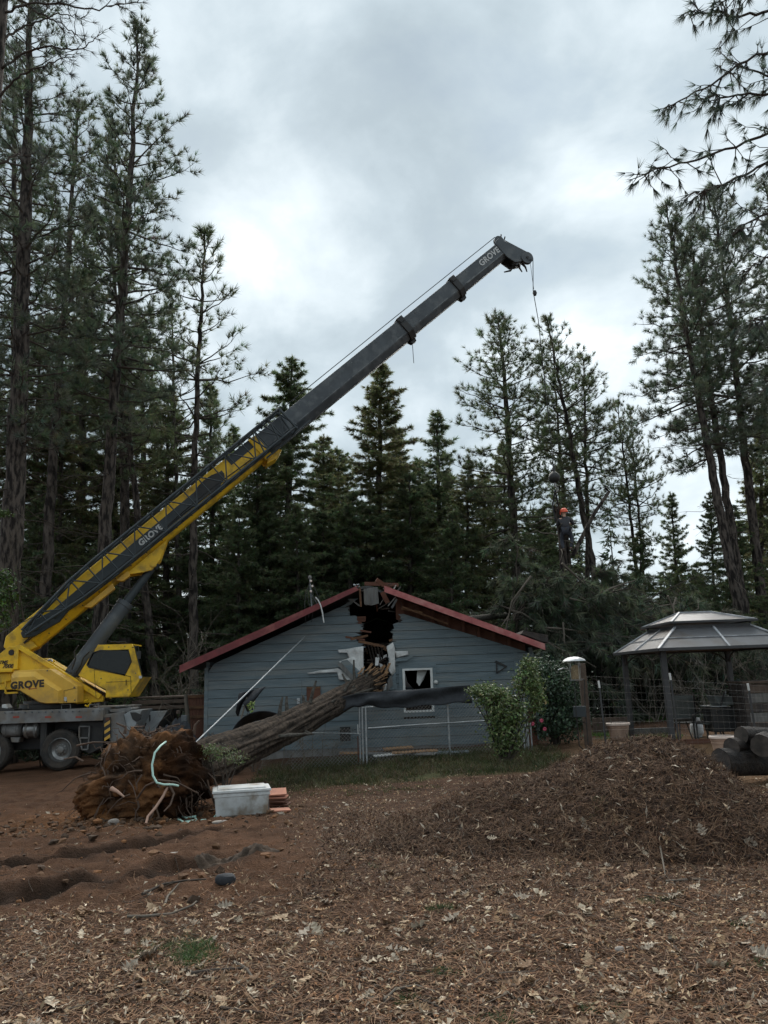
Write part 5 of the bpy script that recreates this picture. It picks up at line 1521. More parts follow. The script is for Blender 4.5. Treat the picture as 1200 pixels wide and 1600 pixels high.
for px, py0, py1 in ((827, 1175, 1118), (832, 1175, 1130), (820, 1172, 1138)):
    q = W(px, py0, FYc + .8); fpost(np.array([q[0], q[1], gz(q[0], q[1])]), W(px, py1, FYc + .8)[2] - gz(q[0], q[1]), .018)
rl = MB().tube([W(575, 1138, FYc), W(650, 1132.5, FYc + .25), W(760, 1126, FYc + .65)], .015, 8).build('middle_rail', M['galv'], fence, sm=60)
MB().tube([F0 + np.array([0, 0, fh * .98]), e1 + np.array([0, 0, fh * .98])], .014, 8).build('top_rail', M['galv'], fence, sm=60)
MB().tube([s0 + np.array([0, 0, .85]), F0 + np.array([0, 0, .7])], .012, 8).build('middle_rail', M['galv'], fence, sm=60)
ml = MB()
def linkmesh(b, A, B, h0, h1, st=.085, r=.0048):
    L_ = np.linalg.norm((B - A)[:2]); dx = (B - A) / L_
    n = int(L_ / st)
    for k in range(-int(1.4 / st), n + int(1.4 / st)):
        for sgn in (1, -1):
            # a diagonal wire from the bottom at x to the top at x+sgn*h
            x0 = k * st; x1 = x0 + sgn * (h1 - h0)
            a0, a1 = x0, x1; z0, z1 = h0, h1
            lo, hi = min(a0, a1), max(a0, a1)
            if hi <= 0 or lo >= L_: continue
            def cl_(x, z):
                if x < 0: return 0.0, z0 + (0 - x0) / (x1 - x0) * (z1 - z0)
                if x > L_: return L_, z0 + (L_ - x0) / (x1 - x0) * (z1 - z0)
                return x, z
            p0 = cl_(x0, z0); p1 = cl_(x1, z1)
            P_ = A + dx * p0[0]; Q_ = A + dx * p1[0]
            sag = .02 * math.sin(x0 * 2)
            b.tube([np.array([P_[0], P_[1] + sag, P_[2] + p0[1]]), np.array([Q_[0], Q_[1] + sag, Q_[2] + p1[1]])], r, 3, cap=False)
linkmesh(ml, F0, e1, .03, fh * .98)
linkmesh(ml, s0, F0, .03, .85)
tag(ml.build('wire_mesh', M['deck'], fence), None, None, None, 'stuff')
# cloth hung along the top of the fence
cxs = np.linspace(0, 1, 60)
toppx = [(480, 1111), (520, 1092), (560, 1083), (600, 1080), (640, 1078), (690, 1074), (735, 1070)]
botpx = [(482, 1130), (520, 1117), (552, 1105), (575, 1102), (610, 1107), (650, 1104), (700, 1100), (738, 1097)]
tp = np.array(toppx, float); bp = np.array(botpx, float)
def lin(tbl, t):
    s = np.linspace(0, 1, len(tbl)); return np.interp(t, s, tbl[:, 0]), np.interp(t, s, tbl[:, 1])
rows = []
for j, f in enumerate(np.linspace(0, 1, 10)):
    rw = []
    for t in cxs:
        a = lin(tp, t); c_ = lin(bp, t)
        x = a[0] * (1 - f) + c_[0] * f; y = a[1] * (1 - f) + c_[1] * f + 1.2 * math.sin(t * 40) * f
        Yd = FYc - .10 + .6 * max(0, t - .3) - .05 * math.sin(f * 6.3 + t * 9) - .05 * math.sin(t * 33) * (1 - abs(2 * f - 1)) - .9 * max(0, .28 - t)
        rw.append(W(x, y, Yd))
    rows.append(rw)
p = W(610, 1090, FYc)
clo = MB().sheet(np.array(rows)).build('shade_cloth', M['cloth'], None, p, sm=180)
sol = clo.modifiers.new('thickness', 'SOLIDIFY'); sol.thickness = .006
tag(clo, 'black shade cloth strip drooping along the fence top below the window', 'shade cloth')
# black cloth on the wall by the trunk, on two poles
rows = []
for f in np.linspace(0, 1, 14):
    rw = []
    for t in np.linspace(0, 1, 12):
        x = 374 + 42 * t - 6 * f * (1 - t) - 26 * f * t; y = 1083 - 10 * t + (30 + 8 * math.sin(t * 9)) * f ** 1.2
        rw.append(W(x, y, 19.2 - .18 * math.sin(t * 8 + f * 3) - .1 * f))
    rows.append(rw)
clo = MB().sheet(np.array(rows)).build('draped_cloth', M['cloth'], None, W(395, 1090, 19.2), sm=180)
clo.modifiers.new('thickness', 'SOLIDIFY').thickness = .008
tag(clo, 'black cloth scrap draped from a pole against the house wall', 'cloth')
rows = []
for f in np.linspace(0, 1, 16):
    rw = []
    for t in np.linspace(0, 1, 8):
        a = math.pi * (1.02 - f * .75)
        x = 408 + (40 + 12 * t) * math.cos(a) * .95; y = 1160 - (30 + 14 * t) * math.sin(a) - 8 * f
        rw.append(W(x, y, 17.3 - .5 * t + .05 * math.sin(f * 20)))
    rows.append(rw)
clo = MB().sheet(np.array(rows)).build('sheeting_roll', M['cloth'], None, W(410, 1140, 17.3), sm=180)
clo.modifiers.new('thickness', 'SOLIDIFY').thickness = .01
tag(clo, 'black plastic sheet arching up behind the fallen trunk', 'sheeting')
def pole(lab, a, b_, r, mt, nm='pole', cat='pole', grp=None):
    o = MB().tube([a, a + (b_ - a) * .5 + np.array([0, 0, -.01]), b_], r, 8).build(nm, mt, None, a, sm=60)
    tag(o, lab, cat, grp); return o
pole('long thin metal pole leaning from the ground up to the house wall', W(300, 1166, 17.0), W(476, 995, 21.6), .020, M['galv'])
pole('short weathered pole standing behind the trunk and holding the cloth', W(366, 1160, 18.5), W(386, 1090, 19.1), .022, M['twig_pale'])
for px, lab in ((325.5, 'thin grey pipe stub standing at the left corner of the house'), (332, 'second grey pipe stub at the left corner of the house, nearer the wall')):
    q = W(px, 1175, 20.8); pole(lab, np.array([q[0], 20.8, gz(q[0], 20.8)]), W(px, 1145, 20.8), .035, M['grey_board'], 'pipe_stub', 'pipe', 'pipe stubs at the house corner')
# loose siding planks on the ground below the window
spots = [(590, 1176, 66, .06, 1), (612, 1172, 90, -.03, 2), (648, 1168, 70, .09, 3), (640, 1174, 55, -.12, 4), (680, 1166, 60, .02, 5), (606, 1182, 44, .18, 6), (622, 1170, 48, .25, 7), (585, 1170, 50, -.2, 8), (696, 1163, 70, -.02, 9), (660, 1178, 40, -.3, 10), (560, 1176, 60, -.06, 11)]
wd_ = ['bluish plank lying nearest the fence posts, under the others', 'longest pale plank across the heap under the window', 'split grey plank resting on the heap under the window', 'plank lying flat in the weeds in front of the heap', 'pale plank at the far side of the heap by the wall', 'short skewed plank just beside the silver fence posts', 'plank lying crosswise on top of the heap', 'thin plank behind the silver fence posts', 'long pale batten at the shrub end of the heap', 'short brown plank fallen forward from the heap', 'plank half hidden to the trunk side of the posts']
for i, (px, py, l, a, k) in enumerate(spots):
    Y = 18.9 + (k * 37 % 10) * .12
    p = W(px, py, Y); z = gz(p[0], Y) + .04 + .045 * (k % 4)
    L_ = l / 64.0
    d = np.array([math.cos(a), math.sin(a) * 1.5, .04 * math.sin(k * 2.2)])
    c_ = np.array([p[0], Y, z])
    o = MB().bar(c_ - d * L_ / 2, c_ + d * L_ / 2, .16, .02, up=(math.sin(k) * .4, -.2, 1)).build('loose_plank', M[['grey_board', 'siding', 'wrap', 'split_wood'][k % 4 if k % 4 != 2 or k % 3 == 0 else 0]], None, c_)
    tag(o, wd_[i], 'plank', 'loose planks under the window')

# ------------------------------------------------------------------ tote, tiles, hoses, stones
q = G(374, 1274); tz_ = gz(q[0], q[1])
tote = thing('storage_tote', 'dirty white plastic storage tote with a lid beside the root plate', 'tote', (q[0], q[1], tz_))
tw_, tdp, thh = .40, .26, .33
rot = np.array([[math.cos(.22), -math.sin(.22), 0], [math.sin(.22), math.cos(.22), 0], [0, 0, 1]])
def TP(p): return np.array([q[0], q[1] + .15, tz_ - .02]) + rot @ np.asarray(p, float)
def frust(w0, d0, w1, d1, z0, z1):
    A = [TP((sx_ * w0, sy_ * d0, z0)) for sx_, sy_ in ((-1, -1), (1, -1), (1, 1), (-1, 1))] + [TP((sx_ * w1, sy_ * d1, z1)) for sx_, sy_ in ((-1, -1), (1, -1), (1, 1), (-1, 1))]
    return MB().add(A, [[3, 2, 1, 0], [4, 5, 6, 7], [0, 1, 5, 4], [1, 2, 6, 5], [2, 3, 7, 6], [3, 0, 4, 7]])
frust(tw_ * .90, tdp * .90, tw_ * .98, tdp * .98, 0, thh).build('tub_body', M['tub'], tote, bevel=.02)
frust(tw_ * 1.0, tdp * 1.0, tw_ * 1.0, tdp * 1.0, thh - .06, thh - .015).build('tub_band', M['tub'], tote, bevel=.008)
lid = frust(tw_ * 1.05, tdp * 1.06, tw_ * 1.03, tdp * 1.03, thh - .005, thh + .035).build('lid', M['tub'], tote, bevel=.012)
frust(tw_ * .88, tdp * .84, tw_ * .84, tdp * .78, thh + .036, thh + .055).build('lid_panel', M['tub'], lid, bevel=.008)
for xx in np.linspace(-.30, .12, 7):
    MB().obox(TP((xx, -tdp * .955, .03)), rot @ np.array([.012, 0, 0]), rot @ np.array([0, -.010, 0]), (0, 0, thh - .1)).build('rib', M['tub'], tote)
MB().obox(TP((tw_ * .91, -.13, .05)), rot @ np.array([.03, 0, 0]), rot @ np.array([0, .26, 0]), (0, 0, .17)).build('handle_recess', M['concrete'], tote, bevel=.006)
q = G(434, 1262)
for i in range(6):
    top = i == 5
    a = random.uniform(-.25, .25); z0 = q[2] + .012 + i * .026
    dx = np.array([math.cos(a), math.sin(a), 0]) * .29; dy = np.array([-math.sin(a), math.cos(a), 0]) * .29; tl = np.array([0, 0, .022])
    if top:
        z0 += .015; dy = dy + np.array([0, 0, .06]); tl = nrm(np.cross(dx, dy)) * .022
    o0 = np.array([q[0] - .16 + random.uniform(-.03, .03), q[1] - .02, z0])
    o = MB().obox(o0, dx, dy, tl).build('paving_tile', M['terra'] if top or i == 4 else M['brown_board'], None, o0, bevel=.003)
    tag(o, ['bottom tile of the short stack beside the white tote', 'second tile up in the stack beside the tote', 'third tile up in the stack beside the tote', 'fourth tile up in the stack beside the tote', 'fifth tile up, under the tilted terracotta tile', 'tilted terracotta tile on top of the stack'][i], 'tile', 'terracotta tiles beside the tote')
q = G(441, 1269)
o = MB().obox((q[0] - .15, q[1] - .05, q[2] + .02), (.28, .03, 0), (-.06, .24, .0), (0, 0, .022)).build('paving_tile', M['terra'], None, q, bevel=.003)
tag(o, 'single terracotta tile lying flat on the soil in front of the stack', 'tile', 'terracotta tiles beside the tote')
hz_ = MB().tube([W(a, b_, y) for a, b_, y in ((259, 1159, 11.85), (251, 1165, 11.5), (242, 1176, 11.35), (237.5, 1195, 11.3), (239, 1212, 11.25), (245, 1223, 11.2), (256, 1226, 11.2), (270, 1226, 11.25), (279, 1228, 11.3))], .0145, 10).build('hose', M['hose'], None, W(240, 1200, 11.4), sm=60)
tag(hz_, 'mint green hose looped down over the face of the root plate', 'hose')
gp = G(320, 1278)
hp_ = MB()
for pts in ([(278, 1276), (286, 1281), (298, 1282), (307, 1278), (304, 1275)], [(278, 1279), (290, 1284), (306, 1282)], [(314, 1279), (322, 1278)], [(332, 1278), (341, 1273), (344, 1266), (340, 1261)], [(334, 1280), (344, 1275), (347, 1268)], [(280, 1274), (292, 1277), (306, 1275)]):
    P_ = []
    for a, b_ in pts:
        g3 = G(a, b_); g3[2] += .02; P_.append(g3)
    hp_.tube(P_, .0145, 8)
tag(hp_.build('hose', M['hose'], None, gp, sm=60), 'coiled mint green hose half buried in the soil by the tote', 'hose')
def stone(px, py, sx_, sy_, sz_, lab, mt='rock', nm='stone'):
    q = G(px, py); b = MB()
    n1_, n2_ = 16, 10
    u, v = np.meshgrid(np.linspace(0, 2 * math.pi, n1_), np.linspace(0, math.pi, n2_))
    d = np.stack([np.sin(v) * np.cos(u), np.sin(v) * np.sin(u), np.cos(v)], -1)
    d = np.sign(d) * np.abs(d) ** .75
    f = 1 + .5 * fbm(d[..., 0] * 1.5 + px, d[..., 2] * 1.5 + d[..., 1], 5)
    o = b.sheet(d * f[..., None] * np.array([sx_, sy_, sz_]) + q + np.array([0, 0, sz_ * .4])).build(nm, M[mt], None, q, sm=40)
    return tag(o, lab, 'stone' if mt == 'rock' else 'chunk')
stone(177, 1291, .075, .05, .05, 'pale angular stone on the clay in front of the root plate')
stone(345, 1288, .11, .06, .025, 'flat tan stone on the soil in front of the tote')
stone(250, 1340, .13, .06, .02, 'broad flat tan stone between the two ruts')
stone(274, 1333, .10, .05, .015, 'smaller flat tan stone beside the broad one between the ruts')
stone(352, 1386, .085, .055, .05, 'black lump of rubbish lying on the leaves beyond the ruts', 'cloth', 'black_chunk')
stone(968, 1482, .028, .02, .02, 'small whitish pebble on the needles in front of the mound')
# upturned dark turf at the end of the near rut
q = G(372, 1335)
u, v = np.meshgrid(np.linspace(-1, 1, 50), np.linspace(-1, 1, 24))
hh_ = np.clip(1 - np.abs(u) ** 2 - np.abs(v) ** 2, 0, 1) ** .6 * (.11 + .18 * fbm(u * 4, v * 4, 96))
X_ = q[0] + u * .42; Y_ = q[1] + v * .16 + u * .12
o = MB().sheet(np.stack([X_, Y_, gh(X_, Y_) - .02 + hh_], -1)).build('turf_clod', M['soil'], None, q, sm=70)
tag(o, 'dark upturned clod of turf at the end of the nearer rut', 'clod')

# ------------------------------------------------------------------ right side: posts, feeder, gazebo, pots
q = G(921, 1172)
o = MB().box((q[0] - .075, q[1], q[2] - .05), (q[0] + .085, q[1] + .12, W(921, 1036, q[1])[2])).build('wooden_post', M['brown_mat'], None, q, bevel=.012)
tag(o, 'square red brown wooden post behind the bird feeder', 'post')
q = G(835, 1166)
o = MB().box((q[0] - .10, q[1], q[2] - .05), (q[0] + .10, q[1] + .1, W(832, 1106, q[1])[2])).build('wooden_post', M['brown_board'], None, q, bevel=.012)
tag(o, 'short dark wooden post between the leafy shrub and the camellia', 'post')
q = G(908, 1178); fy = q[1] - .15
feed = thing('bird_feeder', 'hanging bird feeder with a metal dome on a black wrought iron stand', 'bird feeder', (q[0], fy, q[2]))
def tb(b, pts, r=.011, n=6):
    b.tube([W(a, c_, y if False else fy + (0 if len(p3) == 0 else p3[0])) for a, c_, *p3 in pts], r, n)
for pts in ([(898, 1065), (899, 1100), (905, 1165)], [(913, 1062, .25), (914, 1100, .25), (920, 1175, .25)], [(898, 1065), (905, 1060), (913, 1062, .25)], [(905, 1165), (917, 1176, .1), (920, 1175, .25)], [(900, 1125), (916, 1130, .25)]):
    b = MB(); tb(b, pts); b.build('stand_rod', M['black'], feed, sm=60)
MB().tube([W(872, 1047, fy), W(880, 1044, fy), W(888, 1046, fy), W(893, 1048, fy)], .018, 6).build('stand_hook', M['galv'], feed, sm=60)
dc = W(897, 1033, fy)
MB().lathe([(.26, 0), (.22, .045), (.12, .085), (.03, .10), (0, .10)], dc, (0, 0, 1), 28, cap=False).build('feeder_dome', M['galv'], feed, sm=60)
tbc = W(900, 1062, fy)
MB().lathe([(.09, 0), (.095, .02), (.095, .26), (.05, .33)], tbc, (0, 0, 1), 18).build('seed_tube', M['bird_seed'], feed, sm=50)
MB().tube([tbc + np.array([0, 0, .3]), dc + np.array([0, 0, .05])], .008, 5).build('feeder_rod', M['black'], feed)
MB().lathe([(0, 0), (.14, .0), (.15, .03)], tbc - np.array([0, 0, .02]), (0, 0, 1), 20, cap=False).build('seed_tray', M['galv'], feed, sm=50)
for a in range(4):
    an = a * math.pi / 2 + .4
    MB().tube([tbc + np.array([.13 * math.cos(an), .13 * math.sin(an), 0]), dc + np.array([.15 * math.cos(an), .15 * math.sin(an), .04])], .006, 4).build('cage_bar', M['galv'], feed)
q2 = W(907, 1112, fy + .2)
MB().box(q2 + np.array([-.14, 0, -.12]), q2 + np.array([.13, .12, .12])).build('hanging_pouch', M['stripe'], feed, bevel=.008)  # dark pouch, modelled as a plain box

# gazebo
A0 = W(1029, 1015, 17.2); gw, gd = 3.15, 3.45
gx0, gy0 = A0[0], 17.2
ez = A0[2]
gzz = gz(gx0 + 1.5, gy0 + 1.6)
gaz = thing('gazebo', 'dark metal gazebo with a smoky two tier panel roof', 'gazebo', (gx0 + gw / 2, gy0 + gd / 2, gzz))
gc = np.array([gx0 + gw / 2, gy0 + gd / 2, 0])
uw, ud = .87, .95            # half size of the opening under the upper tier
lz = ez + .50
E4 = [np.array([gx0, gy0, ez]), np.array([gx0 + gw, gy0, ez]), np.array([gx0 + gw, gy0 + gd, ez]), np.array([gx0, gy0 + gd, ez])]
U4 = [np.array([gc[0] - uw, gc[1] - ud, lz]), np.array([gc[0] + uw, gc[1] - ud, lz]), np.array([gc[0] + uw, gc[1] + ud, lz]), np.array([gc[0] - uw, gc[1] + ud, lz])]
for i in range(4):
    j = (i + 1) % 4
    for h in (0, 1):
        a0 = E4[i] + (E4[j] - E4[i]) * (.5 * h); a1 = E4[i] + (E4[j] - E4[i]) * (.5 * h + .5)
        b0_ = U4[i] + (U4[j] - U4[i]) * (.5 * h); b1_ = U4[i] + (U4[j] - U4[i]) * (.5 * h + .5)
        for v0, v1 in ((0, .5), (.5, 1)):
            MB().prism([a0 + (b0_ - a0) * v0, a1 + (b1_ - a1) * v0, a1 + (b1_ - a1) * (v1 - .006), a0 + (b0_ - a0) * (v1 - .006)], (0, 0, -.012)).build('roof_panel', M['panel'], gaz)
    MB().bar(E4[i] + np.array([0, 0, .02]), U4[i] + np.array([0, 0, .02]), .055, .03).build('hip_rib', M['rib'], gaz)
    MB().bar((E4[i] + E4[j]) / 2 + np.array([0, 0, .02]), (U4[i] + U4[j]) / 2 + np.array([0, 0, .02]), .045, .03).build('rib', M['rib'], gaz)
    mA = (E4[i] + U4[i]) / 2; mB = (E4[j] + U4[j]) / 2
    MB().bar(mA + np.array([0, 0, .012]), mB + np.array([0, 0, .012]), .03, .02).build('rib', M['rib'], gaz)
    MB().bar(E4[i], E4[j], .05, .07).build('eave_beam', M['bronze'], gaz, bevel=.006)
    MB().bar(U4[i] + np.array([0, 0, .0]), U4[j], .05, .10).build('collar_beam', M['bronze'], gaz)
uz0, uz1 = lz + .12, lz + .40
V4 = [np.array([gc[0] + sx_ * (uw + .12), gc[1] + sy_ * (ud + .12), uz0]) for sx_, sy_ in ((-1, -1), (1, -1), (1, 1), (-1, 1))]
Rg = [np.array([gc[0] - .38, gc[1], uz1]), np.array([gc[0] + .38, gc[1], uz1])]
for poly in ([V4[0], V4[1], Rg[1], Rg[0]], [V4[1], V4[2], Rg[1]], [V4[2], V4[3], Rg[0], Rg[1]], [V4[3], V4[0], Rg[0]]):
    MB().prism(poly, (0, 0, -.012)).build('upper_roof_panel', M['panel'], gaz)
for a, c_ in ((V4[0], Rg[0]), (V4[1], Rg[1]), (V4[2], Rg[1]), (V4[3], Rg[0]), (Rg[0], Rg[1])):
    MB().bar(a + np.array([0, 0, .012]), c_ + np.array([0, 0, .012]), .045, .028).build('upper_rib', M['rib'], gaz)
for i in range(4):
    MB().bar(V4[i], V4[(i + 1) % 4], .045, .05).build('upper_eave', M['bronze'], gaz)
    MB().bar(U4[i], np.array([U4[i][0], U4[i][1], uz0]), .04, .04).build('stub_post', M['bronze'], gaz)
ins_ = .28
for sx_, sy_ in ((0, 0), (1, 0), (1, 1), (0, 1)):
    px_ = gx0 + ins_ + sx_ * (gw - 2 * ins_) - (.1 if not sx_ else 0); py_ = gy0 + ins_ + sy_ * (gd - 2 * ins_)
    gz_ = gz(px_, py_)
    post = MB().box((px_ - .06, py_ - .06, gz_ - .03), (px_ + .06, py_ + .06, ez - .03)).build('post', M['bronze'], gaz, bevel=.008)
    MB().box((px_ - .11, py_ - .11, gz_ - .02), (px_ + .11, py_ + .11, gz_ + .03)).build('foot', M['bronze'], post, bevel=.006)
    for dx, dy in (((1 if not sx_ else -1), 0), (-.35 if not sx_ else .35, 0), (0, (1 if not sy_ else -1))):
        L_ = .42 * max(abs(dx), abs(dy))
        tt = np.linspace(0, math.pi / 2, 8)
        pts = [np.array([px_, py_, ez - .06 - .45]) + np.array([dx, dy, 0]) / max(abs(dx), abs(dy)) * L_ * (1 - math.cos(a)) + np.array([0, 0, .45 * math.sin(a)]) for a in tt]
        MB().tube(pts, .018, 6).build('bracket', M['bronze'], post, sm=60)
# things under it: two sling chairs, a small table, grill
def chair(lab, c_, rz_, sc=1.0):
    t = thing('patio_chair', lab, 'chair', tuple(c_), 'sling chairs under the gazebo')
    cs, sn = math.cos(rz_), math.sin(rz_)
    def q(x, y, z): return np.array([c_[0] + (x * cs - y * sn) * sc, c_[1] + (x * sn + y * cs) * sc, c_[2] + z * sc])
    MB().sheet(np.array([[q(x, -.24 + .48 * f, .42 - .03 * math.sin(math.pi * f)) for x in np.linspace(-.25, .25, 5)] for f in np.linspace(0, 1, 7)])).build('seat', M['sling'], t, sm=180).modifiers.new('thickness', 'SOLIDIFY').thickness = .012
    MB().sheet(np.array([[q(x, .24 + .22 * f, .44 + .62 * f) for x in np.linspace(-.25, .25, 5)] for f in np.linspace(0, 1, 7)])).build('backrest', M['sling'], t, sm=180).modifiers.new('thickness', 'SOLIDIFY').thickness = .012
    for s in (-1, 1):
        MB().tube([q(.27 * s, -.26, 0), q(.27 * s, -.25, .42), q(.27 * s, .24, .43), q(.27 * s, .47, 1.08)], .018, 6).build('side_frame', M['black'], t, sm=60)
        MB().tube([q(.27 * s, .36, 0), q(.27 * s, .22, .43)], .018, 6).build('leg', M['black'], t, sm=60)
        MB().tube([q(.29 * s, .30, .66), q(.29 * s, -.1, .66), q(.29 * s, -.26, .60), q(.28 * s, -.27, .42)], .02, 6).build('armrest', M['black'], t, sm=60)
    MB().tube([q(-.27, .47, 1.08), q(.27, .47, 1.08)], .018, 6).build('top_rail', M['black'], t)
    return t
chair('left sling chair under the gazebo, farther from the front post', (7.05, 19.3, gz(7.05, 19.3)), math.pi * .92)
chair('right sling chair under the gazebo, just behind the front post', (7.35, 18.6, gz(7.35, 18.6)), math.pi * 1.35)
q = W(1062, 1118, 19.2); zq = gz(q[0], 19.2)
tbt = thing('side_table', 'small round topped patio table beside the right sling chair', 'table', (q[0], 19.2, zq))
MB().lathe([(0, .50), (.3, .50), (.31, .515), (.3, .53), (0, .53)], (q[0], 19.2, zq), (0, 0, 1), 24, cap=False).build('table_top', M['grey_board'], tbt, sm=40)
for a in range(3):
    MB().tube([(q[0] + .25 * math.cos(a * 2.1), 19.2 + .25 * math.sin(a * 2.1), zq), (q[0] + .12 * math.cos(a * 2.1), 19.2 + .12 * math.sin(a * 2.1), zq + .5)], .015, 6).build('leg', M['black'], tbt)
# grill under a grey lid, and a dark cabinet of planks at the picture's edge
q0, q1 = W(1116, 1140, 18.2), W(1168, 1103, 18.2); zq = gz(q0[0], 18.2)
gr = thing('grill', 'low black grill box with a grey shelf under the gazebo', 'grill', ((q0[0] + q1[0]) / 2, 18.4, zq))
MB().box((q0[0], 18.2, zq + .2), (q1[0], 18.75, q1[2] - .02)).build('body', M['black'], gr, bevel=.02)
MB().box((q0[0] - .03, 18.15, q1[2]), (q0[0] + .34, 18.8, q1[2] + .025)).build('shelf', M['pale_metal'], gr, bevel=.006)
MB().prism([(q0[0] + .2, 18.2, q1[2] + .03), (q1[0] + .1, 18.2, q1[2] + .03), (q1[0] + .1, 18.25, q1[2] + .22), (q0[0] + .12, 18.3, q1[2] + .24)], (0, .5, 0)).build('lid', M['sling'], gr, bevel=.02)
for xx, yy in ((q0[0] + .04, 18.24), (q1[0] - .04, 18.24), (q0[0] + .04, 18.7), (q1[0] - .04, 18.7)):
    MB().box((xx - .02, yy - .02, zq - .02), (xx + .02, yy + .02, zq + .22)).build('leg', M['black'], gr)
b0q, b1q = W(1171, 1146, 17.6), W(1230, 1066, 17.6); zq = gz(b0q[0], 17.6)
pb = thing('plank_bin', 'dark plank sided bin at the right edge beyond the log pile', 'bin', ((b0q[0] + b1q[0]) / 2, 17.9, zq))
hB = b1q[2] - zq
nr = 6
for i in range(nr):
    z0 = zq + hB * i / nr
    MB().box((b0q[0], 17.6 + random.uniform(-.006, .006), z0), (b1q[0], 17.63, z0 + hB / nr - .012)).build('plank', M['brown_mat'] if i == nr - 1 else M['dark_wood'] if i % 2 else M['grey_board'], pb, bevel=.004)
    MB().box((b0q[0], 17.64, z0), (b0q[0] + .03, 18.4, z0 + hB / nr - .012)).build('plank', M['dark_wood'], pb, bevel=.004)
MB().box((b0q[0] - .02, 17.57, zq), (b0q[0] + .06, 17.598, b1q[2])).build('corner_post', M['dark_wood'], pb)
MB().box((b0q[0] - .03, 17.55, b1q[2] + .002), (b1q[0], 18.45, b1q[2] + .05)).build('lid', M['brown_mat'], pb, bevel=.006)
# planter pots
def planter(lab, px, py, rt, h, dy=0.0):
    q = G(px, py); q[1] += dy; q[0] = W(px, py, q[1])[0]; q[2] = gz(q[0], q[1])
    t = thing('planter_pot', lab, 'pot', tuple(q), 'clay planter pots')
    MB().lathe([(0, 0), (rt * .68, 0), (rt * .72, .02), (rt * .80, h * .45), (rt * .90, h * .86), (rt * .90, h * .88)], q, (0, 0, 1), 32, cap=False).build('body', M['pot'], t, sm=45)
    for f in (.58, .72):
        rr3 = rt * (.80 + .10 * (f - .45) / .41)
        MB().lathe([(rr3 - .004, h * f), (rr3 + .010, h * f + .008), (rr3 + .012, h * f + .028), (rr3, h * f + .036)], q, (0, 0, 1), 32, cap=False).build('band', M['pot'], t, sm=45)
    MB().lathe([(rt * .90, h * .86), (rt * 1.0, h * .88), (rt * 1.01, h * .98), (rt * .97, h), (rt * .86, h), (rt * .85, h * .92)], q, (0, 0, 1), 32, cap=False).build('rim', M['pot_rim'], t, sm=45)
    MB().lathe([(rt * .86, h * .90), (rt * .5, h * .93), (0, h * .94)], q, (0, 0, 1), 24, cap=False).build('potting_soil', M['soil'], t, sm=60)
    return t, q
t_, q = planter('tan clay planter pot standing in the grass beside the gazebo', 968, 1157, .295, .44)
MB().tube([(q[0] - .16, q[1], q[2] + .40), (q[0] - .18, q[1], q[2] + .55), (q[0] - .20, q[1], q[2] + .62)], .01, 5).build('dead_stalk', M['twig_pale'], t_)
planter('tan clay planter pot half hidden by the log pile', 1133, 1182, .265, .36, .35)
# propane bottle
q = G(1090, 1151)
pr = thing('propane_tank', 'white propane bottle with a collar on the ground by the gazebo', 'propane tank', tuple(q))
MB().lathe([(.10, .0), (.115, .03), (.12, .05)], q, (0, 0, 1), 24).build('foot_ring', M['propane'], pr, sm=45)
MB().lathe([(.06, .035), (.12, .05), (.152, .09), (.157, .14), (.157, .26), (.14, .32), (.10, .36), (.04, .375), (0, .375)], q, (0, 0, 1), 32, cap=False).build('tank_body', M['propane'], pr, sm=60)
MB().lathe([(.098, .35), (.10, .37), (.10, .46), (.094, .465), (.092, .36)], q, (0, 0, 1), 24, cap=False).build('collar', M['propane'], pr, sm=45)
MB().lathe([(.03, .37), (.03, .42), (.045, .425), (.045, .45), (0, .45)], q, (0, 0, 1), 10, cap=False).build('valve', M['steel'], pr, sm=40)
q = G(1109, 1131); q[1] += 1.0; q[0] = W(1109, 1126, q[1])[0]; q[2] = gz(q[0], q[1])
o = MB().lathe([(0, 0), (.09, 0), (.11, .03), (.09, .08), (.04, .10), (0, .10)], q, (0, 0, 1), 16, cap=False).build('upturned_bowl', M['grey_board'], None, q, sm=60)
tag(o, 'pale upturned bowl on the ground between propane bottle and grill', 'bowl')
# log pile
def log(lab, a, b_, r, end='log_end'):
    a = np.asarray(a, float); b_ = np.asarray(b_, float)
    t = thing('log', lab, 'log', tuple((a + b_) / 2 - np.array([0, 0, r])), 'logs in the pile at the right edge')
    n = 28; ts = np.linspace(0, 1, 10); ax = nrm(b_ - a)
    ref = np.array([0, 0, 1.0]) if abs(ax[2]) < .8 else np.array([1.0, 0, 0])
    u = nrm(np.cross(ax, ref)); v = np.cross(u, ax)
    th_ = np.linspace(0, 2 * math.pi, n)
    T, H = np.meshgrid(ts, th_, indexing='ij')
    rr4 = r * (1 + .22 * fbm(np.cos(H) * 2.5 + 9, np.sin(H) * 2.5 + T * 1.5 + a[0], 7) + .10 * fbm(np.cos(H) * 8, np.sin(H) * 8 + T * 3, 8))
    rr4[:, -1] = rr4[:, 0]
    Vv = a + (b_ - a) * T[..., None] + rr4[..., None] * (np.cos(H)[..., None] * u + np.sin(H)[..., None] * v)
    MB().sheet(Vv).build('bark', M['log_bark'], t, sm=60)
    for k, s in ((0, -1), (9, 1)):
        c_ = (a, b_)[k > 0] + ax * s * .004
        ringp = Vv[k][:-1] * .97 + c_ * .03
        MB().add(np.vstack([ringp, c_]), [[i, (i + 1) % (n - 1), n - 1] for i in range(n - 1)]).build('cut_face', M[end], t)
    return t
Yl = 11.9
gl = gz(5.6, Yl)
log('thick black wet log at the bottom of the pile', W(1126, 1191, Yl - .2), W(1215, 1190, Yl + .3), .19, 'dark_wood')
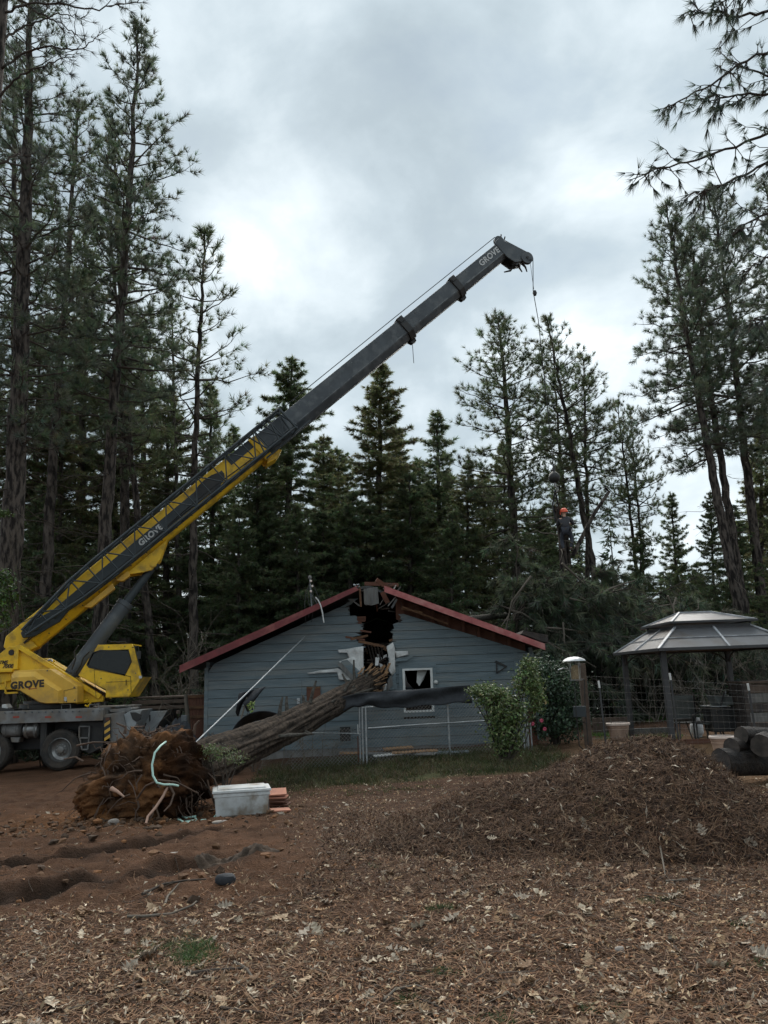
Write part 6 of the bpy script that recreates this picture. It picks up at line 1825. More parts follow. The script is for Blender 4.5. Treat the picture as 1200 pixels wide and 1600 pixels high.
log('short dark log lying in the middle of the pile against the pot', W(1143, 1168, Yl - .1), W(1180, 1165, Yl + .35), .13, 'dark_wood')
log('dark log across the top of the pile, its end facing the mound', W(1158, 1149, Yl), W(1215, 1150, Yl + .4), .125, 'log_end')
log('log standing on end with a grey sawn face toward the yard', W(1190, 1166, Yl - .42), W(1196, 1160, Yl - .05), .155, 'log_end')
# wire garden fence round the gazebo
wf = thing('wire_fence', 'low welded wire garden fence with steel stakes in front of the gazebo', 'fence', (W(1043, 1150, 16.4)[0], 16.4, gz(6, 16.4)))
pa, pb_, pc = W(926, 1160, 16.0), W(1047, 1155, 16.3), W(1215, 1150, 15.6)
hts = [(W(926, 1056, 16.0)[2]), W(1047, 1062, 16.3)[2], W(1215, 1072, 15.6)[2]]
wm_ = MB()
for (a, c_, h0, h1) in ((pa, pb_, hts[0], hts[1]), (pb_, pc, hts[1], hts[2])):
    L_ = np.hypot(*(c_ - a)[:2]); n = int(L_ / .10)
    for i in range(n + 1):
        f = i / n; x, y = a[0] + (c_[0] - a[0]) * f, a[1] + (c_[1] - a[1]) * f; g3 = gz(x, y)
        wm_.tube([(x, y, g3), (x, y, h0 + (h1 - h0) * f)], .0013, 3, cap=False)
    for k in range(12):
        z_ = k / 11
        pts = []
        for f in np.linspace(0, 1, 7):
            x, y = a[0] + (c_[0] - a[0]) * f, a[1] + (c_[1] - a[1]) * f; g3 = gz(x, y); h = h0 + (h1 - h0) * f
            pts.append((x, y + .01, g3 + (h - g3) * z_))
        wm_.tube(pts, .0016, 3, cap=False)
tag(wm_.build('wire_grid', M['deck'], wf), None, None, None, 'stuff')
for px, pt, pb2, y in ((1049, 1050, 1152, 16.25), (1171, 1066, 1148, 15.75), (938, 1062, 1155, 15.95)):
    a = W(px, pt, y); g3 = gz(a[0], y)
    s_ = MB().bar((a[0], y, g3 - .05), (a[0] - .03, y, a[2] - .16), .03, .03).build('stake', M['bronze'], wf)
    MB().bar((a[0] - .03, y, a[2] - .16), (a[0] - .04, y, a[2] - .02), .03, .034).build('stake_tip', M['white'], s_)
# low dark edging boards and planks on the ground in the gazebo area
ed = W(1010, 1140, 17.6)
for i, (x0, x1, Y, h, m_, lab) in enumerate(((995, 1115, 18.0, .16, 'brown_board', 'red brown edging board along the front of the gazebo floor'), (985, 1050, 21.0, .2, 'grey_board', 'grey plank edging behind the sling chairs'), (926, 985, 22.0, .45, 'brown_mat', 'dark stacked boards behind the wooden post'))):
    a = W(x0, 1130, Y); c_ = W(x1, 1130, Y)
    o = MB().box((a[0], Y, gz(a[0], Y) - .05), (c_[0], Y + .05, gz(a[0], Y) + h)).build('edging_board', M[m_], None, (a[0], Y, gz(a[0], Y)), bevel=.004)
    tag(o, lab, 'board', 'edging boards round the gazebo')
# ------------------------------------------------------------------ standing trees
def trunk_mesh(H, r0, seed, wob=.25, n=12, top=.03, rings=44):
    t = np.linspace(0, 1, rings)
    z = t * H
    rg = np.random.default_rng(seed)
    ph = rg.uniform(0, 6, 4)
    x = wob * (np.sin(t * 3.1 + ph[0]) - np.sin(ph[0])) * t; y = wob * (np.sin(t * 2.7 + ph[1]) - np.sin(ph[1])) * t
    r = r0 * (1 - t) ** .82 + top
    r = r * (1 + .35 * np.exp(-t * H / .7)) * (1 + .10 * (rg.uniform(size=rings) - .5))
    x = x + rg.normal(size=rings) * .025; y = y + rg.normal(size=rings) * .025
    return np.stack([x, y, z], 1), r
def pine_mesh(H, r0, cb, Rc, seed, dens=1.0, nl=.24, col=(.050, .072, .050), sparse=False, top_round=.35, drop=0.0, kn=15, side=None, stubs=26):
    """returns (trunk MB, branches MB, needles MB) in local space, base at the origin"""
    global rng
    keep = rng; rng = np.random.default_rng(seed)
    axis, rad = trunk_mesh(H, r0, seed)
    tm = MB().tube(axis, rad, 12)
    zl = axis[:, 2]
    def at(z): return np.array([np.interp(z, zl, axis[:, 0]), np.interp(z, zl, axis[:, 1]), z])
    bm_ = MB(); P = []; D = []
    h0 = H * cb
    z = h0; az = rng.uniform(0, 6.28)
    while z < H - .25:
        f = (z - h0) / (H - h0)
        prof = (1 - f) ** .62 * min(1, .45 + f * 2.2) if f < 1 else 0
        L0 = Rc * max(.12, prof)
        for b_ in range(rng.integers(3, 6)):
            az += 2.399 + rng.normal() * .35
            L_ = L0 * rng.uniform(.55, 1.18)
            if side is not None:
                L_ *= 1 + .35 * math.cos(az - side)
            el = np.interp(f, [0, .35, .8, 1], [-.12 - drop, .12, .55, 1.1]) + rng.normal() * .14
            d = np.array([math.cos(az) * math.cos(el), math.sin(az) * math.cos(el), math.sin(el)])
            c_ = curve(at(z), d, L_, .16 + drop * .4, .24, 7, .10)
            bm_.tube(c_, np.linspace(.016 + .013 * L_, .008, 7), 4, cap=False)
            ns = max(3, int(L_ * 4.6 * dens))
            for s_ in range(ns):
                u = rng.uniform(.30 if not sparse else .45, 1.0); k = min(5, int(u * 6)); q = c_[k] + (c_[k + 1] - c_[k]) * (u * 6 - k)
                ax = nrm(c_[k + 1] - c_[k])
                dd = nrm(ax * .8 + rng.normal(size=3) * np.array([.75, .75, .35]) + np.array([0, 0, .25]))
                l2 = rng.uniform(.25, .75) * (.5 + .35 * min(L_, 2.5) * .6)
                c2 = curve(q, dd, l2, .1, .25, 4, .12)
                bm_.tube(c2, [.011, .008, .006, .005], 3, cap=False)
                m_ = max(1, int(l2 * (5.5 if not sparse else 2.5)))
                P.append(c2[-1]); D.append(nrm(c2[-1] - c2[-2]))
                for w_ in range(m_):
                    uu = rng.uniform(.35, 1); kk = min(2, int(uu * 3)); P.append(c2[kk] + (c2[kk + 1] - c2[kk]) * (uu * 3 - kk)); D.append(nrm(c2[kk + 1] - c2[kk] + rng.normal(size=3) * .1 * l2))
            P.append(c_[-1]); D.append(nrm(c_[-1] - c_[-2]))
        z += rng.uniform(.30, .62) * (1 + .3 * (1 - f)) / dens ** .5
    for k in range(6):
        P.append(at(H) + rng.normal(size=3) * .12); D.append(np.array([0, 0, 1]) + rng.normal(size=3) * .4)
    # dead lower branches
    for k in range(stubs):
        z = rng.uniform(H * .12, h0 * 1.05); az = rng.uniform(0, 6.28); el = rng.uniform(-.35, .15)
        d = np.array([math.cos(az) * math.cos(el), math.sin(az) * math.cos(el), math.sin(el)])
        L_ = rng.uniform(.4, Rc * .75)
        c_ = curve(at(z), d, L_, .12, 0, 6, .16)
        bm_.tube(c_, np.linspace(.024, .005, 6), 4, cap=False)
        for j in range(3):
            kk = rng.integers(2, 5); bm_.tube(curve(c_[kk], nrm(c_[kk + 1] - c_[kk] + rng.normal(size=3) * .3 * L_ / 5), L_ * .3, .1, 0, 3, .2), [.010, .007, .004], 3, cap=False)
    P = np.array(P); D = np.array(D)
    nd = needles(P, D, kn, nl, .024, .55, .12)
    cc = np.repeat(vary(col, len(P), .45, .10), kn, 0)
    nm_ = MB().tris(nd, cc)
    rng = keep
    return tm, bm_, nm_
def fir_mesh(H, r0, cb, Rc, seed, dens=1.0, col=(.038, .058, .030), droop=.45, power=.66, kn=8, nl=.27):
    global rng
    keep = rng; rng = np.random.default_rng(seed)
    axis, rad = trunk_mesh(H, r0, seed, .12)
    tm = MB().tube(axis, rad, 10)
    def at(z): return np.array([np.interp(z, axis[:, 2], axis[:, 0]), np.interp(z, axis[:, 2], axis[:, 1]), z])
    bm_ = MB(); P = []; D = []
    h0 = H * cb; z = h0; az = 0.0
    while z < H - .15:
        f = (z - h0) / (H - h0)
        L0 = Rc * ((1 - f) ** power) * min(1, .65 + 2 * f) + .12
        nb = rng.integers(3, 6)
        for b_ in range(nb):
            az += 2.399 + rng.normal() * .4
            L_ = L0 * rng.uniform(.4, 1.3)
            el = np.interp(f, [0, .5, 1], [-.10, .15, .75]) + rng.normal() * .15
            d = np.array([math.cos(az) * math.cos(el), math.sin(az) * math.cos(el), math.sin(el)])
            c_ = curve(at(z), d, L_, droop, .28, 6, .08)
            bm_.tube(c_, np.linspace(.012 + .009 * L_, .005, 6), 3, cap=False)
            ns = max(5, int(L_ * 15 * dens))
            u = rng.uniform(.12, 1.0, ns); k = np.minimum(4, (u * 5).astype(int)); q = c_[k] + (c_[k + 1] - c_[k]) * (u * 5 - k)[:, None]
            ax = nrm(c_[k + 1] - c_[k])
            sd_ = nrm(np.cross(ax, np.array([0, 0, 1.0]))) * rng.choice([-1, 1], ns)[:, None]
            l2 = rng.uniform(.05, .42, ns)[:, None] * (1.15 - u[:, None]) * min(1.6, .5 + L_ * .4)
            dd = nrm(ax * .7 + sd_ * .8 + rng.normal(size=(ns, 3)) * .25 + np.array([0, 0, -.22]))
            P.append(q + dd * l2); D.append(dd)
            P.append(q + dd * l2 * .3); D.append(nrm(dd + rng.normal(size=(ns, 3)) * .3))
        z += rng.uniform(.20, .44) / dens ** .5 * (1 + .5 * (1 - f))
    P.append(np.array([at(H) + np.array([0, 0, .1 * k]) for k in range(-4, 2)])); D.append(np.array([nrm(np.array([rng.normal() * .3, rng.normal() * .3, 1])) for k in range(6)]))
    P = np.vstack(P); D = np.vstack(D)
    nd = needles(P, D, kn, nl, .045, .50, -.05)
    cc = np.repeat(vary(col, len(P), .5, .12), kn, 0)
    nm_ = MB().tris(nd, cc)
    rng = keep
    return tm, bm_, nm_
PROTO = {}
def proto(key, kind, **k):
    tm, bm_, nm_ = (pine_mesh if kind == 'pine' else fir_mesh)(**k)
    PROTO[key] = (k['H'], tm.mesh('trunk', M['bark'], sm=60), bm_.mesh('limbs', M['twig'], sm=60), nm_.mesh('crown', M['needle'], colors=True))
def plant(key, lab, pxb, pxt, pyt, Y, rz=0.0, group=None, wide=1.0, name='pine_tree', cat='pine tree', Yt=None):
    """tree from the ground at (pxb, Y) up to the top seen at (pxt, pyt)"""
    b_ = W(pxb, 1060, Y); base = np.array([b_[0], Y, gz(b_[0], Y) - .05])
    top = W(pxt, pyt, Yt or Y)
    H = np.linalg.norm(top - base); d = (top - base) / H
    Hp, tme, bme, nme = PROTO[key]
    s = H / Hp
    t = thing(name, lab, cat, tuple(base), group)
    q = Vector((0, 0, 1)).rotation_difference(Vector(d))
    t.rotation_mode = 'QUATERNION'
    from mathutils import Quaternion
    t.rotation_quaternion = q @ Quaternion((0, 0, 1), rz)
    t.scale = (s * wide, s * wide, s)
    for nm, me in (('trunk', tme), ('limbs', bme), ('crown', nme)):
        o = bpy.data.objects.new(nm, me); COL.objects.link(o); o.parent = t
        if nm == 'limbs': o['kind'] = 'stuff'
    return t
GP = 'tall pines on the left'; GR = 'tall pines on the right'; GM = 'conifers behind the house'; GB = 'dark conifers behind the crane'
blu = (.105, .130, .088); grn = (.105, .132, .072); cedar = (.120, .152, .078); olive = (.140, .150, .072)
proto('p_l3', 'pine', H=29, r0=.25, cb=.38, Rc=4.0, seed=101, dens=1.0, col=blu, nl=.27, stubs=40)
proto('p_l2', 'pine', H=31, r0=.40, cb=.34, Rc=3.6, seed=102, dens=.85, col=blu, nl=.27, stubs=46)
proto('p_l7', 'pine', H=20, r0=.17, cb=.50, Rc=3.0, seed=103, dens=.62, col=grn, nl=.30, sparse=True, stubs=24, drop=-.1)
proto('p_a', 'pine', H=26, r0=.21, cb=.45, Rc=3.4, seed=104, dens=.8, col=grn, stubs=40)
proto('p_r1', 'pine', H=27, r0=.27, cb=.46, Rc=4.3, seed=105, dens=1.0, col=blu, nl=.30, stubs=14, drop=.12)
proto('p_r2', 'pine', H=27, r0=.27, cb=.50, Rc=4.0, seed=106, dens=1.0, col=blu, nl=.30, stubs=14, drop=.1)
proto('p_m', 'pine', H=22, r0=.26, cb=.34, Rc=4.2, seed=107, dens=1.1, col=grn, nl=.26, stubs=16, drop=.05)
proto('p_m2', 'pine', H=21, r0=.18, cb=.50, Rc=3.5, seed=108, dens=.8, col=grn, nl=.26, stubs=18)
proto('f_a', 'fir', H=24, r0=.34, cb=.10, Rc=5.4, seed=111, dens=1.0, col=cedar)
proto('f_b', 'fir', H=24, r0=.32, cb=.06, Rc=5.3, seed=112, dens=1.0, col=olive, droop=.5)
proto('f_c', 'fir', H=19, r0=.22, cb=.12, Rc=3.3, seed=113, dens=.9, col=cedar, droop=.3)
proto('f_d', 'fir', H=16, r0=.22, cb=.03, Rc=4.8, seed=114, dens=1.0, col=(.115, .146, .076), droop=.5, power=.7)

# left group
plant('p_l2', 'massive dark trunked pine at the far left, its top out of the picture', 8, 66, -70, 27, .4, GP)
plant('p_l3', 'slender full crowned pine left of the crane boom, its pointed tip alone against the sky', 152, 196, 42, 32, 1.0, GP)
plant('p_l7', 'open crowned pine with separate tufts standing between boom and sky', 303, 300, 372, 37, 2.0, GP)
plant('p_a', 'pine with a bare thin trunk between the massive pine and the slender one', 66, 102, 150, 35, .3, GP)
plant('p_a', 'pine just behind the slender pine, its trunk close on the right of it', 198, 196, 190, 40, 2.2, GP)
plant('p_a', 'pine leaning to the left above the crane boom', 250, 176, 330, 38, 4.0, GP, .9)
plant('p_l3', 'pine rising behind the massive pine at the left edge', 35, 30, 60, 41, 3.3, GP, .9)
plant('p_l2', 'pine at the left picture edge behind the massive trunk', -70, -25, 120, 36, 5.0, GP, .9)
plant('p_l7', 'thin pine behind the open crowned pine, its trunk just left of it', 284, 276, 470, 45, .7, GP, .8)
plant('p_a', 'thin pine half hidden between the slender pine and the leaning pine', 118, 132, 330, 47, 1.2, GP, .9)
ff = [('f_b', -20, -15, 560, 44, 'dark cedar at the left picture edge behind the crane tower'), ('f_c', 48, 62, 500, 46, 'narrow dark cedar behind the massive pine trunk'), ('f_b', 92, 100, 590, 43, 'dark cedar behind the lower end of the boom'), ('f_c', 128, 135, 470, 50, 'thin dark cedar just left of the slender pine trunk'), ('f_b', 180, 176, 560, 48, 'dark cedar behind the slender pine trunk'), ('f_c', 228, 222, 500, 52, 'narrow cedar seen beneath the leaning pine'), ('f_d', 60, 60, 760, 36, 'low bushy cedar behind the foot of the crane boom'), ('f_d', 170, 170, 830, 37, 'low bushy cedar behind the crane cab'), ('f_b', 262, 258, 610, 47, 'dark cedar between the leaning pine and the open crowned pine'), ('f_c', 330, 332, 600, 49, 'narrow cedar right of the open crowned pine'), ('f_c', 362, 366, 668, 54, 'slim cedar behind the middle of the crane boom'), ('f_d', 300, 300, 800, 42, 'low cedar behind the left eave of the house')]
for i, (k, a, b_, c_, Y, lab) in enumerate(ff):
    plant(k, lab, a, b_, c_, Y, i * 1.3, GB, 1.0, 'cedar_tree', 'cedar tree')
# middle
mm = [('f_a', 450, 450, 562, 46, 1.0, 'tall cone shaped cedar rising just left of the boom above the house'), ('f_b', 590, 592, 572, 46, 1.05, 'broad olive green cedar rising behind the house ridge beneath the boom'), ('f_c', 684, 686, 642, 48, 1.0, 'narrow cedar between the olive cedar and the big dark pine'), ('f_b', 500, 503, 680, 50, .95, 'cedar filling the gap right of the cone shaped cedar'), ('f_a', 402, 404, 700, 44, .9, 'cedar behind the yellow end of the boom'), ('f_d', 545, 546, 770, 42, 1.0, 'low cedar just behind the left slope of the roof'), ('f_d', 640, 642, 740, 44, 1.0, 'low dark cedar behind the house ridge'), ('f_b', 728, 728, 720, 44, .9, 'dark cedar at the foot of the big pine'), ('f_d', 466, 466, 790, 40, .9, 'low dark cedar behind the service mast'), ('f_d', 372, 372, 800, 40, .9, 'low cedar to the left behind the roof slope'), ('f_b', 790, 790, 690, 50, .8, 'cedar behind the trunk of the big dark pine'), ('f_d', 705, 705, 800, 40, .9, 'low cedar behind the right slope of the roof'), ('f_c', 880, 872, 730, 48, .9, 'slim cedar beside the hanging crane ball')]
mm += [('f_b', 425, 426, 690, 52, 1.1, 'cedar in the second row just left of the cone shaped cedar'), ('f_a', 530, 531, 700, 53, 1.1, 'cedar in the second row between the cone shaped and olive cedars'), ('f_b', 618, 620, 665, 54, 1.0, 'cedar in the second row touching the right side of the olive cedar'), ('f_a', 655, 656, 720, 52, 1.1, 'cedar in the second row before the narrow cedar'), ('f_d', 575, 576, 790, 43, 1.2, 'low broad cedar right behind the roof ridge'), ('f_d', 508, 508, 800, 43, 1.2, 'low broad cedar over the left roof slope'), ('f_d', 425, 425, 790, 43, 1.1, 'low broad cedar under the boom, left of the mast'), ('f_b', 755, 754, 735, 52, 1.1, 'cedar in the second row to the left of the big pine trunk'), ('f_d', 840, 838, 800, 46, 1.2, 'low broad cedar beneath the crane ball'), ('f_b', 705, 706, 740, 55, 1.1, 'cedar in the second row behind the narrow cedar')]
for i, (k, a, b_, c_, Y, w_, lab) in enumerate(mm):
    w_ *= 1.15
    plant(k, lab, a, b_, c_, Y, 2 + i * 1.1, GM, w_, 'cedar_tree', 'cedar tree')
plant('p_m', 'big dark pine with a dense crown right of the cedars', 818, 772, 490, 42, 1.5, 'pines behind the fallen crown', 1.15)
plant('p_m2', 'leaning pine behind the crane rope, its crown topping the pair', 962, 846, 498, 41, .4, 'pines behind the fallen crown', 1.1)
plant('p_m2', 'upright pine crossing behind the leaning pine', 915, 925, 560, 43, 2.6, 'pines behind the fallen crown', 1.0)
plant('p_m2', 'thin pine trunk left of the leaning pine', 905, 864, 540, 46, 4.1, 'pines behind the fallen crown', .8)
plant('p_m2', 'small double pine, the left leaning stem', 1010, 966, 628, 44, 1.1, 'small double pine', .85)
plant('p_m2', 'small double pine, the right stem', 1016, 992, 640, 44.6, 3.0, 'small double pine', .75)
plant('f_c', 'small slim cedar alone against the sky left of the right-hand pines', 1068, 1047, 772, 46, .5, GM, 1.05, 'cedar_tree', 'cedar tree')
plant('f_d', 'dark cedar low behind the small double pine', 1000, 1000, 830, 42, 1.7, GM, .9, 'cedar_tree', 'cedar tree')
plant('f_d', 'low dark cedar behind the gazebo roof', 1085, 1085, 880, 38, .7, GM, .9, 'cedar_tree', 'cedar tree')
# right
plant('p_r1', 'tall right-hand pine with the leftmost crown reaching over the sky', 1178, 1038, 318, 31, .2, GR)
plant('p_r2', 'middle one of the tall right-hand pines, its trunk close behind the first', 1178, 1082, 352, 33, 2.0, GR)
plant('p_r1', 'right one of the tall right-hand pines, its top nearest the hanging boughs', 1205, 1108, 306, 34, 4.0, GR)
plant('p_r2', 'tall pine at the right picture edge', 1290, 1190, 290, 34, 5.2, GR)
plant('p_r1', 'pine beyond the right edge whose crown shows under the hanging boughs', 1330, 1240, 360, 36, 1.2, GR)
rr_t = [('f_a', 1120, 1108, 770, 36, .8, 'dark cedar rising at the foot of the tall right-hand pines'), ('f_d', 1150, 1150, 800, 34, .9, 'bushy cedar behind the gazebo roof at the right'), ('f_b', 1190, 1186, 640, 44, .9, 'cedar at the right edge between the pine trunks'), ('f_d', 1215, 1215, 860, 30, 1.0, 'bushy cedar cut by the right picture edge'), ('f_c', 1240, 1230, 560, 48, 1.0, 'slim cedar cut by the right picture edge')]
for i, (k, a, b_, c_, Y, w_, lab) in enumerate(rr_t):
    plant(k, lab, a, b_, c_, Y, 1 + i, 'cedars on the right', w_, 'cedar_tree', 'cedar tree')
# far wood, one mass
def put(key, x, y, H, rz_, w_, acc):
    Hp, tme, bme, nme = PROTO[key]
far = []
frng = np.random.default_rng(5)
b = MB()
for i in range(85):
    Y = frng.uniform(56, 82); x = frng.uniform(-.66, .68) * Y
    H = frng.uniform(9, 17) if abs(x / Y - .38) > .07 else frng.uniform(6, 10)
    Rr = H * frng.uniform(.12, .2)
    n = 190
    f = frng.uniform(0, 1, n) ** 1.2; a = frng.uniform(0, 6.28, n); rad = Rr * (1 - f) ** .8 * frng.uniform(.2, 1.1, n)
    P_ = np.stack([x + rad * np.cos(a), Y + rad * np.sin(a), -.4 + .5 + f * H], 1)
    D_ = np.stack([np.cos(a), np.sin(a), np.full(n, -.3)], 1)
    keep = rng; rng = frng
    nd = needles(P_, D_, 5, .65, .16, .5); rng = keep
    b.tris(nd, np.repeat(vary((.050, .074, .050), n, .4, .1), 5, 0))
    b.tube([(x, Y, -.6), (x, Y, H * .9)], [.2, .03], 5, col=(.05, .04, .034))
tag(b.build('far_wood', M['needle'], colors=True), 'dark wood of conifers far behind the house', None, None, 'stuff')
# understorey behind the house and gazebo
b = MB()
for i in range(2600):
    Y = rng.uniform(26, 44); x = rng.uniform(-.62, .66) * Y
    n = 9
    h = abs(rng.normal()) * .9 + .3
    c_ = np.array([x, Y, gz(x, Y)])
    P_ = c_ + rng.normal(size=(n, 3)) * np.array([.45, .45, .0]) + np.stack([np.zeros(n), np.zeros(n), rng.uniform(0, h, n)], 1)
    b.tris(needles(P_, nrm(rng.normal(size=(n, 3)) + np.array([0, 0, .8])), 4, .38, .09, .6), np.repeat(vary((.040, .050, .030), n, .5, .15), 4, 0))
tag(b.build('undergrowth', M['needle'], colors=True), 'dark undergrowth along the edge of the wood', None, None, 'stuff')

# near trees whose boughs hang into the picture
def near_tree(lab, trunk_pts, r0, r1, limbs, nl, kn, col, wd, grp, sub=9, sp=.40, up=-.1, tuft=1.0):
    bx, by_ = trunk_pts[0][0], trunk_pts[0][1]
    t = thing('pine_tree', lab, 'pine tree', tuple(trunk_pts[0]), grp)
    tp_ = np.array(trunk_pts, float)
    MB().tube(np.array([tp_[0] + (tp_[-1] - tp_[0]) * f for f in np.linspace(0, 1, 30)]), np.linspace(r0, r1, 30), 20).build('trunk', M['bark'], t, sm=60)
    lm = MB(); P = []; D = []
    for pts in limbs:
        c0 = np.array(pts, float)
        s = np.linspace(0, len(c0) - 1, 22)
        c_ = np.stack([np.interp(s, np.arange(len(c0)), c0[:, k]) for k in range(3)], 1)
        c_[1:-1] += rng.normal(size=(20, 3)) * .02
        lm.tube(c_, np.linspace(.032, .007, 22) * r0 / .35, 6)
        Ltot = np.linalg.norm(c_[-1] - c_[0])
        for j in range(int(sub * Ltot)):
            u = rng.uniform(.15, 1); k = min(20, int(u * 21)); q = c_[k]
            ax = nrm(c_[min(21, k + 1)] - c_[k])
            dd = nrm(ax * .9 + rng.normal(size=3) * .7 + np.array([0, 0, up]))
            l2 = rng.uniform(.15, .75) * (1.2 - .6 * u)
            c2 = curve(q, dd, l2, .25, .3, 5, .12)
            lm.tube(c2, np.linspace(.011, .005, 5), 4, cap=False)
            for w_ in range(max(1, int(l2 * 7 * tuft))):
                uu = rng.uniform(.4, 1); kk = min(3, int(uu * 4)); P.append(c2[kk] + (c2[kk + 1] - c2[kk]) * (uu * 4 - kk)); D.append(nrm(nrm(c2[kk + 1] - c2[kk]) + np.array([0, 0, up * 1.5])))
            P.append(c2[-1]); D.append(nrm(c2[-1] - c2[-2]))
        P.append(c_[-1]); D.append(nrm(c_[-1] - c_[-2]))
    tag(lm.build('limbs', M['twig'], t, sm=60), kind='stuff')
    P = np.array(P); D = np.array(D)
    MB().tris(needles(P, D, kn, nl, wd, sp, up * .5), np.repeat(vary(col, len(P), .35, .08), kn, 0)).build('crown', M['needle'], t, colors=True)
    return t
Yn = 11.0
tb0 = W(1420, 1060, Yn); tb0[2] = gz(tb0[0], Yn); tt0 = W(1330, -500, Yn)
def limb(pts): return [W(a, b_, y) for a, b_, y in pts]
lims = [limb(p) for p in (
    [(1350, 40, 11), (1210, 18, 10.8), (1150, 24, 10.6), (1100, 18, 10.5), (1068, 22, 10.4)],
    [(1350, -30, 11), (1230, -25, 10.6), (1160, -8, 10.3), (1120, 4, 10.2)],
    [(1352, 60, 11), (1240, 60, 11.4), (1175, 90, 11.2), (1120, 130, 11), (1062, 158, 10.9), (1042, 166, 10.9)],
    [(1356, 130, 11), (1230, 140, 10.4), (1160, 150, 10.2), (1080, 156, 10.1)],
    [(1358, 150, 11), (1240, 195, 11.6), (1160, 226, 11.4), (1080, 252, 11.2), (1020, 264, 11.1), (988, 280, 11.0)],
    [(1360, 170, 11), (1250, 236, 10.5), (1180, 262, 10.3), (1120, 295, 10.2), (1076, 304, 10.1)],
    [(1362, 280, 11), (1260, 290, 10.6), (1205, 330, 10.5), (1165, 352, 10.4), (1140, 366, 10.3)],
    [(1362, 330, 11), (1270, 370, 11.3), (1215, 385, 11.2), (1180, 412, 11.1), (1155, 430, 11.0)],
    [(1366, 420, 11), (1280, 460, 11.0), (1225, 486, 11.0), (1190, 500, 11.0), (1165, 505, 10.9)],
    [(1350, 100, 11), (1260, 110, 11.6), (1200, 120, 11.8), (1150, 100, 11.9), (1128, 84, 12)],
    [(1366, 520, 11), (1290, 560, 11.0), (1230, 590, 11.0), (1195, 596, 11.0)],
)]
near_tree('near pine out of the right side whose hanging boughs reach over the sky', [tb0, tt0], .34, .16, lims, .19, 15, (.085, .108, .085), .010, 'near pines at the picture edges', 8.5, .26, -.45, 1.0)
tb1 = W(-85, 1060, 15.0); tb1[2] = gz(tb1[0], 15.0); tt1 = W(16, -260, 15.0)
lims = [limb(p) for p in (
    [(2, 108, 15), (40, 84, 14.8), (75, 72, 14.6), (110, 80, 14.5), (140, 70, 14.4), (155, 52, 14.4)],
    [(0, 152, 15), (30, 118, 14.8), (60, 104, 14.7), (95, 92, 14.6), (118, 84, 14.5)],
    [(6, 20, 15), (50, 4, 14.6), (100, 8, 14.4), (150, 16, 14.2), (190, 6, 14.1), (222, 4, 14.0)],
    [(8, -20, 15), (60, 20, 15), (100, 40, 15), (125, 60, 15)],
    [(4, 60, 15), (40, 40, 15.4), (90, 20, 15.6), (130, 28, 15.6)],
    [(4, 10, 15), (40, -30, 15.2), (100, -20, 15.4), (160, -6, 15.4)],
    [(-10, 260, 15), (30, 240, 15.2), (60, 250, 15.4)],
)]
near_tree('near pine with cracked bark cut by the upper left picture edge', [tb1, tt1], .34, .20, lims, .20, 12, (.056, .066, .058), .010, 'near pines at the picture edges', 5.5, .55, .05, .6)
# leafy branch at the left edge by the crane
q = W(-14, 960, 20.0)
leafy('leafy_shrub', 'tall light green leafy branches at the left edge behind the crane tower', 'shrub', (q[0] - .3, 24.5, gz(q[0], 24.5)),
      [(W(2, 905, 24.5), (.5, .5, .35), 1.2), (W(10, 930, 24.5), (.45, .5, .3), 1), (W(-8, 945, 24.5), (.6, .5, .4), 1.4), (W(-5, 970, 24.5), (.5, .5, .35), 1), (W(4, 802, 24.5), (.3, .3, .12), .4)], 1500, .13, .075, (.050, .095, .020), (.09, .15, .03), 14)

# climber's spar, straps from the hook, and the climber
SPY = 29.0
sb, stp = W(903, 1010, SPY + .3), W(868, 792, SPY + .1)
sb[2] = gz(sb[0], sb[1])
spar = thing('broken_spar', 'broken pine spar held by the crane hook, with the climber on it', 'tree', tuple(sb))
ax_ = stp - sb
MB().tube([sb + ax_ * f + np.array([.08 * math.sin(f * 9), 0, 0]) for f in np.linspace(0, 1, 14)], np.linspace(.22, .12, 14), 10).build('trunk', M['bark'], spar, sm=60)
lm = MB()
for i in range(26):
    f = rng.uniform(.25, 1); d = nrm(np.array([rng.normal(), rng.normal(), rng.normal() * .3]))
    c_ = curve(sb + ax_ * f, d, rng.uniform(.3, 1.5), .2, 0, 5, .15); lm.tube(c_, np.linspace(.03, .008, 5), 4, cap=False)
tag(lm.build('dead_limbs', M['twig_pale'], spar, sm=60), kind='stuff')
MB().tube([W(895, 868, SPY - .05), W(930, 800, SPY), W(952, 768, SPY + .1), W(945, 762, SPY + .1)], [.09, .075, .06, .05], 7).build('bent_limb', M['bark'], spar, sm=60)
hookp = ball + np.array([0, 0, -.5])
strap = MB()
strap.tube([hookp, stp + np.array([.10, 0, .1]), stp - ax_ / np.linalg.norm(ax_) * .6 + np.array([.12, -.1, 0])], .03, 6).tube([hookp, stp + np.array([-.12, -.05, .05]), stp - ax_ / np.linalg.norm(ax_) * .6 + np.array([-.1, -.1, 0])], .03, 6)
MBs = strap.build('lifting_sling', M['cloth'], None, hookp, sm=60)
tag(MBs, 'dark lifting sling from the crane hook round the broken spar', 'sling')
def skin(name, verts, edges, rad, mt, par, root=0, lev=1):
    me = bpy.data.meshes.new(name); me.from_pydata([tuple(v) for v in verts], edges, [])
    o = bpy.data.objects.new(name, me); COL.objects.link(o)
    me.materials.append(mt)
    s = o.modifiers.new('skin', 'SKIN')
    sv = me.skin_vertices[0].data
    for i, r in enumerate(rad):
        sv[i].radius = (r, r); sv[i].use_root = (i == root)
    s.use_smooth_shade = True
    sb_ = o.modifiers.new('smooth', 'SUBSURF'); sb_.levels = lev; sb_.render_levels = lev
    o.parent = par
    return o
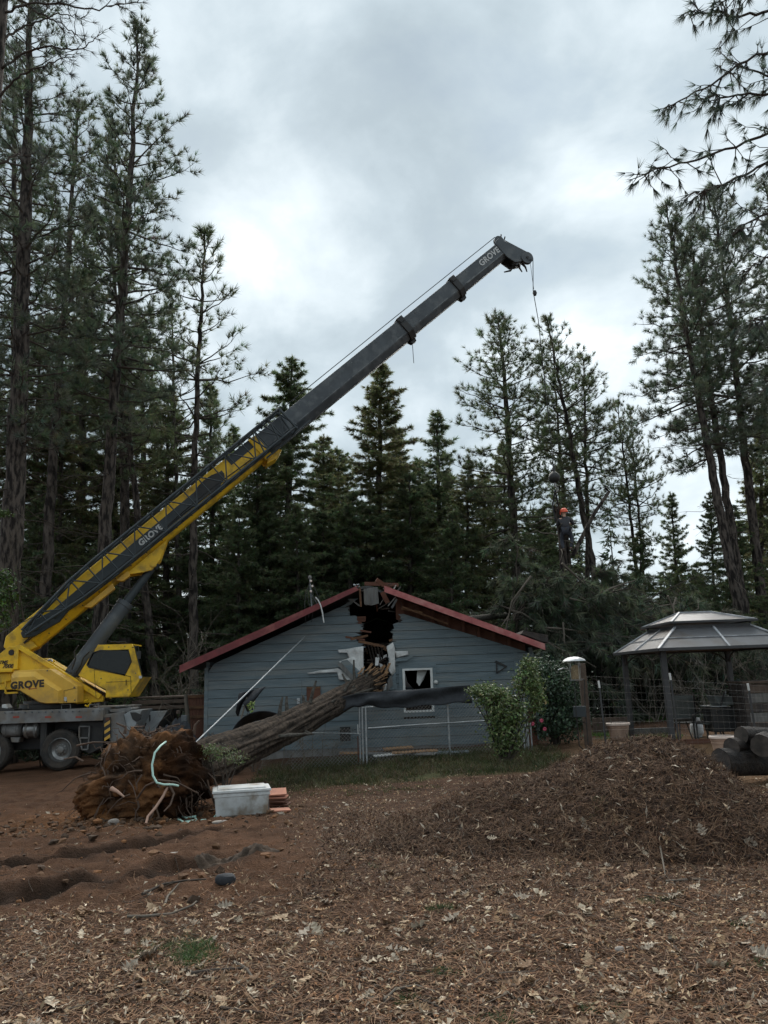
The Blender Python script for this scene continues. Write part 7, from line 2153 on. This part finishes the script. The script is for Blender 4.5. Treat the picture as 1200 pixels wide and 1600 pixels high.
# climber: about 1.75 m, knees bent, back to the yard, leaning his chest to the spar, arms round it
feet = W(887, 861, SPY - .15)
man = thing('person', 'tree climber in dark clothes and an orange helmet clinging to the broken spar', 'person', tuple(feet))
V = [(0, 0, .80), (0, -.02, .98), (-.02, .0, 1.18), (-.03, .06, 1.30), (-.03, .09, 1.38), (-.03, .12, 1.49), (-.03, .13, 1.58),
     (-.10, -.02, .78), (-.20, .10, .44), (-.14, -.04, .08), (-.17, .12, .03),
     (.10, -.02, .78), (.20, .10, .46), (.13, -.04, .10), (.16, .12, .05),
     (-.21, .04, 1.24), (-.33, .16, 1.04), (-.27, .36, .98), (-.24, .43, .98),
     (.16, .04, 1.24), (.29, .14, 1.05), (.24, .36, 1.12), (.20, .44, 1.13)]
E = [(0, 1), (1, 2), (2, 3), (3, 4), (4, 5), (5, 6), (0, 7), (7, 8), (8, 9), (9, 10), (0, 11), (11, 12), (12, 13), (13, 14), (2, 15), (15, 16), (16, 17), (17, 18), (2, 19), (19, 20), (20, 21), (21, 22)]
Rr_ = [.14, .13, .15, .08, .055, .09, .085, .09, .062, .045, .04, .09, .062, .045, .04, .065, .045, .035, .035, .065, .045, .035, .035]
# fingers: short chains rooted in each palm
for hnd, pv, sgn in ((18, V[18], -1), (22, V[22], 1)):
    for k in range(5):
        o_ = len(V)
        off = (-.028 + .014 * k)
        ln = (.055, .075, .082, .076, .06)[k]
        V += [(pv[0] + sgn * -.02, pv[1] + .03, pv[2] + off), (pv[0] - sgn * (.02 + ln * .5), pv[1] + .05, pv[2] + off), (pv[0] - sgn * (.02 + ln), pv[1] + .04, pv[2] + off)]
        E += [(hnd, o_), (o_, o_ + 1), (o_ + 1, o_ + 2)]; Rr_ += [.010, .009, .008]
skin('body', V, E, Rr_, M['skin'], man)
ji = [0, 1, 2, 3, 15, 16, 17, 19, 20, 21]
jm_ = {a: i for i, a in enumerate(ji)}
skin('jacket', [V[a] for a in ji], [(jm_[a], jm_[c]) for a, c in E if a in jm_ and c in jm_], [.175, .165, .185, .095, .09, .066, .05, .09, .066, .05], M['jacket'], man)
ji = [0, 7, 8, 9, 11, 12, 13]
jm_ = {a: i for i, a in enumerate(ji)}
skin('trousers', [V[a] for a in ji], [(jm_[a], jm_[c]) for a, c in E if a in jm_ and c in jm_], [.165, .115, .085, .062, .115, .085, .062], M['jeans'], man)
def local(b, name, mt, **k):
    o = b.build(name, mt, None, (0, 0, 0), **k); o.parent = man; return o
hc = np.array([-.03, .13, 1.56]); hax = nrm(np.array([0, -.1, 1]))
local(MB().lathe([(.155, -.02), (.15, .0), (.14, .05), (.115, .10), (.065, .135), (0, .145)], hc, hax, 22, cap=False), 'helmet', M['orange'], sm=60)
local(MB().lathe([(.125, -.02), (.17, -.025), (.172, -.015), (.13, .0)], hc, hax, 22, cap=False), 'helmet_brim', M['orange'], sm=60)
for s in (-1, 1):
    local(MB().lathe([(0, 0), (.05, .005), (.05, .04), (0, .05)], hc + np.array([s * .11, 0, -.07]), (s, 0, 0), 12, cap=False), 'ear_defender', M['orange'] if s < 0 else M['jacket'], sm=50)
    local(MB().obox((s * .15 - .05, -.13, .0), (.10, 0, 0), (0, .30, 0), (0, 0, .10)), 'boot', M['boots'], bevel=.02)
for s in (-1, 1):
    e_ = hc + np.array([s * .035, .088, -.045]); local(MB().lathe([(0, 0), (.012, .004), (.008, .012), (0, .014)], e_, (0, 1, 0), 8, cap=False), 'eye', M['jacket'])
local(MB().lathe([(.014, 0), (.018, .015), (.0, .035)], hc + np.array([0, .085, -.085]), (0, 1, -.2), 8, cap=False), 'nose', M['skin'], sm=60)
local(MB().bar(hc + np.array([-.025, .09, -.125]), hc + np.array([.025, .09, -.125]), .01, .008), 'mouth', M['boots'])
local(MB().lathe([(.172, .76), (.178, .78), (.178, .84), (.17, .86)], (0, 0, 0), (0, 0, 1), 20, cap=False), 'harness_belt', M['boots'], sm=50)
local(MB().tube([(-.16, .02, .80), (-.25, .35, .84), (0, .62, .86), (.25, .35, .84), (.16, .02, .80)], .018, 6), 'lanyard', M['white'], sm=60)
man.rotation_euler = (0, 0, R(-18))

# ------------------------------------------------------------------ litter on the ground
def scatter(n, ymin, ymax, p=1.2, wide=.60, keepf=None):
    y = ymin * ((ymax / ymin) ** rng.uniform(0, 1, n)) if p else rng.uniform(ymin, ymax, n)
    x = rng.uniform(-wide, wide, n) * (y + .6)
    m_ = np.ones(n, bool)
    if keepf is not None:
        m_ = keepf(x, y)
    x, y = x[m_], y[m_]
    return x, y
def surf_frame(x, y):
    e_ = .04
    z = top_h(x, y); zx = top_h(x + e_, y); zy = top_h(x, y + e_)
    n_ = nrm(np.stack([-(zx - z) / e_, -(zy - z) / e_, np.ones_like(z)], 1))
    return np.stack([x, y, z], 1), n_
def keep_litter(x, y):
    c = churn(x, y); r = rut_h(x, y)[1]
    patch = np.clip(.25 - 1.6 * fbm(x * .9, y * .9, 77, 3), 0, .75)
    return rng.uniform(size=len(x)) > np.clip(c * .74 + r * .8 + patch * .6, 0, .97)
pal_chip = np.array([(.215, .105, .054), (.135, .068, .040), (.29, .150, .076), (.055, .034, .025), (.28, .17, .095), (.14, .10, .075), (.42, .31, .20), (.20, .16, .125)])
def chips(n, ymin, ymax, lo, hi, keepf, pal=pal_chip, wp=None, asp=.4, lift=.012, tilt=.45, wide=.60):
    x, y = scatter(n, ymin, ymax, keepf=keepf, wide=wide)
    P, Nn = surf_frame(x, y); m_ = len(P)
    Nn = nrm(Nn + rng.normal(size=(m_, 3)) * tilt)
    P = P + np.array([0, 0, 1]) * (rng.uniform(0, lift, m_))[:, None]
    a = nrm(np.cross(Nn, randdir(m_))); b_ = np.cross(Nn, a)
    l = rng.uniform(lo, hi, m_)[:, None]; w_ = l * (asp * rng.uniform(.5, 1.4, m_))[:, None]
    bow = Nn * l * rng.uniform(-.1, .35, m_)[:, None]
    V1 = np.stack([P - a * l / 2, P + b_ * w_ / 2 + bow * .5, P + a * l / 2, P - b_ * w_ / 2 + bow], 1)
    ci = rng.choice(len(pal), m_, p=wp)
    cc = pal[ci] * rng.uniform(.65, 1.35, (m_, 1))
    return MB().quads(V1, cc)
on_mound = lambda x, y: mound_h(x, y) > .03
off_mound = lambda x, y: (mound_h(x, y) <= .03) & keep_litter(x, y)
wpp = np.array([.20, .19, .15, .18, .12, .07, .05, .04])
tag(chips(115000, 2.6, 15.5, .010, .045, off_mound, wp=wpp).build('bark_litter', M['litter'], None, colors=True), 'curled brown bark and leaf flakes over the yard', None, None, 'stuff')
tag(chips(30000, 2.6, 15.5, .010, .055, off_mound, np.array([(.50, .38, .24), (.40, .29, .18), (.58, .48, .36), (.33, .25, .17)]), None, .30, .02, .5).build('leaf_fragments', M['litter'], None, colors=True), 'pale broken leaf fragments over the yard', None, None, 'stuff')
def needle_litter(n, ymin, ymax, keepf, lo, hi, wd, pal, lift=.02, tilt=.25, bunch=1):
    x, y = scatter(n, ymin, ymax, keepf=keepf)
    P, Nn = surf_frame(x, y); m_ = len(P)
    d = nrm(np.cross(Nn, randdir(m_)) + rng.normal(size=(m_, 3)) * tilt * .5)
    l = rng.uniform(lo, hi, m_)[:, None]
    s = nrm(np.cross(d, Nn)) * wd / 2
    P = P + Nn * (rng.uniform(.002, lift, m_))[:, None]
    bend = nrm(np.cross(Nn, d)) * l * rng.normal(size=(m_, 1)) * .12 + Nn * l * .04
    A, B_, C_ = P - d * l / 2, P + bend, P + d * l / 2
    V1 = np.concatenate([np.stack([A - s * .6, A + s * .6, B_ + s, B_ - s], 1), np.stack([B_ - s, B_ + s, C_ + s * .5, C_ - s * .5], 1)], 0)
    cc = pal[rng.integers(len(pal), size=m_)] * rng.uniform(.6, 1.4, (m_, 1))
    return MB().quads(V1, np.concatenate([cc, cc], 0))
pal_n = np.array([(.185, .096, .050), (.130, .068, .040), (.22, .125, .072), (.085, .052, .035), (.27, .17, .105)])
tag(needle_litter(62000, 2.6, 13, off_mound, .06, .17, .0034, pal_n).build('needle_litter', M['litter'], None, colors=True), 'fallen brown pine needles over the yard', None, None, 'stuff')
# mound cover
def mscatter(n):
    x = rng.uniform(-.8, 5.2, n); y = rng.uniform(6.3, 11.3, n); m_ = mound_h(x, y) + .06 * np.abs(rng.normal(size=n)) > .05
    return x[m_], y[m_]
_sc = scatter
scatter = lambda n, a, b_, keepf=None, wide=.6: mscatter(n)
pal_m = np.array([(.095, .052, .034), (.065, .038, .029), (.14, .078, .048), (.040, .028, .023), (.23, .15, .095), (.42, .31, .20)])
tag(chips(60000, 0, 0, .014, .070, None, pal_m, np.array([.28, .26, .18, .18, .07, .03]), .32, .025, .8).build('wood_chips', M['litter'], mound, colors=True), None, None, None, 'stuff')
tag(needle_litter(70000, 0, 0, None, .07, .20, .0042, pal_n * .58, .05, .8).build('raked_needles', M['litter'], mound, colors=True), None, None, None, 'stuff')
tag(chips(2200, 0, 0, .025, .12, None, np.array([(.40, .31, .22), (.33, .24, .16), (.45, .38, .30)]), None, .16, .05, .6).build('pale_splinters', M['litter'], mound, colors=True), None, None, None, 'stuff')
scatter = _sc
# oak leaves: lobed outlines; the nearest ones each an object of the ground
def oak_outline(seed):
    rg = np.random.default_rng(seed)
    L_ = 1.0; side_pts = []
    for i in range(4):
        u = .16 + .21 * i
        w_ = (.20, .34, .36, .22)[i] * rg.uniform(.85, 1.15)
        side_pts += [(u - .07, w_ * .38), (u + .05, w_), (u + .10, w_ * .62)]
    up = [(0, .02)] + side_pts + [(1.0, .03)]
    return up
def oak_mb(seed, curl):
    up = oak_outline(seed); rg = np.random.default_rng(seed)
    n = len(up)
    V = []; 
    for u, w_ in up:
        z0 = curl * (u - .5) ** 2 + .03 * rg.normal()
        V += [(u - .5, w_, z0 + curl * w_ * rg.uniform(.3, 1.0)), (u - .5, 0, z0), (u - .5, -w_, z0 + curl * w_ * rg.uniform(.3, 1.0))]
    F = []
    for i in range(n - 1):
        F += [[3 * i, 3 * i + 1, 3 * i + 4, 3 * i + 3], [3 * i + 1, 3 * i + 2, 3 * i + 5, 3 * i + 4]]
    b = MB().add(V, F)
    b.tube([(-.5, 0, curl * .25), (-.62, .01, curl * .25 + .03), (-.74, .03, curl * .3 + .02)], [.010, .008, .007], 3)
    return b
leaf_m = [mat('oak_leaf_' + nm, c, .7, c2, 9, bump=.15, bs=30, spec=.3) for nm, c, c2 in (('tan', (.44, .32, .21), (.30, .21, .13)), ('pale', (.58, .49, .37), (.42, .34, .25)), ('brown', (.28, .175, .10), (.17, .105, .062)), ('grey', (.40, .34, .27), (.27, .22, .17)))]
lmesh = [oak_mb(200 + i, (.30, .6, .12, .75, .45, -.25, .8, .22, -.2, .5, .65, .4)[i]).mesh('oak_leaf', None, sm=40) for i in range(12)]
for i, me in enumerate(lmesh):
    me.materials.append(leaf_m[(0, 2, 3, 1, 2, 0, 3, 2, 0, 2, 3, 1)[i]])
xs, ys = scatter(900, 3.3, 12.5, keepf=lambda x, y: keep_litter(x, y) & (rng.uniform(size=len(x)) > .55 * (mound_h(x, y) > .15)))
P, Nn = surf_frame(xs, ys)
vis = [i for i in range(len(P)) if -20 < PROJ(P[i])[0] < 1220 and PROJ(P[i])[1] < 1620]
for i in vis[:290]:
    o = bpy.data.objects.new('oak_leaf', lmesh[rng.integers(12)])
    COL.objects.link(o)
    o.parent = ground
    o.location = P[i] + Nn[i] * rng.uniform(-.006, .018)
    q = Vector((0, 0, 1)).rotation_difference(Vector(nrm(Nn[i] + rng.normal(size=3) * .30)))
    o.rotation_mode = 'QUATERNION'
    from mathutils import Quaternion
    o.rotation_quaternion = q @ Quaternion((0, 0, 1), rng.uniform(0, 6.28))
    s = rng.uniform(.07, .155)
    o.scale = (s, s * rng.uniform(.8, 1.1), s)
b = MB()
lv = [(np.vstack(oak_mb(300 + i, .4).v), oak_mb(300 + i, .4).f) for i in range(4)]
xs, ys = scatter(2600, 3.0, 17, keepf=lambda x, y: keep_litter(x, y) & (rng.uniform(size=len(x)) > .5 * (mound_h(x, y) > .15)))
P, Nn = surf_frame(xs, ys)
lc = np.array([(.42, .31, .20), (.54, .45, .34), (.26, .16, .095), (.36, .30, .23), (.31, .20, .115)])
for i in range(len(P)):
    v_, f_ = lv[i % 4]
    n_ = nrm(Nn[i] + rng.normal(size=3) * .3); a = nrm(np.cross(n_, randdir(1)[0])); c_ = np.cross(n_, a)
    s = rng.uniform(.025, .10)
    Vv = P[i] + Nn[i] * .010 + s * (v_[:, :1] * a + v_[:, 1:2] * c_ + v_[:, 2:] * n_)
    base = b.n
    b.v.append(Vv); b.c.append(np.broadcast_to(lc[rng.integers(5)] * rng.uniform(.7, 1.2), (len(Vv), 3))); b.n += len(Vv)
    b.f += [ff_ + base for ff_ in f_]
tag(b.build('leaf_litter', M['litter'], None, colors=True), 'smaller scattered oak leaves lying over the yard', None, None, 'stuff')
# twigs and fallen branches
b = MB()
xs, ys = scatter(1300, 2.8, 14, keepf=lambda x, y: rng.uniform(size=len(x)) > churn(x, y) * .5)
for x, y in zip(xs, ys):
    p = np.array([x, y, float(top_h(x, y)) + .008]); a = rng.uniform(0, 6.28)
    c_ = curve(p, np.array([math.cos(a), math.sin(a), .02]), abs(rng.normal()) * .14 + .05, 0, 0, 4, .25)
    c_[:, 2] = top_h(c_[:, 0], c_[:, 1]) + .008 + rng.uniform(0, .015)
    b.tube(c_, np.linspace(rng.uniform(.002, .005), .0015, 4), 4, cap=False, col=np.array([(.10, .07, .05), (.17, .13, .10), (.06, .045, .035)][rng.integers(3)]))
tag(b.build('twig_litter', M['litter'], None, colors=True), 'thin dry twigs scattered over the yard', None, None, 'stuff')
stk = [([(198, 1442), (225, 1440), (268, 1431), (300, 1420), (312, 1407), (311, 1402)], .011, 'pale curved root lying on the leaves below the ruts'), ([(258, 1421), (262, 1408), (270, 1398), (280, 1391)], .010, 'short pale hooked stick beside the curved root'), ([(222, 1407), (255, 1393), (290, 1386), (322, 1386)], .012, 'long grey stick lying under the near rut'), ([(298, 1526), (330, 1522), (380, 1520)], .012, 'dark straight stick in front of the grass patch'), ([(366, 1509), (385, 1520), (394, 1532), (390, 1540)], .010, 'bent pale twig to the right of the grass patch'), ([(600, 1560), (618, 1544), (650, 1539), (680, 1550)], .008, 'pale arched twig in the middle of the foreground'), ([(650, 1556), (675, 1567), (698, 1578)], .007, 'thin straight twig below the arched twig'), ([(1034, 1346), (1040, 1372), (1056, 1388)], .008, 'bent pale twig at the foot of the mound'), ([(1040, 1382), (1080, 1378), (1122, 1379)], .010, 'straight pale stick at the foot of the mound'), ([(1050, 1416), (1075, 1424), (1092, 1437)], .007, 'thin twig in front of the mound'), ([(715, 1320), (732, 1338), (742, 1350)], .009, 'dark stick on the lower face of the mound'), ([(345, 1579), (380, 1584), (412, 1586)], .009, 'dark stick along the bottom edge of the picture')]
for pts, r_k, lab in stk:
    P_ = []
    for a, c_ in pts:
        g3 = G(a, c_)
        m3 = float(mound_h(g3[0], g3[1]))
        P_.append((g3[0], g3[1], float(top_h(g3[0], g3[1])) + r_k + .006))
    o = MB().tube(P_, np.linspace(r_k, r_k * .5, len(P_)), 7).build('stick', M['twig_pale'] if 'pale' in lab else M['twig'], None, P_[0], sm=60)
    tag(o, lab, 'stick', 'sticks on the ground')
# grass: weeds along the fence, green patches, sprigs
def blades(b, cx, cy, n, sx_, sy_, h, col, w=.008, lean=.5):
    x = cx + rng.normal(size=n) * sx_; y = cy + rng.normal(size=n) * sy_
    z = top_h(x, y) - .01
    P_ = np.stack([x, y, z], 1); d = nrm(np.stack([rng.normal(size=n) * lean, rng.normal(size=n) * lean, np.ones(n)], 1))
    l = (h * rng.uniform(.4, 1.2, n))[:, None]
    s = nrm(np.cross(d, randdir(n))) * w / 2
    tip = P_ + d * l + np.stack([rng.normal(size=n), rng.normal(size=n), -np.abs(rng.normal(size=n)) * .6], 1) * l * .25
    mid = P_ + d * l * .55
    cc = vary(col, n, .4, .12)
    b.quads(np.stack([P_ - s, P_ + s, mid + s * .8, mid - s * .8], 1), cc)
    b.tris(np.stack([mid - s * .8, mid + s * .8, tip], 1), cc)
b = MB()
for i in range(900):
    y = rng.uniform(15.0, 19.5); x = rng.uniform(-2.9, 3.8)
    if y < 15.6 + .7 * math.sin(x * 2.1) * .6 and rng.uniform() < .7: continue
    blades(b, x, y, 26, .09, .09, rng.uniform(.08, .26), [(.060, .070, .026), (.085, .080, .036), (.045, .058, .022), (.11, .088, .05)][rng.integers(4)], .010)
for i in range(60):
    y = rng.uniform(13.4, 15.4); x = rng.uniform(-2.2, 0.8)
    blades(b, x, y, 14, .06, .06, rng.uniform(.04, .12), (.075, .085, .03), .008)
tag(b.build('weeds', M['grass'], colors=True), 'brownish green weeds along the chain link fence', None, None, 'stuff')
b = MB()
for (px, py, k, sx_, sy_, h) in ((990, 1153, 60, .5, .5, .10), (1020, 1153, 50, .5, .4, .09), (945, 1150, 26, .3, .6, .13), (940, 1125, 20, .3, .9, .2), (1000, 1110, 30, .5, .8, .25), (1090, 1118, 60, .7, .6, .28), (1055, 1125, 30, .6, .6, .22), (1130, 1120, 20, .5, .6, .25)):
    q = G(px, py)
    for i in range(k):
        x = q[0] + rng.normal() * sx_ * .6; y = q[1] + rng.normal() * sy_ * .7
        blades(b, x, y, 26, .10, .10, h * rng.uniform(.6, 1.2), [(.080, .150, .030), (.100, .165, .040), (.060, .115, .026)][rng.integers(3)], .012)
tag(b.build('grass', M['grass'], colors=True), 'bright green grass round the planter pot and gazebo', None, None, 'stuff')
b = MB()
for (px, py, k, sx_, sy_, h, c_) in ((262, 1478, 34, .13, .05, .050, (.095, .115, .050)), (308, 1492, 34, .08, .06, .075, (.070, .110, .038)), (258, 1506, 8, .08, .03, .04, (.075, .095, .035)), (330, 1480, 6, .12, .04, .04, (.085, .10, .04)), (696, 1416, 7, .05, .02, .06, (.05, .085, .028)), (694, 1512, 6, .05, .02, .05, (.055, .095, .04)), (640, 1560, 8, .05, .02, .05, (.045, .07, .022)), (806, 1592, 8, .08, .02, .05, (.055, .09, .03)), (1020, 1410, 6, .06, .03, .05, (.06, .085, .03)), (860, 1268, 4, .03, .03, .06, (.05, .09, .03)), (935, 1328, 5, .05, .03, .07, (.05, .085, .03)), (1150, 1448, 5, .05, .03, .05, (.06, .09, .04)), (1180, 1510, 5, .05, .03, .05, (.06, .09, .04)), (580, 1355, 4, .05, .03, .05, (.07, .09, .04)), (930, 1578, 5, .05, .02, .05, (.05, .08, .03))):
    q = G(px, py)
    for i in range(k):
        blades(b, q[0] + rng.normal() * sx_, q[1] + rng.normal() * sy_ * 1.6, 30, .022, .022, h, c_, .0045, .7)
tag(b.build('grass_tufts', M['grass'], colors=True), 'small green grass tufts showing through the litter', None, None, 'stuff')
# moss and leaves round the root end of the trunk
q = W(352, 1180, 12.3)
leafy('ivy_sprays', 'pale green leafy sprays where the trunk leaves the root plate', 'plant', (q[0], q[1] - .1, gz(q[0], q[1])), [(W(345, 1178, 12.2), (.28, .2, .13), 1.4), (W(328, 1170, 12.2), (.16, .2, .08), .8), (W(370, 1186, 12.3), (.22, .2, .1), .6)], 520, .05, .018, (.10, .13, .05), (.17, .20, .09), 8)
q = W(393, 1104, 17.8)
leafy('twig_leaves', 'sprig of light green leaves in front of the draped cloth', 'plant', (q[0] - .05, 17.8, q[2] - .35), [(q, (.10, .08, .12), 1)], 60, .06, .035, (.20, .28, .06), (.28, .34, .10), 3)
# weeds and dirt mounding over the foot of the fallen trunk
